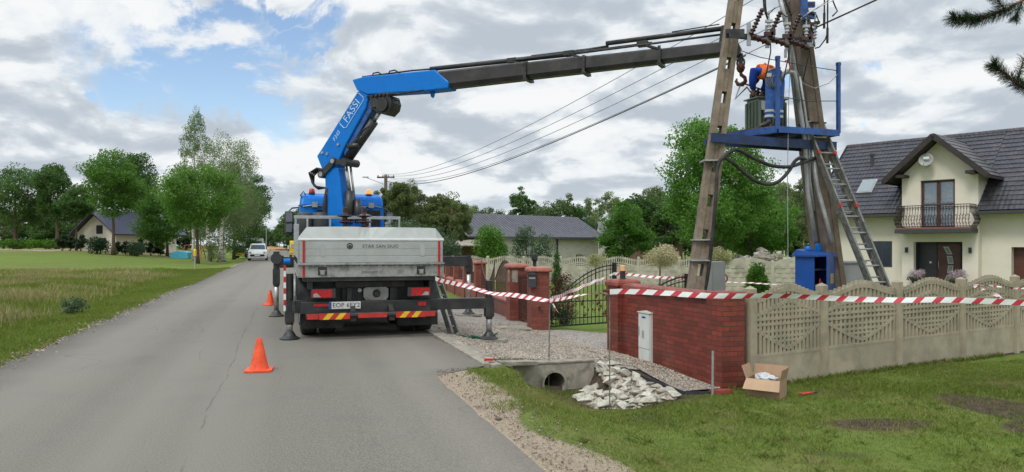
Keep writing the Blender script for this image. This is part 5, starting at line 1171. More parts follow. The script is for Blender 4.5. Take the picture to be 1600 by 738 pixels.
# brick plinth, posts and arched bar panels along the road
F0, F1 = Vector((.05,19.3,0)), Vector((-1.2,25,0)); fd = (F1-F0).normalized()
bf = thing('ornamental_fence', 'brick fence with arched bar panels running up the road from the gate pillars', 'fence', (F0.x, F0.y, -.28), math.atan2(fd.y, fd.x))
def seg(x0, x1, pl_h, arch):
    L = x1-x0; m = MB(); m.bb(x0,x1,-.13,.13,-.1,pl_h); m.build('plinth', M['brick2'], bf)
    m = MB(); m.prism([(-.17,pl_h),(.17,pl_h),(.17,pl_h+.05),(.08,pl_h+.1),(-.08,pl_h+.1),(-.17,pl_h+.05)], lambda a, b_: (x0, a, b_), lambda a, b_: (x1, a, b_)); m.build('plinth_coping', M['cap2'], bf)
    m = MB(); n = int(L/.115)
    for i in range(1, n):
        f = i/n; h = arch(f); m.cyl((x0+L*f,0,pl_h+.12),(x0+L*f,0,h), .011, 6)
    m.tube([(x0+L*i/16, 0, arch(i/16)) for i in range(17)], .017, 6); m.tube([(x0+L*i/16, 0, pl_h+.18) for i in range(17)], .016, 6)
    m.build('bar_panel', M['gatebrown'], bf)
def post(x, h=1.28):
    m = MB(); m.bb(x-.17,x+.17,-.17,.17,-.1,h); p_ = m.build('pillar', M['brick2'], bf); m = MB(); capround(m, x-.22,x+.22,-.22,.22,h+.003,.11); m.build('pillar_cap', M['cap2'], p_, bevel=.02)
seg(0, 2.55, .42, lambda f: .75+.75*math.sin(math.pi*min(1, .18+f*.75))); 
seg(2.55, 5.0, .42, lambda f: 1.5-.7*math.sin(math.pi*f)**.8)
x = 5.2
while x < 21:
    post(x, 1.30); seg(x+.17, x+2.4, .48, lambda f: 1.28-.28*math.sin(math.pi*f)); x += 2.57
# ------------------------------------------------------------------ precast concrete fences
def panel_mesh(name, mat, L=1.93, solid_low=True, detail=True):
    m = MB(); th = .045
    def ribbon(pts, w_, y=.0, t=.05):
        for a, b_ in zip(pts, pts[1:]):
            d = Vector((b_[0]-a[0], b_[1]-a[1])); d.normalize(); n = Vector((-d.y, d.x))*w_/2; e = d*.006
            v = []
            for yy in (y-t/2, y+t/2): v += [(a[0]-n.x-e.x, yy, a[1]-n.y-e.y), (b_[0]-n.x+e.x, yy, b_[1]-n.y+e.y), (b_[0]+n.x+e.x, yy, b_[1]+n.y+e.y), (a[0]+n.x-e.x, yy, a[1]+n.y-e.y)]
            m.add(v, [(0,1,2,3),(7,6,5,4),(0,4,5,1),(1,5,6,2),(2,6,7,3),(3,7,4,0)])
    top = lambda x: 1.38-.055*math.cos(2*math.pi*(x/L)*1.0-math.pi)*-1*0+.075*(-math.cos(2*math.pi*x/L))+.02
    N = 17; pitch = L/N
    if solid_low: m.bb(0,L,-th/2,th/2,.0,.50)
    if not solid_low:
        m.bb(0,L,-th/2,th/2,0,1.0)
    z0 = .5 if solid_low else 1.0
    for i in range(N):
        x = pitch*(i+.5); m.bb(x-.027,x+.027,-.022,.022,z0,top(x)-.02)
        m.bb(x-.026,x+.026,-.020,.020,top(x)+.02,top(x)+.085)
    xs = np.linspace(0, L, 25)
    ribbon([(x, top(x)) for x in xs], .075, 0, .052)
    if solid_low:
        m.bb(0,L,-.026,.026,.502,.545); m.bb(0,L,-.026,.026,.95,.99); m.bb(0,L,-.0265,.0265,1.03,1.07)
        for zc in (.71, .78, .865):
            hw_ = (L/2)*max(.1, ((zc-.62)/.33))**.8; m.bb(L/2-hw_, L/2+hw_, -.0225, .0225, zc-.018, zc+.018)
        for zc in (1.14, 1.21):
            hw_ = (L/2)*min(1., ((1.29-zc)/.20))**.9; m.bb(L/2-hw_, L/2+hw_, -.0225, .0225, zc-.018, zc+.018)
        ribbon([(x, .60+.34*(abs(x-L/2)/(L/2))**1.25) for x in np.linspace(.03, L-.03, 17)], .055, .0, .048)
        ribbon([(x, 1.30-.21*(abs(x-L/2)/(L/2))**1.1) for x in np.linspace(.03, L-.03, 17)], .05, .0, .048)
    else:
        ribbon([(x, 1.24-.20*(abs(x-L/2)/(L/2))) for x in np.linspace(.03, L-.03, 13)], .06, 0, .056)
        ribbon([(x, 1.12-.10*(abs(x-L/2)/(L*.3))**1.5) for x in np.linspace(L*.2, L*.8, 9)], .05, 0, .057)
        m.bb(0,L,-.03,.03,.98,1.03)
        for k in range(7):
            for j in range(4): 
                x = L*(k+.5)/7+(.07 if j % 2 else -.05); z = .12+.22*j; m.bb(x-.11,x+.11,-.034,.034,z,z+.15)
    return m
fdir = Vector((.85,.53,0)).normalized()
nf = thing('precast_fence', 'weathered grey precast concrete fence with lattice panels beside the corner pillar', 'fence', (3.30, 10.50, -.45), math.atan2(fdir.y, fdir.x))
pm1 = panel_mesh('p', 0, 1.93)
def fpost(root, x, mat, h=1.47, zo=0):
    m = MB(); m.bb(x-.065,x+.065,-.065,.065,-.3,h); m.add([(x-.065,-.065,h),(x+.065,-.065,h),(x+.065,.065,h),(x-.065,.065,h),(x,0,h+.045)], [(0,1,4),(1,2,4),(2,3,4),(3,0,4)])
    return m.build('post', mat, root)
x = .14; fpost(nf, x, M['fence']); first = True
base_panel = None; zoff = 0
posts = [.14]; Ls = [1.52]+[1.93]*9
for L in Ls:
    if L == 1.93:
        if base_panel is None: base_panel = panel_mesh('p', 0, 1.93).build('panel', M['fence'], nf); o = base_panel
        else: o = base_panel.copy(); COL.objects.link(o)
    else: o = panel_mesh('p', 0, 1.52).build('panel', M['fence'], nf)
    o.location.x = x+.06; x += L+.12; o.location.z = -.03; fpost(nf, x, M['fence'])
# far fence across the gardens
ff = thing('precast_fence', 'long pale precast concrete fence behind the lawn and bushes', 'fence', (at(650, 40).x, 41.5, -.48), math.atan2(-8.5, 26))
x = 0; fpost(ff, 0, M['fencefar'], 1.5); bp = None
while x < 16.2:
    if bp is None: bp = panel_mesh('q', 0, 1.93, False).build('panel', M['fencefar'], ff); o = bp
    else: o = bp.copy(); COL.objects.link(o)
    o.location.x = x+.06; x += 2.05; fpost(ff, x, M['fencefar'], 1.5)
x0f = x
ffd = Vector((26,-8.5,0)).normalized(); pe = at(1128, 31.5)
ff2 = thing('precast_fence', 'solid stone patterned precast fence behind the column conifer', 'fence', (pe.x, pe.y, -.62), math.atan2(-1.6, 9))
def solid_panel():
    m = MB(); L = 1.93; pts = [(0,0),(L,0)]+[(L*(1-f), 1.55+.2*math.sin(math.pi*f)) for f in np.linspace(0, 1, 13)]
    m.prism(pts, lambda a, b_: (a, -.025, b_), lambda a, b_: (a, .025, b_)); rg_ = random.Random(2)
    for j in range(7):
        for k in range(6):
            x_ = L*(k+.5)/6+(.06 if j % 2 else -.06); z = .12+.19*j; m.box((x_,-.03,z+.08), (rg_.uniform(.18,.27),.03,rg_.uniform(.1,.15)))
    return m
x = 0; bp = None
for k in range(2):
    if bp is None: bp = solid_panel().build('panel', M['fencefar'], ff2); o = bp
    else: o = bp.copy(); COL.objects.link(o)
    o.location.x = x+.06; x += 2.05; fpost(ff2, x, M['fencefar'], 1.58)
# ------------------------------------------------------------------ barrier tape and its stakes
def tape(name, label, path, w_=.07, twist=0, mats=None, sag=0, pitch=.16, group=None):
    P = [Vector(p) for p in path]; m = MB(); segs = []
    for a, b_ in zip(P, P[1:]):
        L = (b_-a).length; n = max(1, int(L/pitch)); segs += [a.lerp(b_, i/n) for j in range(n) for i in (j, j+.60)]
    segs.append(P[-1]); k = 0
    rw = random.Random(len(segs)); ph = rw.uniform(0, 6)
    segs = [q if i in (0, len(segs)-1) else q+Vector((0, 0, .010*math.sin(i*.37+ph)+rw.uniform(-.003, .003)-(.02 if w_ > .065 else 0)*math.sin(math.pi*i/len(segs)))) for i, q in enumerate(segs)]
    for i, (a, b_) in enumerate(zip(segs, segs[1:])):
        d = (b_-a); sk = d.normalized()*(.035 if w_ > .065 else .015) if w_ > .03 else d*0
        def off(i):
            an = twist*i+.55*math.sin(i*.23+ph)*math.sin(i*.071); hor = Vector((-d.y, d.x, 0)).normalized(); return (Vector((0,0,1))*math.cos(an)+hor*math.sin(an))*w_/2
        o0, o1 = off(i), off(i+1); s0_ = sk if i > 0 else sk*0; s1_ = sk if i < len(segs)-2 else sk*0
        m.add([a-o0-s0_, b_-o1-s1_, b_+o1+s1_, a+o0+s0_], [(0,1,2,3)], i % 2)
    return solo(m, name, [M['tapewhite'], M['tapered']], label, 'barrier tape', group=group)
s1 = at(857, 11.0); s1.z = -.52; s2 = at(952.5, 9.72); s2.z = gzf(s2.x, s2.y)-.02
m = MB(); m.cyl((0,0,0),(.02,.0,1.42), .009, 6); solo(m, 'tape_stake', M['ladder'], 'thin rod standing before the culvert mouth where three tapes meet', 'stake', base=(0,0,0)).location = s1
m = MB(); m.cyl((0,0,0),(.0,.0,1.50), .008, 6); solo(m, 'tape_stake', M['ladder'], 'thin rod standing in front of the stone heap and the brick gate pillar', 'stake', base=(0,0,0)).location = s2
A = Vector((s1.x+.015, s1.y-.015, 1.65-(469-383)/1150*11.0)); Bp = Vector((s2.x, s2.y-.015, 1.65-(456-383)/1150*9.72))
tt0 = MT @ Vector((1.1, -.06, 1.05))
tape('barrier_tape', 'red and white tape from the truck tailgate to the rod before the culvert', [tt0, tt0.lerp(A, .5)-Vector((0,0,.04)), A], .075, .03)
tape('barrier_tape', 'twisted red and white tape from the culvert rod to the rod before the gate pillar', [A, Bp], .05, .10)
G = Vector((2.44, 17.75, 1.65-(428-383)/1150*17.75)); tape('barrier_tape', 'red and white tape slanting up from the culvert rod to the open gate leaf', [A, G], .06, .02)
E1 = Vector((6.2, 8.95, 1.65-(470-383)/1150*8.95)); E2 = Vector((8.6, 8.8, .95)); mid = Bp.lerp(E1, .5)+Vector((0,0,.0))
tape('barrier_tape', 'broad red and white tape stretched across the brick wall and concrete fence', [Bp, mid, E1, E2], .070, .0, pitch=.21)
tape('barrier_tape', 'tape end hanging from the knot at the culvert rod', [A, A+Vector((.05,-.02,-.06)), A+Vector((.10,-.03,-.14)), A+Vector((.15,-.03,-.2))], .045, .3)
G2_ = Vector((5.35, 17.2, 1.65-(441-383)/1150*17.2)); G3_ = Vector((7.0, 16.8, 1.65-(446-383)/1150*16.8))
tape('barrier_tape', 'red and white tape from the open gate leaf across the lawn to the blue cabinet', [G, Vector((3.9, 17.4, 1.65-(434-383)/1150*17.4)), G2_, G3_], .07, .03)
K = Vector(((1520-800)/1150*13.6, 13.6, 1.65-(446-383)/1150*13.6)); K2 = Vector(((1563-800)/1150*9.4, 9.4, 1.65-(469-383)/1150*9.0))
tape('barrier_tape', 'tape knotted over the concrete fence top and hanging to the broad tape', [K, K2], .06, .15)
tape('barrier_tape', 'thin twisted tape running right from the knot on the fence top', [K, Vector((8.9, 12.0, .92))], .035, .6)
tape('barrier_tape', 'white loose tape end below the broad tape at the fence', [K2, K2+Vector((-.14,-.05,-.16))], .03, .3)
# ------------------------------------------------------------------ cardboard box
bx = thing('cardboard_box', 'open cardboard box leaning on the grass against the concrete fence', 'box', (3.43, 9.93, gzf(3.43, 9.93)), R(-35))
W2, D2, H2 = .22, .17, .25; m = MB()
m.bb(-W2,W2,-D2,-D2+.006,0,H2); m.bb(-W2,W2,D2-.006,D2,0,H2); m.bb(-W2,-W2+.006,-D2+.006,D2-.006,0,H2); m.bb(W2-.006,W2,-D2+.006,D2-.006,0,H2); m.bb(-W2+.006,W2-.006,-D2+.006,D2-.006,.002,.008); m.build('box_body', M['card'], bx)
m = MB(); m.add([(-W2,-D2,H2),(W2,-D2,H2),(W2+.02,-D2-.10,H2-.13),(-W2-.02,-D2-.10,H2-.13)], [(0,1,2,3)]); m.add([(-W2,-D2+.004,H2),(W2,-D2+.004,H2),(W2+.02,-D2-.094,H2-.127),(-W2-.02,-D2-.094,H2-.127)], [(3,2,1,0)]); m.build('flap', M['cardin'], bx)
for pts in ([(-W2,D2,H2),(W2,D2,H2),(W2,D2+.05,H2+.15),(-W2,D2+.05,H2+.15)], [(-W2,-D2,H2),(-W2,D2,H2),(-W2-.06,D2,H2+.16),(-W2-.06,-D2,H2+.16)], [(W2,-D2,H2),(W2,D2,H2),(W2+.03,D2,H2+.14),(W2+.03,-D2,H2+.14)]):
    m = MB(); m.add(pts, [(0,1,2,3)]); o = m.build('flap', M['card'], bx); q = o.modifiers.new('thickness', 'SOLIDIFY'); q.thickness = .005
M['pack'] = pm('clear_packing', (.5,.52,.54), .35, 0, .2, 14)
m = MB()
for k in range(7): m.ball((rd.uniform(-.14,.14), rd.uniform(-.1,.1), .2+rd.uniform(0,.06)), .07, 8, jit=.25, seed=k, sc=(1.3,1,.7))
o = solo(m, 'packing_material', M['pack'], 'crumpled clear and white packing inside the open cardboard box', 'packing', base=(0,0,0)); o.location = bx.location+Vector((0,0,.01)); o.rotation_euler = bx.rotation_euler
m = MB(); m.tube([(0,0,.02),(.14,.02,.025),(.20,.03,.03)], .012, 6); m.tube([(0,.05,.02),(.14,.03,.03),(.21,.02,.03)], .012, 6); m.box((.24,.025,.03), (.07,.03,.02), 1)
o = solo(m, 'pliers', [M['redp'], M['anth']], 'red handled pliers lying in the grass right of the cardboard box', 'pliers', base=(0,0,0)); o.location = (3.92, 9.98, gzf(3.92, 9.98)); o.rotation_euler = (0,0,.3)
# green strap and drain cover on the gravel
q = at(745, 13.9); m = MB(); rgs = random.Random(3); pth = []
for k in range(22): a = k*.9; pth.append((-.42+k*.035+.05*math.cos(a), .09*math.sin(a*1.3), .03+.015*math.sin(a*2)))
m.tube(pth, .026, 6); m.tube([(.1,.05,.03),(.25,.0,.03),(.33,.02,.08),(.38,0,.12)], .015, 6)
m.tube([(x_, -y_*.8+.03, z_+.02) for x_, y_, z_ in pth[:17]], .022, 6)
o = solo(m, 'green_sling', M['cloth_g'], 'crumpled green lifting strap on the gravel beside the rear outrigger', 'strap', base=(0,0,0)); o.location = (q.x, q.y, gzf(q.x, q.y)+.02)
q = at(797, 16.4); m = MB(); m.bb(-.42,.42,-.3,.3,0,.035); m.bb(-.34,.34,-.22,.22,.035,.05)
o = solo(m, 'concrete_cover', M['conc'], 'square concrete cover flush in the gravel before the gate pillars', 'cover', base=(0,0,0), bevel=.006); o.location = (q.x, q.y, gzf(q.x, q.y)+.015); o.rotation_euler = (0,0,.3)
q = XY(9.9, 2.73); m = MB(); m.box((0,0,.02), (.12,.07,.03)); m.box((.0,.05,.02),(.11,.03,.03),1); o = solo(m, 'paint_marker', [M['redp'], M['tapewhite']], 'small red and white marker block on the end of the kerb', 'marker', base=(0,0,0)); o.location = (q[0], q[1], .036)
# marker post in the field
q = at(305, 60); q.z = gzf(q.x, q.y)-.1; r = thing('marker_post', 'short marker post with yellow cap standing in the mown grass', 'marker post', q); m = MB(); m.cyl((0,0,0),(0,0,1.2),.06,8); m.build('post', M['olive'] if 0 else M['greybox'], r); m = MB(); m.lathe([(.12,1.05),(.12,1.5),(.06,1.65)], (0,0,0), 10); m.build('cap', M['yellow'], r)
# far things on the left: tarpaulin tent, play frame, road lamp
q = at(285, 90); q.z = gzf(q.x, q.y); m = MB(); m.prism([(-1.1,0),(1.1,0),(1.0,.75),(.3,.95),(-.4,.95),(-1.0,.75)], lambda a, b_: (a, -.8, b_), lambda a, b_: (a, .8, b_)); o = solo(m, 'pool_cover', pm('turquoise_sheet', (.08,.38,.55), .5), 'low turquoise covered paddling pool behind the round oak', 'pool', base=(0,0,0), bevel=.05); o.location = q
q = at(303, 92); q.z = gzf(q.x, q.y); r = thing('play_frame', 'small orange and red play frame between the oak trunks', 'play frame', q)
m = MB(); 
for x_ in (-1.2, 1.2): m.tube([(x_-.0,-.8,0),(x_*.9,0,1.7),(x_,.8,0)], .06, 6)
m.cyl((-1.1,0,1.7),(1.1,0,1.7),.06,6); m.build('frame', M['redp'], r); m = MB(); m.box((.2,0,.9),(.9,.5,.5)); m.build('seat', M['orangev'], r, bevel=.05)
q = at(416.5, 150); q.z = 0; r = thing('lamp_post', 'thin pale lamp post far up the road', 'lamp post', q); m = MB(); m.tube([(0,0,0),(0,0,5.0)], [.11,.08], 8); m.build('pole', M['galv'], r); m = MB(); m.bar((0,0,5.0),(.8,0,5.2),.08,.06); m.build('arm', M['galv'], r)
q = at(426, 220); m = MB(); m.ball((0,0,0), 1, 14, sc=(6.5,6,1.3), jit=.08); o = solo(m, 'earth_bank', pm('orange_earth', (.32,.17,.08), .95, 0, .2, 1), 'low orange earth bank at the bend of the road', 'earth bank', base=(0,0,0)); o.location = (q.x-2, q.y, -.1)
# rubble heap behind the far fence
m = MB(); rgr = random.Random(5); q = at(1192, 42)
for k in range(60): m.ball((rgr.gauss(0,1.0), rgr.gauss(0,.5), abs(rgr.gauss(1.2,.22))), rgr.uniform(.12,.35), 6, jit=.3, seed=k, sc=(1.3,1,.7), mi=k % 2)
m.ball((0,0,.6), 1, 12, sc=(2.2,1.2,.75)); o = solo(m, 'rubble_heap', [pm('white_rubble', (.5,.48,.45), .9), M['conc']], 'heap of white and grey rubble showing over the solid precast fence', 'rubble', base=(0,0,0), kind='stuff'); o.location = (q.x, q.y, -.5)
def V3(px, py, D): return Vector(((px-800)/1150*D, D, 1.65-(py-383)/1150*D))
# ------------------------------------------------------------------ the house (x along the facade to the right, y inwards, z above sea)
HZ = -.45
HL = Vector((20.8, 36, HZ)); HA = math.atan2(-.751, .66)
hs_ = thing('detached_house', 'cream rendered house with dark tiled roof, dormer gable and balcony', 'house', HL, HA)
TZ = Matrix.Translation((0, 0, -HZ))
def hp_(name, m, mat, par=None, **k): return m.build(name, mat, par or hs_, **k)
def tiles(mb, O, U, Vv, Lu, Lv, nrm, du=.21, dv=.35, amp=.022, st=.03):
    O, U, Vv, nrm = Vector(O), Vector(U).normalized(), Vector(Vv).normalized(), Vector(nrm).normalized()
    nu = int(Lu/du*6); vs_ = [0]; rows = int(Lv/dv)+1
    lev = []
    for r in range(rows):
        a, b_ = r*dv, min((r+1)*dv, Lv)
        lev += [(a, st), (b_-.002, .0)]
        if b_ >= Lv: break
    v = []
    for (q, h) in lev:
        for i in range(nu+1):
            x = Lu*i/nu; v.append(O+U*x+Vv*q+nrm*(h+amp*(abs(math.sin(math.pi*x/du))**.8)))
    f = [(r*(nu+1)+i, r*(nu+1)+i+1, (r+1)*(nu+1)+i+1, (r+1)*(nu+1)+i) for r in range(len(lev)-1) for i in range(nu)]
    mb.add(v, f)
M['tile'] = pm('anthracite_roof_tile', (.047,.046,.053), .38, 0, .15, 3, dirt=(.095,.09,.09), damt=.5, dsc=1.5)
M['soffit'] = pm('dark_soffit', (.03,.022,.02), .6, 0, .2, 4)
SL = .886; sv = Vector((0, 1, SL)).normalized(); sn = Vector((0, -SL, 1)).normalized()
b0, b1 = -.3, 4.5; z0r = 3.25; Lr = math.hypot(b1-b0, SL*(b1-b0)); zr = z0r+SL*(b1-b0)
m = MB(TZ)
for a0, a1, bb0 in ((-6.4,-1.62,b0),(-1.62,1.72,.05),(1.72,10.5,b0)):
    tiles(m, (a0,bb0,z0r+SL*(bb0-b0)), (1,0,0), sv, a1-a0, Lr-(bb0-b0)*math.hypot(1,SL), sn)
tiles(m, (10.5,2*b1-b0,z0r), (-1,0,0), Vector((0,-1,SL)), 16.6, Lr, Vector((0,SL,1)))
roof = hp_('roof', m, M['tile'], smooth='auto')
m = MB(TZ); n_ = 56
for i in range(n_): x = -6.42+16.94*i/n_; m.prism([(b1-.13,zr-.06),(b1-.09,zr+.06),(b1,zr+.10),(b1+.09,zr+.06),(b1+.13,zr-.06)], lambda a, c: (x, a, c), lambda a, c: (x+16.94/n_-.015, a, c))
hp_('ridge_tiles', m, M['tile'], roof)
m = MB(TZ)
for a0, a1 in ((-6.45,-1.66),(1.76,10.5)): m.bb(a0,a1,b0-.10,b0+.02,z0r-.15,z0r-.02); m.bb(a0,a1,b0+.02,.5,z0r-.14,z0r-.10)
m.bar((-6.43,b0,z0r-.06),(-6.43,b1,zr-.02),.04,.2,up=sn); hp_('gutter', m, M['anth'], roof)
m = MB(TZ)
m.bb(-5.8,-1.65,.5,8.5,HZ-.3,z0r+.3); m.prism([(.5,z0r),(8.5,z0r),(4.5,zr-.25)], lambda a, c: (-5.8, a, c), lambda a, c: (-5.5, a, c))
# right part with garage opening: piers and lintel
m.bb(1.75,2.95,.5,.8,HZ-.3,z0r+.4); m.bb(2.95,6.2,.5,.8,1.55,z0r+.4); m.bb(6.2,10,.5,.8,HZ-.3,z0r+.4); m.bb(9.8,10,.8,8.5,HZ-.3,z0r+.3)
# central bay: wall pieces round the entrance and the balcony door
pa0, pa1, pz = -1.10, 1.08, 1.80
m.bb(-1.65,pa0,0,.3,HZ-.3,2.5); m.bb(pa1,1.75,0,.3,HZ-.3,2.5); m.bb(pa0,pa1,0,.3,pz,2.5)
m.bb(-1.65,-.77,0,.3,2.5,4.82); m.bb(.76,1.75,0,.3,2.5,4.82)
m.prism([(-1.65,4.82),(1.75,4.82),(1.75,5.15),(.05,6.72),(-1.65,5.15)], lambda a, c: (a, 0, c), lambda a, c: (a, .3, c))
m.bb(-1.65,-1.45,.3,3.2,HZ-.3,5.1); m.bb(1.55,1.75,.3,3.2,HZ-.3,5.1)
walls = hp_('wall', m, M['stucco'])
m = MB(TZ); m.bb(pa0,pa1,.7,.8,HZ,pz); m.bb(pa0-.02,pa0,.3,.75,HZ,pz); m.bb(pa1,pa1+.02,.3,.75,HZ,pz); m.bb(pa0,pa1,.3,.75,pz,pz+.02); hp_('porch_lining', m, M['anth'])
for k in range(9):
    pass
m = MB(TZ)
for z in np.arange(HZ+.2, 1.7, .24):
    m.bb(pa0+.02,-.22,.688,.699,z,z+.225); m.bb(.82,pa1-.02,.688,.699,z,z+.225)
hp_('side_panel', m, M['anth'], split=1)
m = MB(TZ); m.bb(-.2,.80,.60,.69,HZ+.02,1.72); dr = hp_('door', m, M['brownwood'], bevel=.01)
m = MB(TZ); m.bb(-.26,-.2,.58,.7,HZ,1.78); m.bb(.80,.86,.58,.7,HZ,1.78); m.bb(-.26,.86,.58,.7,1.72,1.79); hp_('frame', m, M['soffit'], dr)
# curved row of small lights on the door
for k, (zc, xc, sk) in enumerate(((1.38,.26,.10),(.92,.37,.03),(.46,.37,-.03),(.0,.26,-.10))):
    h = .19; m = MB(TZ)
    def q(dx, dz): return (xc+dx-sk*dz/h*.9, .0, zc+dz)
    o4 = [q(-.12,-h), q(.12,-h), q(.12,h), q(-.12,h)]; i4 = [q(-.075,-h+.05), q(.075,-h+.05), q(.075,h-.05), q(-.075,h-.05)]
    for i in range(4):
        j = (i+1) % 4; P_ = [o4[i], o4[j], i4[j], i4[i]]; m.hexa([(p[0], .57, p[2]) for p in P_]+[(p[0], .599, p[2]) for p in P_])
    fr = hp_('door_light', m, M['galv'], dr); m = MB(TZ); m.add([(p[0], .59, p[2]) for p in i4], [(0,1,2,3)]); hp_('pane', m, M['tank'], dr)
m = MB(TZ); m.cyl((-.14,.55,.55),(-.14,.55,.85),.015,8); m.bb(-.17,-.11,.56,.6,.5,.52); hp_('handle', m, M['steel'], dr)
m = MB(TZ); m.box((-.55,.67,.78),(.09,.03,.09)); hp_('intercom', m, M['tapewhite'])
# balcony door
m = MB(TZ)
for a0, a1 in ((-.77,-.67),(-.08,.08),(.66,.76)): m.bb(a0,a1,.10,.18,2.5,4.80)
m.bb(-.77,.76,.10,.18,4.72,4.82); m.bb(-.77,.76,.10,.18,2.48,2.60); bd_ = hp_('balcony_door', m, M['brownwood'], bevel=.008)
for a0, a1 in ((-.67,-.08),(.08,.66)):
    m = MB(TZ); m.bb(a0,a1,.135,.145,2.6,4.72); hp_('pane', m, M['glass'], bd_)
    m = MB(TZ); N_ = 30; v = []
    for z in (2.6,4.72): v += [(a0+(a1-a0)*i/N_, .26+.03*math.sin(i*1.7)+.012*math.sin(i*.7), z) for i in range(N_+1)]
    m.add(v, [(i,i+1,N_+2+i,N_+1+i) for i in range(N_)]); hp_('curtain', m, M['curtain'], bd_, smooth=True)
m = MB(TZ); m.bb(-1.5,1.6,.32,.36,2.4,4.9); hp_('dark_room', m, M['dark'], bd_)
m = MB(TZ); m.bb(-.77,.76,.0,.3,4.78,4.84); hp_('lintel_shade_box', m, M['soffit'], bd_)
# balcony
m = MB(TZ); m.bb(-1.62,1.74,-1.02,0,2.22,2.42); bal = hp_('balcony', m, M['anth'], bevel=.01)
m = MB(TZ); m.bb(-1.58,1.70,-.98,-.005,2.423,2.50); hp_('balcony_floor', m, pm('terracotta', (.22,.10,.07), .7), bal)
m = MB(TZ); rail = lambda x, y, out: [(x, y, 2.5), (x+out[0]*.06, y+out[1]*.06, 2.58), (x+out[0]*.17, y+out[1]*.17, 2.78), (x+out[0]*.12, y+out[1]*.12, 3.0), (x, y, 3.2), (x, y, 3.56)]
edge_ = [((-1.55+3.22*i/26, -.92), (0,-1)) for i in range(27)]+[((-1.55, -.92+.9*i/8), (-1,0)) for i in range(1, 9)]+[((1.67, -.92+.9*i/8), (1,0)) for i in range(1, 9)]
for (x, y), o_ in edge_: m.tube(rail(x, y, o_), .011, 5)
hp_('baluster', m, M['gatedark'], bal)
m = MB(TZ); rg_ = random.Random(9)
for (x, y), o_ in edge_:
    for z, k in ((2.66,.12),(2.86,.17),(3.02,.11),(3.38,.0)):
        s = rg_.choice((-1, 1)); cx_, cy_ = x+o_[0]*k, y+o_[1]*k; tx, ty = abs(o_[1]), abs(o_[0])
        m.tube([(cx_+tx*s*(.012+.040*math.cos(t)), cy_+ty*s*(.012+.040*math.cos(t)), z+.045*math.sin(t)) for t in np.linspace(0, 5.2, 8)], .010, 4)
        m.ball((cx_+tx*s*.04, cy_+ty*s*.04, z+.07), .022, 6, sc=(1,1,.7))
hp_('railing_scrolls', m, M['gatedark'], bal)
m = MB(TZ)
for z in (3.56, 3.46, 2.54): m.tube([(-1.55,-.02,z),(-1.55,-.92,z),(1.67,-.92,z),(1.67,-.02,z)], .018, 6)
hp_('handrail', m, M['gatedark'], bal)
# dormer roof
zd, hwid, zb_ = 6.95, 2.28, 4.88; dsl = (zd-zb_)/hwid
m = MB(TZ)
for s in (-1, 1):
    U = Vector((0, 1, 0)); tiles(m, (s*hwid+.03,-.72,zb_), U, Vector((-s, 0, dsl)), 4.7, math.hypot(hwid, zd-zb_), Vector((s*dsl, 0, 1)))
dro = hp_('dormer_roof', m, M['tile'], smooth='auto')
m = MB(TZ)
for i in range(20): y = -.74+4.6*i/20; m.prism([(-.10,zd-.06),(-.07,zd+.05),(0,zd+.09),(.07,zd+.05),(.10,zd-.06)], lambda a, c: (a+.03, y, c), lambda a, c: (a+.03, y+.215, c))
hp_('ridge_tiles', m, M['tile'], dro)
m = MB(TZ)
for s in (-1, 1):
    m.bar((.03,-.74,zd-.03),(s*(hwid+.04)+.03,-.74,zb_-.05),.05,.26,up=(0,0,1)); d_ = Vector((-s,0,dsl)).normalized()
    nrm = Vector((s*dsl,0,1)).normalized(); a_, b__ = Vector((.03,-.7,zd))-nrm*.10, Vector((s*hwid+.03,-.7,zb_))-nrm*.10
    m.hexa([a_-nrm*.05, b__-nrm*.05, b__-nrm*.05+Vector((0,2.6,0)), a_-nrm*.05+Vector((0,2.6,0)), a_, b__, b__+Vector((0,2.6,0)), a_+Vector((0,2.6,0))])
    m.bb(min(s*hwid,s*(hwid+.12))+.03,max(s*hwid,s*(hwid+.12))+.03,-.74,1.4,zb_-.14,zb_-.03); m.bb(min(s*1.5,s*2.2),max(s*1.5,s*2.2),-.7,-.02,zb_-.12,zb_+.1) if 0 else None
    m.bb(min(s*1.35,s*1.75)+.05,max(s*1.35,s*1.75)+.05,-.68,-.003,5.0,5.14)
hp_('bargeboard', m, M['soffit'], dro)
# skylight, vent, dish, lamps, windows, garage
def roofpt(a, b_, h): return Vector((a, b_, z0r+SL*(b_-b0)))+sn*h
def roofbox(a0, a1, c0, c1, h0, h1):
    p = [roofpt(a0,c0,h0), roofpt(a1,c0,h0), roofpt(a1,c1,h0), roofpt(a0,c1,h0), roofpt(a0,c0,h1), roofpt(a1,c0,h1), roofpt(a1,c1,h1), roofpt(a0,c1,h1)]; return p
m = MB(TZ); m.hexa(roofbox(-4.35,-3.55,1.0,1.85,.0,.10)); sk_ = hp_('roof_window', m, M['galv'], roof)
m = MB(TZ); m.hexa(roofbox(-4.28,-3.62,1.06,1.79,.101,.115)); hp_('pane', m, M['skyglass'], roof)
p = roofpt(-4.35, 2.95, 0); m = MB(TZ); m.cyl(p-Vector((0,0,.1)), p+Vector((0,0,.5)), .09, 12); m.cyl(p+Vector((0,0,.5)), p+Vector((0,0,.62)), .14, 12); hp_('vent_pipe', m, M['anth'], roof)
m = MB(TZ); m.lathe([(.0,.0),(.15,.012),(.26,.05),(.33,.10),(.325,.11),(.25,.06),(.15,.02),(0,.01)], (-.36,-.42,5.78), 24, ax=(.12,-.95,.30)); dish = hp_('satellite_dish', m, M['greybox'], smooth=True)
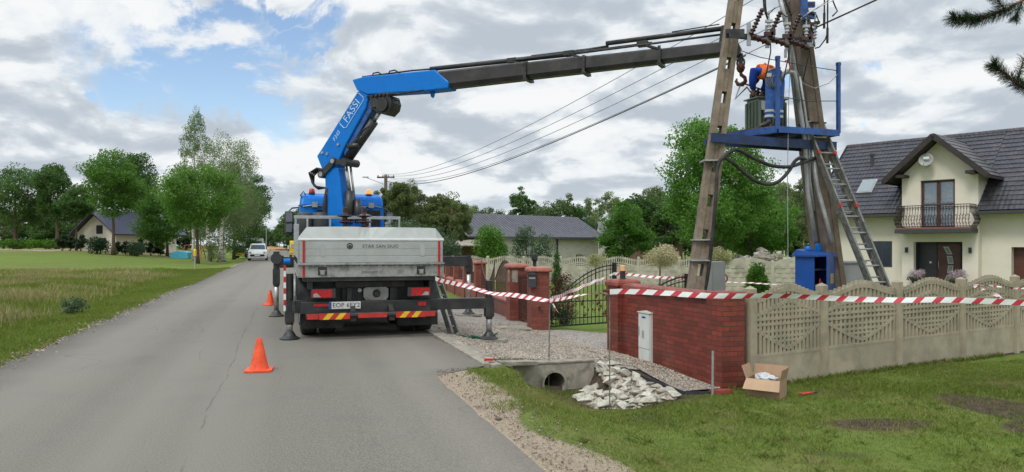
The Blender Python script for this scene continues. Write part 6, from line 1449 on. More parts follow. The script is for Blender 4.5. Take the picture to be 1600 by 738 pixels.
m = MB(TZ); m.cyl((-.36,-.38,5.7),(-.36,0,5.55),.025,8); m.tube([(-.36,-.4,5.5),(-.36,-.75,5.5),(-.34,-.85,5.62)],.015,6); hp_('bracket', m, M['galv'], dish); m = MB(TZ); m.bb(-.45,-.2,-.56,-.53,5.84,5.95); hp_('receiver', m, M['tapewhite'], dish)
for a_ in (-1.42, 1.42):
    m = MB(TZ); m.bb(a_-.06,a_+.06,-.10,-.002,1.27,1.53); hp_('wall_lamp', m, M['black'], bevel=.01)
m = MB(TZ); m.bb(-3.3,-2.32,.49,.502,.5,1.85); w_ = hp_('window', m, M['anth']); m = MB(TZ); m.bb(-3.22,-2.84,.478,.488,.58,1.78); m.bb(-2.79,-2.4,.478,.488,.58,1.78); hp_('pane', m, pm('dark_pane', (.03,.04,.06), .05), w_)
m = MB(TZ); m.bb(2.95,6.2,.9,.95,HZ,1.55); gd = hp_('garage_door', m, M['brownwood'])
m = MB(TZ)
for z in np.arange(HZ+.05, 1.5, .2): m.bb(2.98,6.17,.885,.899,z,z+.19)
hp_('door_slats', m, pm('brown_slats', (.11,.04,.028), .5), gd); m = MB(TZ); m.bb(2.9,2.95,.8,.95,HZ,1.6); m.bb(2.9,6.2,.8,.95,1.55,1.6); hp_('frame', m, M['stucco'], gd)
m = MB(TZ); m.bb(-1.7,1.9,-1.5,.7,HZ-.1,HZ+.02); hp_('doorstep', m, M['conc'])
for i, (a_, lb) in enumerate(((-.85, 'pale pink hydrangea pot left of the house door'), (1.02, 'pale pink hydrangea pot right of the house door'))):
    p = Matrix.Rotation(HA, 3, 'Z') @ Vector((a_, -.35, 0))+HL
    r = bush('flower_pot', lb, 'flower pot', (p.x, p.y, HZ+.02), .80, .62, M['flower'], 90+i, 26, 60, .06, zc=.32); m = MB(); m.lathe([(.16,0),(.22,.36),(.24,.38),(.2,.38)], (0,0,0), 14); m.build('pot', M['black'], r)
    V, F = leaves(np.array([(0.28*math.cos(k), .28*math.sin(k), .42) for k in range(6)]), np.full(6, .16), 40, .09, 5); npmesh('leaves', V, F, M['darkleaf'], parent=r)
# red flowers at the fence
rdd = random.Random(2)
for i, (px, lb) in enumerate(((1548, 'left red rose bloom behind the fence'), (1561, 'right red rose bloom behind the fence'))):
    q = at(px, 15.2); r = bush('rose_bush', lb, 'rose', (q.x, q.y, -.5), .3, .2, leafmat('rose_red', (.25,.01,.03), (.5,.03,.07)), 96+i, 6, 40, .05, zc=1.05)
# ------------------------------------------------------------------ far buildings
r = thing('village_house', 'white gabled house with dark roof behind the trees on the left', 'house', (at(150, 103).x, 103, 1.0), R(-32))
m = MB(); m.bb(-5,5,0,9,-.5,2.3); m.prism([(-5,2.3),(5,2.3),(0,5.0)], lambda a, c: (a, .0, c), lambda a, c: (a, .3, c)); m.build('wall', M['stucco'], r)
m = MB()
for s in (-1, 1): m.hexa([(0,-.7,5.15),(0,10,5.15),(s*6,10,1.95),(s*6,-.7,1.95),(0,-.7,5.35),(0,10,5.35),(s*6,10,2.15),(s*6,-.7,2.15)])
m.build('roof', pm('far_dark_roof', (.045,.05,.075), .45), r)
m = MB(); m.bb(.2,1.8,-.03,.0,2.2,3.4); w1 = m.build('window', M['dark'], r); m = MB(); m.bb(.9,2.6,-.03,.0,.2,1.6); m.build('window', M['dark'], r)
bA = math.atan2(13, 14.7); r = thing('barn', 'long barn with plain dark grey roof and pale block wall', 'barn', (-5.6, 63, -.6), bA)
TB = Matrix.Translation((0,0,.6)); m = MB(TB); m.bb(5.5,19.3,0,7,-.9,2.45); m.prism([(0,2.45),(7,2.45),(3.5,4.55)], lambda a, c: (19.0, a, c), lambda a, c: (19.3, a, c)); m.build('wall', M['blockwall'], r)
m = MB(TB); m.bb(-.5,5.5,.1,7,-.9,2.2); 
for k in range(40): m.bb(-.5+.15*k,-.5+.15*k+.135,.06,.10,-.9,2.2)
m.build('board_wall', M['wood'], r)
m = MB(TB)
for s in (-1, 1):
    y0 = -.6 if s < 0 else 7.6; m.hexa([(-1,3.5,4.5),(19.9,3.5,4.5),(19.9,y0,2.30),(-1,y0,2.30),(-1,3.5,4.62),(19.9,3.5,4.62),(19.9,y0,2.42),(-1,y0,2.42)])
for k in range(53): m.bar((-1+.4*k,3.45,4.63),(-1+.4*k,-.6,2.43),.03,.03) if k % 1 == 0 else None
br_ = m.build('roof', pm('barn_sheet_roof', (.075,.075,.092), .5, 0, .06, .8), r)
m = MB(TB); m.bb(-2.2,4.4,-1.2,.0,1.72,1.82); m.hexa([(-2.2,-1.7,1.55),(4.4,-1.7,1.55),(4.4,.2,2.3),(-2.2,.2,2.3),(-2.2,-1.7,1.63),(4.4,-1.7,1.63),(4.4,.2,2.38),(-2.2,.2,2.38)]); m.build('lean_to_roof', M['conc'], r)
m = MB(TB); m.bb(2.3,3.1,3.2,4.0,4.4,5.0); m.build('chimney', M['brick2'], br_)
m = MB(TB); m.bb(8.0,18.6,-.62,-.5,2.2,2.3); m.cyl((13.3,-.1,-.6),(13.3,-.1,2.3),.08,8); m.build('gutter', M['anth'], br_)
m = MB(TB); m.bb(9.2,10.4,-.04,.0,.6,1.7); w2 = m.build('window', M['brownwood'], r); m = MB(TB); m.bb(9.3,10.3,-.06,-.04,.7,1.6); m.build('pane', M['skyglass'], w2)
m = MB(TB); m.bb(10.6,11.6,-.05,.0,.4,2.0); m.build('door', M['tapewhite'], r)
q = at(888, 60); m = MB(); m.bb(-1.1,1.1,-.1,.1,0,1.0); o = solo(m, 'garden_wall', M['conc'], 'low dark concrete wall before the pale block wall of the barn', 'wall', base=(0,0,0)); o.location = (q.x, q.y, -.5); o.rotation_euler = (0,0,.3)
def shed(name, label, px, D, W_, ztop, zeave, roofm, wallm, rz=0, dep=4):
    q = at(px, D); r = thing(name, label, 'shed', (q.x, q.y, -.6), rz); zt, ze = ztop+.6, zeave+.6
    m = MB(); m.bb(-W_/2+.2,W_/2-.2,0,dep,0,ze); m.prism([(0,ze),(dep,ze),(dep/2,zt-.1)], lambda a, c: (-W_/2+.2, a, c), lambda a, c: (-W_/2+.4, a, c)); m.build('wall', wallm, r)
    m = MB()
    for y0 in (-.4, dep+.4): m.hexa([(-W_/2,dep/2,zt-.1),(W_/2,dep/2,zt-.1),(W_/2,y0,ze-.1),(-W_/2,y0,ze-.1),(-W_/2,dep/2,zt),(W_/2,dep/2,zt),(W_/2,y0,ze),(-W_/2,y0,ze)])
    m.build('roof', roofm, r); return r
M['brownroof'] = bricks('old_tile_roof', (.16,.11,.08), (.12,.085,.065), (.06,.045,.035), .3, .14)
shed('timber_shed', 'brown tiled timber shed beside the large maple', 1030, 72, 5.0, 1.65+33/16, 1.65+8/16, M['brownroof'], M['wood'], .05)
shed('grey_shed', 'small grey roofed shed half behind the dense green tree', 972, 88, 5.2, 1.65+37/13, 1.65+14/13, pm('grey_roof', (.13,.13,.14), .6), M['blockwall'], .1)
rr = shed('village_house', 'white house with orange roof glimpsed between the pines', 655, 98, 9.5, 1.65+62/11.7, 1.65+40/11.7, pm('orange_roof', (.36,.10,.05), .7), M['stucco'], -.5, 6); rr['category'] = 'house'
# ------------------------------------------------------------------ concrete pole frame
pf = thing('utility_pole', 'tall leaning concrete pole frame carrying the crossarm and fuses', 'utility pole', (4.9, 14.0, -.45), 0, None, True)
def zn(name, A, B, w0, w1, mat, d0=.26, d1=.18, slots=True):
    A, B = Vector(A), Vector(B); d = (B-A).normalized(); L = (B-A).length; x = Vector((0,-1,0)).cross(d); x = (x if x.x > 0 else -x).normalized(); y = d.cross(x).normalized()
    m = MB()
    def blk(t0, t1, u0, u1, dep, mi=0):
        p = []
        for t in (t0, t1):
            f = t/L; w = w0+(w1-w0)*f; dd = (d0+(d1-d0)*f)*dep/2; c = A+d*t
            p += [c+x*w*u0-y*dd, c+x*w*u1-y*dd, c+x*w*u1+y*dd, c+x*w*u0+y*dd]
        m.hexa(p, mi)
    blk(0, L, -.5, -.17, 1); blk(0, L, .17, .5, 1)
    t = 0
    while t < L:
        blk(t, min(L, t+.42), -.168, .168, .86); t += .64 if slots else .42
    return m.build(name, mat, pf, bevel=0)
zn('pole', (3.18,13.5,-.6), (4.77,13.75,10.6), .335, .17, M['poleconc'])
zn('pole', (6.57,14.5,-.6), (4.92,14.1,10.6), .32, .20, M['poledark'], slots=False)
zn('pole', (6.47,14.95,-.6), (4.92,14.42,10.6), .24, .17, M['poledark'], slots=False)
m = MB()
for py in (252, 375, 407): 
    c = V3(1116-(py-205)*.12, py, 13.5); m.box(c, (.33,.30,.025))
m.build('steel_band', M['galv'], pf, split=1)
XA, XB = V3(1148, 53, 13.35), V3(1263, 67, 14.1); xu = (XB-XA).normalized()
m = MB(); m.bar(XA-xu*.15, XB, .09, .012); m.bar(XA-xu*.15+Vector((0,-.04,-.05)), XB+Vector((0,-.04,-.05)), .012, .10); m.box(XA, (.34,.03,.16)); m.box(XB-xu*.2, (.34,.03,.16)); m.build('crossarm', M['black'], pf)
def ribbed(m, a, b_, n, r0, r1, mi=0):
    a, b_ = Vector(a), Vector(b_); L = (b_-a).length; m.lathe(insulator_profile(n, L, r0, r1), a, 12, mi, ax=(b_-a))
for i, t in enumerate((.36, .80, 1.28)):
    c = XA+xu*t; m = MB(); m.box(c+Vector((-.05,-.07,0)), (.07,.03,.42)); fz = m.build('fuse_bracket', M['galv'], pf)
    m = MB(); ribbed(m, c+Vector((-.02,-.10,-.02)), c+Vector((.16,-.12,.40)), 7, .030, .052); ribbed(m, c+Vector((.0,-.11,-.04)), c+Vector((.24,-.18,-.17)), 3, .04, .066); m.cyl(c+Vector((.24,-.18,-.17)), c+Vector((.30,-.2,-.20)), .05, 10)
    m.ball(c+Vector((.17,-.12,.42)), .045, 8); m.box(c+Vector((.30,-.1,.0)), (.16,.05,.07)); m.box(c+Vector((.38,-.1,.03)), (.08,.05,.11)); m.build('fuse_insulator', M['porc'], fz, smooth='auto')
    m = MB(); ribbed(m, c+Vector((.32,-.06,.0)), c+Vector((.32,-.06,.26)), 4, .028, .045); m.cyl(c+Vector((.32,-.06,.26)), c+Vector((.32,-.06,.4)), .012, 6); m.box(c+Vector((.32,-.06,.24)), (.12,.06,.05)); m.build('surge_arrester', M['porcgrey'], fz, smooth='auto')
    m = MB(); m.tube([c+Vector((.17,-.12,.44)), c+Vector((.24,-.1,.40)), c+Vector((.3,-.08,.36)), c+Vector((.36,-.08,.41)), c+Vector((.44,-.02,.5-.05*i))], .010, 5); m.tube([c+Vector((.3,-.2,-.2)), c+Vector((.31,-.18,-.35)), c+Vector((.30,.05,-.75))], .012, 5); m.build('jumper', M['rubber'], fz, split=1)
# things bolted to the right pole near the top edge
m = MB(); c = V3(1256, 12, 14.0); m.box(c, (.10,.10,.50)); m.box(c+Vector((.12,0,-.16)), (.20,.06,.12)); m.box(c+Vector((.12,0,.05)), (.16,.06,.10)); m.build('switch_bracket', M['blue2'], pf)
m = MB(); ribbed(m, V3(1272, 62, 13.95), V3(1273, 38, 13.95), 5, .022, .045); m.cyl(V3(1269, 70, 13.95), V3(1274, 22, 13.95), .014, 6); m.box(V3(1266, 71, 14), (.16,.08,.08)); m.build('surge_arrester', M['porcgrey'], pf, smooth='auto')
for i, (px, y1) in enumerate(((1288, 45), (1293, 68))):
    m = MB(); m.cyl(V3(px, -25, 13.9), V3(px-.5, y1-22, 13.9), .014, 6); m.cyl(V3(px-.5, y1-24, 13.9), V3(px-.8, y1, 13.9), .024, 8); m.build('hanging_connector', M['rubber'], pf)
m = MB()
for pts in ([(1195,-12),(1196,10),(1198,28),(1201,34)],[(1192,-14),(1194,15),(1200,32)],[(1201,34),(1212,36),(1225,33),(1232,28)],[(1258,53),(1266,51),(1270,60),(1272,72)],[(1262,25),(1268,45),(1272,58)],[(1273,76),(1280,74),(1289,62),(1293,50)],[(1297,-8),(1305,12),(1308,18),(1300,26)],[(1220,-20),(1228,5),(1236,25)],[(1265,20),(1275,24),(1279,34),(1275,42)]):
    m.tube([V3(x, y, 13.95) for x, y in pts], .013 if len(pts) > 3 else .02, 6)
m.tube([V3(1254,54,14),(V3(1262,50,14)),V3(1268,56,14),V3(1271,70,14)], .03, 8)
m.build('cable_loop', M['rubber'], pf, smooth=True)
m = MB(); m.box(V3(1264, 22, 14)+Vector((0,0,0)), (.16,.08,.06)); m.box(V3(1262,8,14), (.2,.08,.05)); m.box(V3(1266,38,13.95), (.18,.07,.05)); m.box(V3(1276,36,13.95), (.1,.06,.05)); m.build('switch_insulator', M['porc'], pf, split=1)
# conduits on the right pole
for nm, pts, r_ in (('conduit', [(1217,-6,13.75),(1226,30,13.8),(1238,90,13.95),(1248,160,14.1),(1258,225,14.15),(1262,300,14.2),(1274,378,14.1)], .042), ('conduit', [(1268,225,14.15),(1276,290,14.2),(1288,335,14.15),(1300,380,14.0)], .04), ('conduit', [(1249,120,14.0),(1257,170,14.1),(1264,225,14.15),(1265,280,14.2),(1272,330,14.2)], .022)):
    m = MB(); m.tube([V3(*p) for p in pts], r_, 10); o = m.build(nm, M['galv'] if nm else 0, pf, smooth=True)
m = MB(); m.tube([V3(1221,125,13.9), V3(1224,116,13.9), V3(1231,112,13.9), V3(1239,114,13.9), V3(1243,125,13.95), V3(1246,160,14.05)], .045, 10); m.build('cable_elbow', M['galv'], pf, smooth=True)
# support beams under the platform
BA, BB = Vector((3.60,13.34,3.60)), Vector((6.30,14.30,3.57)); m = MB(); bu = (BB-BA).normalized()
m.bar(BA, BB, .012, .15); m.bar(BA+Vector((0,.03,.075)), BB+Vector((0,.03,.075)), .07, .012); m.bar(BA+Vector((0,.03,-.075)), BB+Vector((0,.03,-.075)), .07, .012)
sup = thing('support_beam', 'blue steel beams clamped across both concrete poles under the platform', 'beam', BA, 0, None, True)
m.build('beam', M['navy'], sup); m = MB(); off = Vector((-.2,.60,.02)); m.bar(BA+off+bu*.3, BB+off, .07, .12); m.build('beam', M['navy'], sup)
m = MB(); m.bar(BA+bu*.38, BA+bu*.38+off, .04,.04); m.bar(BB-bu*.3, BB-bu*.3+off, .05,.05); m.build('clamp', M['galv'], sup)
# platform
PO = Vector((4.94, 13.70, 3.80)); PAz = math.atan2(.333, .943)
pt = thing('work_platform', 'blue steel work platform with wire rails between the concrete poles', 'platform', PO, PAz)
m = MB()
C4 = [(0,0),(1.42,0),(1.42,1.15),(-.40,1.15)]
for a, b_ in zip(C4, C4[1:]+C4[:1]): m.bar((*a,0),(*b_,0),.05,.10)
m.bar((.5,0,-.02),(.3,1.15,-.02),.05,.07); m.bar((1.0,0,-.02),(1.0,1.15,-.02),.05,.07); m.build('frame', M['navy'], pt)
m = MB(); m.bar((0,-.028,0),(1.42,-.028,0),.012,.12); m.bar((-.02,-.01,.0),(-.47,1.13,.0),.012,.12); m.build('edge_plate', M['blue2'], pt, split=1)
m = MB()
for k in range(5): m.hexa([(-.02-.1*k,.08+.22*k,.052),(1.36,.08+.22*k,.052),(1.36,.27+.22*k,.052),(-.1-.1*k,.27+.22*k,.052),(-.02-.1*k,.08+.22*k,.078),(1.36,.08+.22*k,.078),(1.36,.27+.22*k,.078),(-.1-.1*k,.27+.22*k,.078)])
m.build('deck', M['wood'], pt)
for x in (.0, 1.42):
    m = MB(); m.bb(x-.03,x+.03,-.03,.03,0,1.34); m.bb(x-.035,x+.035,-.035,.035,1.3,1.36); m.build('post', M['blue2'], pt)
for z0_, z1_, nm in ((1.28,1.20,'rail_wire'),(.62,.62,'rail_wire')):
    m = MB(); m.tube([(0,0,z0_),(.7,0,z0_-.05),(1.42,0,z1_)], .008, 5); 
    if z0_ > 1: m.tube([(0,0,z0_),(-.5,-.15,z0_-.02),(-1.0,-.28,z0_+.02)], .008, 5)
    m.build(nm, M['black'], pt)
m = MB(); m.tube([(1.42,0,1.15),(1.2,0,.95),(.95,.1,.85),(.75,.2,.95),(.65,.25,1.2)], .009, 5); m.tube([(1.25,.6,.05),(1.2,.7,1.0),(1.0,.8,1.2)], .006, 4); m.build('loose_wire', M['galv'], pt)
m = MB(); m.box((1.02,.3,.15), (.42,.2,.11)); m.box((1.12,.28,.22),(.36,.22,.03)); m.box((.82,.25,.1),(.3,.12,.06)); o = solo(m, 'tool_tray', M['black'], 'black tool tray lying on the right end of the blue platform', 'tool tray', base=(0,0,0), bevel=.01); o.location = PO; o.rotation_euler = (0,0,PAz)
# transformer
tr_ = thing('transformer', 'green oil transformer hanging over the platform on the crane hook', 'transformer', PO+Vector((0,0,.08)), PAz)
m = MB(); m.bb(.10,.74,.68,1.04,.03,.64); tk = m.build('tank', M['tank'], tr_, bevel=.01)
m = MB()
for k in range(9):
    x = .10+.0745*k
    m.bb(x,x+.022,.62,.68,.08,.58); m.bb(x,x+.022,1.04,1.10,.08,.58)
for k in range(4): m.bb(.045,.10,.70+.095*k,.72+.095*k,.08,.58); m.bb(.74,.795,.70+.095*k,.72+.095*k,.08,.58)
m.build('cooling_fin', M['tank'], tk, split=1)
m = MB(); m.bb(.05,.79,.64,1.08,.64,.668); lid = m.build('lid', M['tank'], tr_, bevel=.006)
m = MB(); m.bb(.12,.25,.612,.619,.40,.58); m.build('rating_plate', M['tapewhite'], tk); m = MB(); m.bb(.16,.21,.60,.619,.28,.34); m.build('valve', M['black'], tk)
for k in range(3):
    x = .20+.22*k; m = MB(); ribbed(m, (x,.95,.668), (x,.95,.93), 4, .04, .075); m.cyl((x,.95,.93),(x,.95,1.02),.013,8); m.build('high_voltage_bushing', M['porc'], lid, smooth='auto')
for k in range(4):
    x = .16+.14*k; m = MB(); ribbed(m, (x,.76,.668), (x,.76,.80), 2, .026, .042); m.cyl((x,.76,.80),(x,.76,.86),.010,8); m.build('low_voltage_bushing', M['porc'], lid, smooth='auto')
m = MB()
for x in (.08, .76): m.bb(x-.02,x+.02,.82,.90,.668,.75)
m.tube([(.10,.72,.668),(.08,.72,.78),(.16,.72,.82),(.24,.72,.78)], .010, 6); m.cyl((.08,.68,.78),(.08,.63,.81),.025,8); m.build('lifting_lug', M['black'], lid)
TM = Matrix.Translation(PO+Vector((0,0,.08))) @ Matrix.Rotation(PAz, 4, 'Z'); hk_ = MC @ Vector((9.87, 0, 4.83)); m = MB()
for l in ((.08,.86,.76),(.76,.86,.76)):
    e_ = TM @ Vector(l)
    if l[0] < .5: m.tube([hk_, hk_+Vector((-.12,0,-.32)), e_+Vector((-.10,-.02,.12)), e_], .017, 6)
    else: m.tube([hk_, e_], .017, 6)
solo(m, 'lifting_sling', M['galv'], 'grey sling from the crane hook to the transformer lid', 'sling')
# worker
def skin(name, verts, edges, rad, mat, parent, root=0, sub=2):
    me = bpy.data.meshes.new(name); me.from_pydata([tuple(v) for v in verts], edges, []); me.materials.append(mat); o = bpy.data.objects.new(name, me); COL.objects.link(o)
    if parent: o.parent = parent
    s = o.modifiers.new('skin', 'SKIN'); s.use_smooth_shade = True
    if not me.skin_vertices: me.skin_vertices.new() if hasattr(me.skin_vertices, 'new') else None
    for i, r_ in enumerate(rad): sv_ = me.skin_vertices[0].data[i]; sv_.radius = (r_, r_) if not isinstance(r_, tuple) else r_; sv_.use_root = (i == root)
    b_ = o.modifiers.new('sub', 'SUBSURF'); b_.levels = sub; b_.render_levels = sub
    return o
WB = Vector((5.02, 14.05, 3.88)); wk_ = thing('person', 'person in blue work clothes and orange vest bending over the transformer', 'person', WB)
def L3(*p): return Vector(p)-WB
hipc = L3(5.00,14.00,4.85); f_ = Vector((-.40,.80,0)); side_0 = 1; side_ = Vector((.92,.38,0)).normalized()
hl, hr = hipc-side_*.10+Vector((0,0,-.03)), hipc+side_*.10+Vector((0,0,-.03))
kl, kr = L3(4.88,13.92,4.38), L3(5.07,14.00,4.38); al, ar = L3(4.86,13.95,3.97), L3(5.08,14.03,3.97); tl, trr = al+Vector((-.13,.06,-.05)), ar+Vector((-.13,.07,-.05))
wa_ = hipc+f_*.14+Vector((0,0,.13)); ch = L3(4.86,14.30,5.03); nk = L3(4.82,14.42,4.99); hd = L3(4.79,14.52,4.90); hd2 = hd+Vector((-.05,.06,-.09))
sl_, sr_ = ch-side_*.17+Vector((-.03,0,-.02)), ch+side_*.17+Vector((-.03,0,-.02))
el, er = L3(4.66,14.28,4.80), L3(5.00,14.50,4.80); wl, wr = L3(4.72,14.42,4.65), L3(4.95,14.62,4.66); gl_, gr2 = wl+Vector((.05,.09,-.05)), wr+Vector((.03,.09,-.05))
Vb = [hipc, hl, kl, al, tl, hr, kr, ar, trr, wa_, ch, nk, hd, hd2, sl_, el, wl, gl_, sr_, er, wr, gr2]
Eb = [(0,1),(1,2),(2,3),(3,4),(0,5),(5,6),(6,7),(7,8),(0,9),(9,10),(10,11),(11,12),(12,13),(10,14),(14,15),(15,16),(16,17),(10,18),(18,19),(19,20),(20,21)]
Rb = [.11,.085,.055,.04,.035,.085,.055,.04,.035,.10,.115,.05,.085,.07,.06,.042,.032,.03,.06,.042,.032,.03]
skin('body', Vb, Eb, Rb, M['skin'], wk_)
skin('trousers', [hipc, hl, kl, al+Vector((0,0,.03)), hr, kr, ar+Vector((0,0,.03)), wa_-f_*.05], [(0,1),(1,2),(2,3),(0,4),(4,5),(5,6),(0,7)], [.155,.12,.092,.078,.12,.092,.078,.14], M['denim'], wk_)
skin('jacket', [wa_, ch, sl_, el, wl+Vector((-.01,-.03,.03)), sr_, er, wr+Vector((0,-.03,.03)), nk], [(0,1),(1,2),(2,3),(3,4),(1,5),(5,6),(6,7),(1,8)], [.11,.12,.095,.075,.055,.095,.075,.055,.07], M['royal'], wk_)
skin('vest', [hipc+f_*.07+Vector((0,0,.08)), wa_.lerp(ch, .5), ch, ch.lerp(sl_, .5), ch.lerp(sr_, .5)], [(0,1),(1,2),(2,3),(2,4)], [.165,.19,.18,.125,.12], M['orangev'], wk_)
skin('boot', [al+Vector((.02,0,.06)), al+Vector((0,0,-.01)), tl+Vector((0,0,-.01))], [(0,1),(1,2)], [.055,.055,.045], M['black'], wk_); skin('boot', [ar+Vector((.02,0,.06)), ar+Vector((0,0,-.01)), trr+Vector((0,0,-.01))], [(0,1),(1,2)], [.055,.055,.045], M['black'], wk_)
m = MB(); m.ball(hd+Vector((-.01,.0,.03)), .105, 14, sc=(1,1,1.02)); m.build('hair', M['hair'], wk_, smooth=True)
m = MB()
for s, k in ((wl, gl_), (wr, gr2)):
    d = (k-s).normalized()
    for j in range(5): o_ = side_*(.018*(j-2)); p0_ = k+o_; m.tube([p0_, p0_+d*.045+Vector((0,0,-.01)), p0_+d*.07+Vector((-.01,0,-.035))], [.011,.010,.008], 6)
m.build('fingers', M['skin'], wk_, smooth=True)
m = MB()
for a, k in ((kl, al), (kr, ar)):
    for f0 in (.52, .78): c_ = a.lerp(k+Vector((0,0,.03)), f0); r_ = .092-.016*f0; m.cyl(c_+Vector((0,0,-.022)), c_+Vector((0,0,.022)), r_+.004, 16)
m.build('reflective_bands', M['refl'], wk_)
m = MB(); c_ = hipc+f_*.03
for k in range(2): m.tube([c_+Vector((.135*math.cos(t)-.02, .135*math.sin(t), .07+.05*k+.04*math.cos(t))) for t in np.linspace(0, 6.28, 17)[:-1]], .014, 6, closed=True)
m.tube([wa_+Vector((0,-.13,.05)), ch.lerp(wa_, .5)+Vector((0,-.14,.06)), ch+Vector((.02,-.08,.13)), ch+Vector((.06,.05,.15))], .013, 6)
for k in range(4): m.tube([c_+Vector((-.12+.03*k, -.15, -.02))+Vector((.085*math.cos(t), .03*math.sin(t)-.02*k, -.11+.12*math.sin(t))) for t in np.linspace(0, 6.28, 15)[:-1]], .010, 5, closed=True)
m.build('harness', M['ladder'], wk_, smooth=True)
m = MB(); m.box(c_+Vector((-.15,-.14,.0)), (.09,.05,.07)); m.build('harness_buckle', M['tapewhite'], wk_)
# hoist rope hanging through the platform
m = MB(); m.tube([V3(1236,75,13.8), V3(1234,110,13.8), V3(1232,160,13.8), V3(1231,215,13.8), V3(1230,290,13.8), V3(1231,405,13.8)], .007, 5); m.box(V3(1227,84,13.8), (.04,.04,.16)); m.tube([V3(1226,96,13.8),V3(1231,95,13.8),V3(1234,104,13.8),V3(1233,112,13.8)], .014, 6, 1)
solo(m, 'hand_line', [M['galv'], M['redp']], 'thin pale hand line hanging down past the platform', 'rope')
# black cables
for pts, lb in (([(1096,470,13.45),(1104,440,13.42),(1112,380,13.35),(1118,310,13.3),(1121,262,13.3),(1130,246,13.35),(1146,235,13.4),(1158,237,13.5),(1180,249,13.6),(1205,259,13.7),(1232,261,13.8),(1255,254,14.0),(1280,244,14.2)], 'thick black cable running up the left pole and sagging to the right pole'),
                ([(1128,246,13.6),(1140,251,13.6),(1160,268,13.6),(1180,283,13.6),(1200,288,13.65),(1216,284,13.7),(1232,268,13.8),(1241,253,13.85),(1250,247,13.9),(1258,250,14.1)], 'lower sagging black cable looped between the two poles')):
    P_ = [V3(*p) for p in pts]; S = []
    for i in range(len(P_)-1):
        p0, p1, p2, p3 = P_[max(i-1,0)], P_[i], P_[i+1], P_[min(i+2,len(P_)-1)]
        for t_ in (0, .25, .5, .75): S.append(.5*((2*p1)+(p2-p0)*t_+(2*p0-5*p1+4*p2-p3)*t_**2+(3*p1-p0-3*p2+p3)*t_**3))
    m = MB(); m.tube(S+[P_[-1]], .034, 8); solo(m, 'power_cable', M['rubber'], lb, 'cable', smooth=True)
# overhead lines
def wire(lb, A, B, sag, r_, mat='rubber'):
    A, B = Vector(A), Vector(B); m = MB(); m.tube([A.lerp(B, t)-Vector((0,0,4*sag*t*(1-t))) for t in np.linspace(0, 1, 40)], [r_*(1+ (A.lerp(B,t).y/35)) for t in np.linspace(0, 1, 40)], 5); solo(m, 'overhead_line', M[mat], lb, 'power line')
FX = -12.85
wire('thick dark twisted overhead line, lowest of the lines from the far pole', (FX,75,8.17), (4.44,14,5.25), 1.14, .009)
wire('dark overhead line leaving the frame at the top right', (5.73,13.9,5.75), (21.5,-.8,11.4), 0, .012)
wire('thin line from the right pole out of the top of the picture', (5.5,14,6.0), (12,11,8.9), 0, .006, 'galv')
for i, (zf, xp, zp, lb) in enumerate(((8.9,5.05,6.6,'topmost thin overhead line behind the crane boom'), (8.75,5.35,6.35,'second thin overhead line from the top behind the crane boom'), (8.55,5.2,5.95,'third thin overhead line from the top behind the crane boom'), (8.4,5.0,5.55,'fourth thin overhead line from the top, just above the thick dark one'))):
    wire(lb, (FX+.3*i-.4,75,zf), (xp,14.1,zp), 1.15, .0065, 'galv')
wire('thin line rising from the right pole toward the upper left', (5.4,14,5.9), (9.5,11,8.4), 0, .006, 'galv')
r = thing('utility_pole', 'distant concrete utility pole above the pines', 'utility pole', (at(603, 76).x, 76, -.3)); m = MB(); m.bar((0,0,0),(0,0,9.2),.30,.26); m.build('pole', M['poledark'], r)
m = MB(); m.bb(-.9,.9,-.08,.08,8.85,9.0)
for x in (-.8,-.3,.3,.8): m.cyl((x,0,9.0),(x,0,9.15),.06,6)
m.build('crossarm', M['black'], r); m = MB(); m.bar((-.2,-.1,8.2),(-2.0,-.2,8.9),.06,.06); m.box((-2.05,-.2,8.92),(.6,.2,.12)); m.build('lamp_arm', M['galv'], r)
# ladder on the right pole
ladder('extension_ladder', 'long grey extension ladder leaning on the right concrete pole', (7.02,13.25,-.45), (5.60,14.2,4.15), (.36,.12,0), 15, (.04,.10), M['ladder'], 2)
m = MB()
for f_0 in (.62, .84):
    for s in (0, 1): p = Vector((7.02,13.25,-.45)).lerp(Vector((5.60,14.2,4.15)), f_0)+Vector((.36,.12,0))*s; m.box(p+Vector((0,-.06,0)), (.05,.05,.06))
lad_ = [o for o in COL.objects if o.name.startswith('extension_ladder')][0]; m.build('hook_clips', M['redp'], lad_)
# cabinets at the pole foot
cb = thing('switch_cabinet', 'blue electrical cabinet with its door ajar below the right pole', 'cabinet', (5.66, 13.80, .0), R(40))
m = MB()
for q in ((0,.02,0,.38,.45,1.45),(.73,.75,0,.38,.45,1.45),(.02,.73,.36,.38,.45,1.45),(.02,.73,0,.36,.45,.47)): m.bb(*q)
body_ = m.build('body', M['cabblue'], cb)
m = MB(); m.hexa([(-.04,-.05,1.452),(.79,-.05,1.452),(.79,.43,1.452),(-.04,.43,1.452),(-.04,-.05,1.465),(.79,-.05,1.465),(.77,.34,1.57),(-.02,.34,1.57)]); m.bb(-.05,.80,-.06,.44,1.43,1.45); m.build('lid', M['cabblue'], body_)
m = MB(); m.bb(.03,.72,.3,.35,.5,1.4); m.bb(.03,.72,.1,.35,1.16,1.19,1); m.bb(.03,.72,.1,.35,.86,.89,1); m.box((.2,.2,.95),(.15,.1,.12)); m.build('switchgear', [M['dark'], M['galv']], body_)
dr2 = MB(Matrix.Translation((.75,-.004,0)) @ Matrix.Rotation(R(14), 4, 'Z')); dr2.bb(-.60,0,-.02,.0,.47,1.44); dd_ = dr2.build('door', M['cabblue'], cb, bevel=.005)
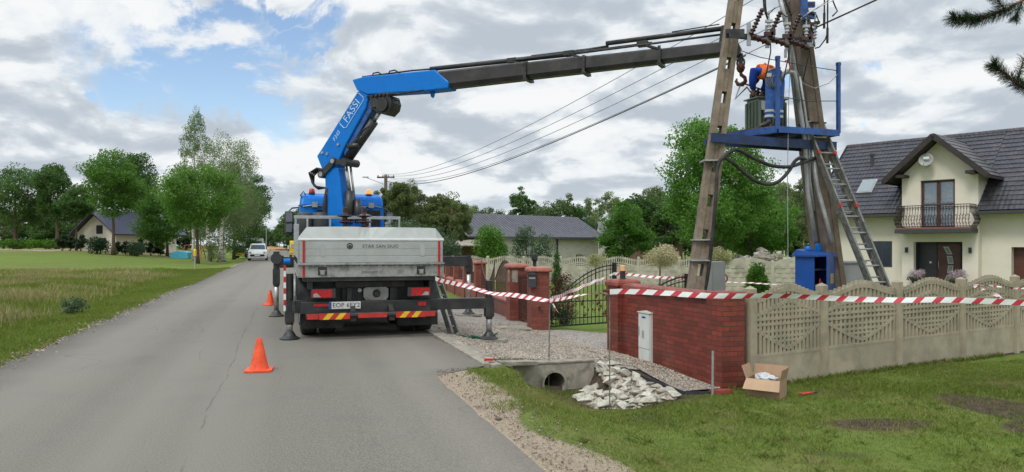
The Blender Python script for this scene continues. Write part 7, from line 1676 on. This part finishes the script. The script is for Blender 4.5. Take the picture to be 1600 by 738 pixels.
dr3 = MB(Matrix.Translation((.75,-.004,0)) @ Matrix.Rotation(R(14), 4, 'Z')); dr3.bb(-.34,-.14,-.026,-.021,.92,1.10); ys_ = dr3.build('warning_plate', pm('warning_yellow', (.62,.40,.02), .5), dd_)
dr4 = MB(Matrix.Translation((.75,-.004,0)) @ Matrix.Rotation(R(14), 4, 'Z'))
for k in range(5): dr4.bb(-.31,-.17-.02*(k % 2),-.029,-.0265,.945+.028*k,.957+.028*k)
dr4.build('warning_text', M['wood'], ys_)
m = MB(); m.lathe([(.06,0),(.055,.04),(.04,.07)], (.30,.28,1.56), 10); m.lathe([(.06,0),(.055,.10),(.042,.14)], (.68,.26,1.54), 10, ax=(-.1,.1,1)); m.build('cable_gland', M['blue'], body_)
m = MB(); m.prism([(0,0),(.16,-.09),(.14,.10),(.05,.17)], lambda a, c: (.12+a, .0, .86+c), lambda a, c: (.12+a, .02, .86+c)); o = solo(m, 'safety_sign', M['tapered'], 'red and white triangular safety sign standing inside the open blue cabinet', 'sign', base=(0,0,0)); o.location = (5.72, 13.86, -.02); o.rotation_euler = (0,0,R(40))
m = MB(); m.bb(-.04,.30,0,.22,.3,1.45) ; cc = m
g1_ = thing('steel_cabinet', 'pale grey upright cabinet just behind the left concrete pole', 'cabinet', (V3(1112,407,14.4).x, 14.4, -.5)); m = MB(); m.bb(-.13,.22,-.15,.15,0,1.83); b_ = m.build('body', M['greybox'], g1_, bevel=.01); m = MB(); m.bb(-.02,.20,-.162,-.151,1.0,1.80); m.bb(-.02,.20,-.162,-.151,.2,.96); m.build('door', M['greybox'], b_, bevel=.004)
g2_ = thing('steel_cabinet', 'light grey cabinet between the blue cabinet and the ladder', 'cabinet', (V3(1326,410,14.8).x, 14.8, -.5)); m = MB(); m.bb(-.24,.24,-.16,.16,0,1.78); b_ = m.build('body', M['greybox'], g2_, bevel=.01); m = MB(); m.bb(-.27,.27,-.19,.19,1.78,1.83); m.build('lid', M['greybox'], b_, bevel=.01)
q = V3(1129, 435, 14.3); m = MB(); m.cyl((0,0,0),(0,-.01,0),.10,20); m.cyl((0,-.011,0),(0,-.014,0),.07,20,1); m.cyl((0,-.015,.0),(0,-.018,.0),.03,14,0)
m.bb(-.05,.05,-.01,.0,-.2,-.11); o = solo(m, 'round_sign', [M['redp'], M['tapewhite']], 'small round red and white sign beside the grey cabinet', 'sign', base=(0,0,0)); o.location = q
# bits in the yard seen through the fence: white tub
q = at(1222, 12.3); m = MB(); m.lathe([(.09,0),(.12,.2),(.125,.21),(.1,.22)], (0,0,0), 14); o = solo(m, 'white_bucket', M['tapewhite'], 'small white bucket behind the first lattice panel of the concrete fence', 'bucket', base=(0,0,0)); o.location = (q.x, q.y, -.45)
# ------------------------------------------------------------------ pine whose branches reach in from the right
pn = thing('pine_tree', 'pine whose two needle branches reach into the top right corner', 'tree', (9.3, 8.6, -.5)); PB = Vector((9.3, 8.6, -.5))
m = MB(); m.tube([(0,0,-.2),(.05,0,3),(.0,.1,6),(.1,0,10)], [.24,.2,.16,.08], 12); 
brs = [[V3(1760,-60,8.3),V3(1660,-34,8.3),V3(1595,2,8.3),V3(1570,16,8.3),V3(1540,27,8.3),V3(1510,32,8.3),V3(1488,28,8.3)], [V3(1720,190,8.0),V3(1650,160,8.0),V3(1605,140,8.0),V3(1585,128,8.0),V3(1562,110,8.0),V3(1550,100,8.0)]]
tw = [[V3(1570,16,8.3),V3(1560,4,8.25),V3(1553,-8,8.2)], [V3(1600,138,8.0),V3(1590,120,8.05),V3(1600,90,8.1)], [V3(1540,27,8.3),V3(1520,30,8.35),V3(1508,26,8.4)], [V3(1598,-4,8.3),V3(1590,20,8.4),V3(1585,30,8.45)]]
for b_ in brs: m.tube([Vector((.0,.1,b_[0].z+.3))]+[p-PB for p in b_], [.05,.035,.022,.016,.013,.010,.007,.005][:len(b_)+1], 7)
for b_ in tw: m.tube([p-PB for p in b_], [.008,.006,.004], 5)
m.build('trunk', M['barkred'], pn, smooth=True)
rgn = np.random.default_rng(4); VV = []
def needles(path, n, Ln, t0=0.):
    P_ = [p-PB for p in path]
    for _ in range(n):
        k = t0+(1-t0)*rgn.uniform()**.8; x = k*(len(P_)-1); i = min(int(x), len(P_)-2); f = x-i; p = P_[i].lerp(P_[i+1], f); d = (P_[i+1]-P_[i]).normalized()
        r_ = Vector(rgn.normal(0, 1, 3)); r_ -= d*r_.dot(d); r_.normalize(); g = (d*rgn.uniform(.35, 1.1)+r_*.85+Vector((0,0,-.30))).normalized(); l = Ln*rgn.uniform(.7, 1.2)
        s = g.cross(Vector(rgn.normal(0, 1, 3))).normalized()*.0016; e_ = p+g*l; VV.append((p-s, p+s, e_+s*.7, e_-s*.7))
needles(brs[0], 1900, .115, .35); needles(brs[1], 1700, .10, .2)
for b_ in tw: needles(b_, 420, .09)
VV = np.array([[tuple(q) for q in t_] for t_ in VV]).reshape(-1, 3); npmesh('crown', VV, np.arange(len(VV)).reshape(-1, 4), M['pinenear'], parent=pn)
WORLDROOT.clear()
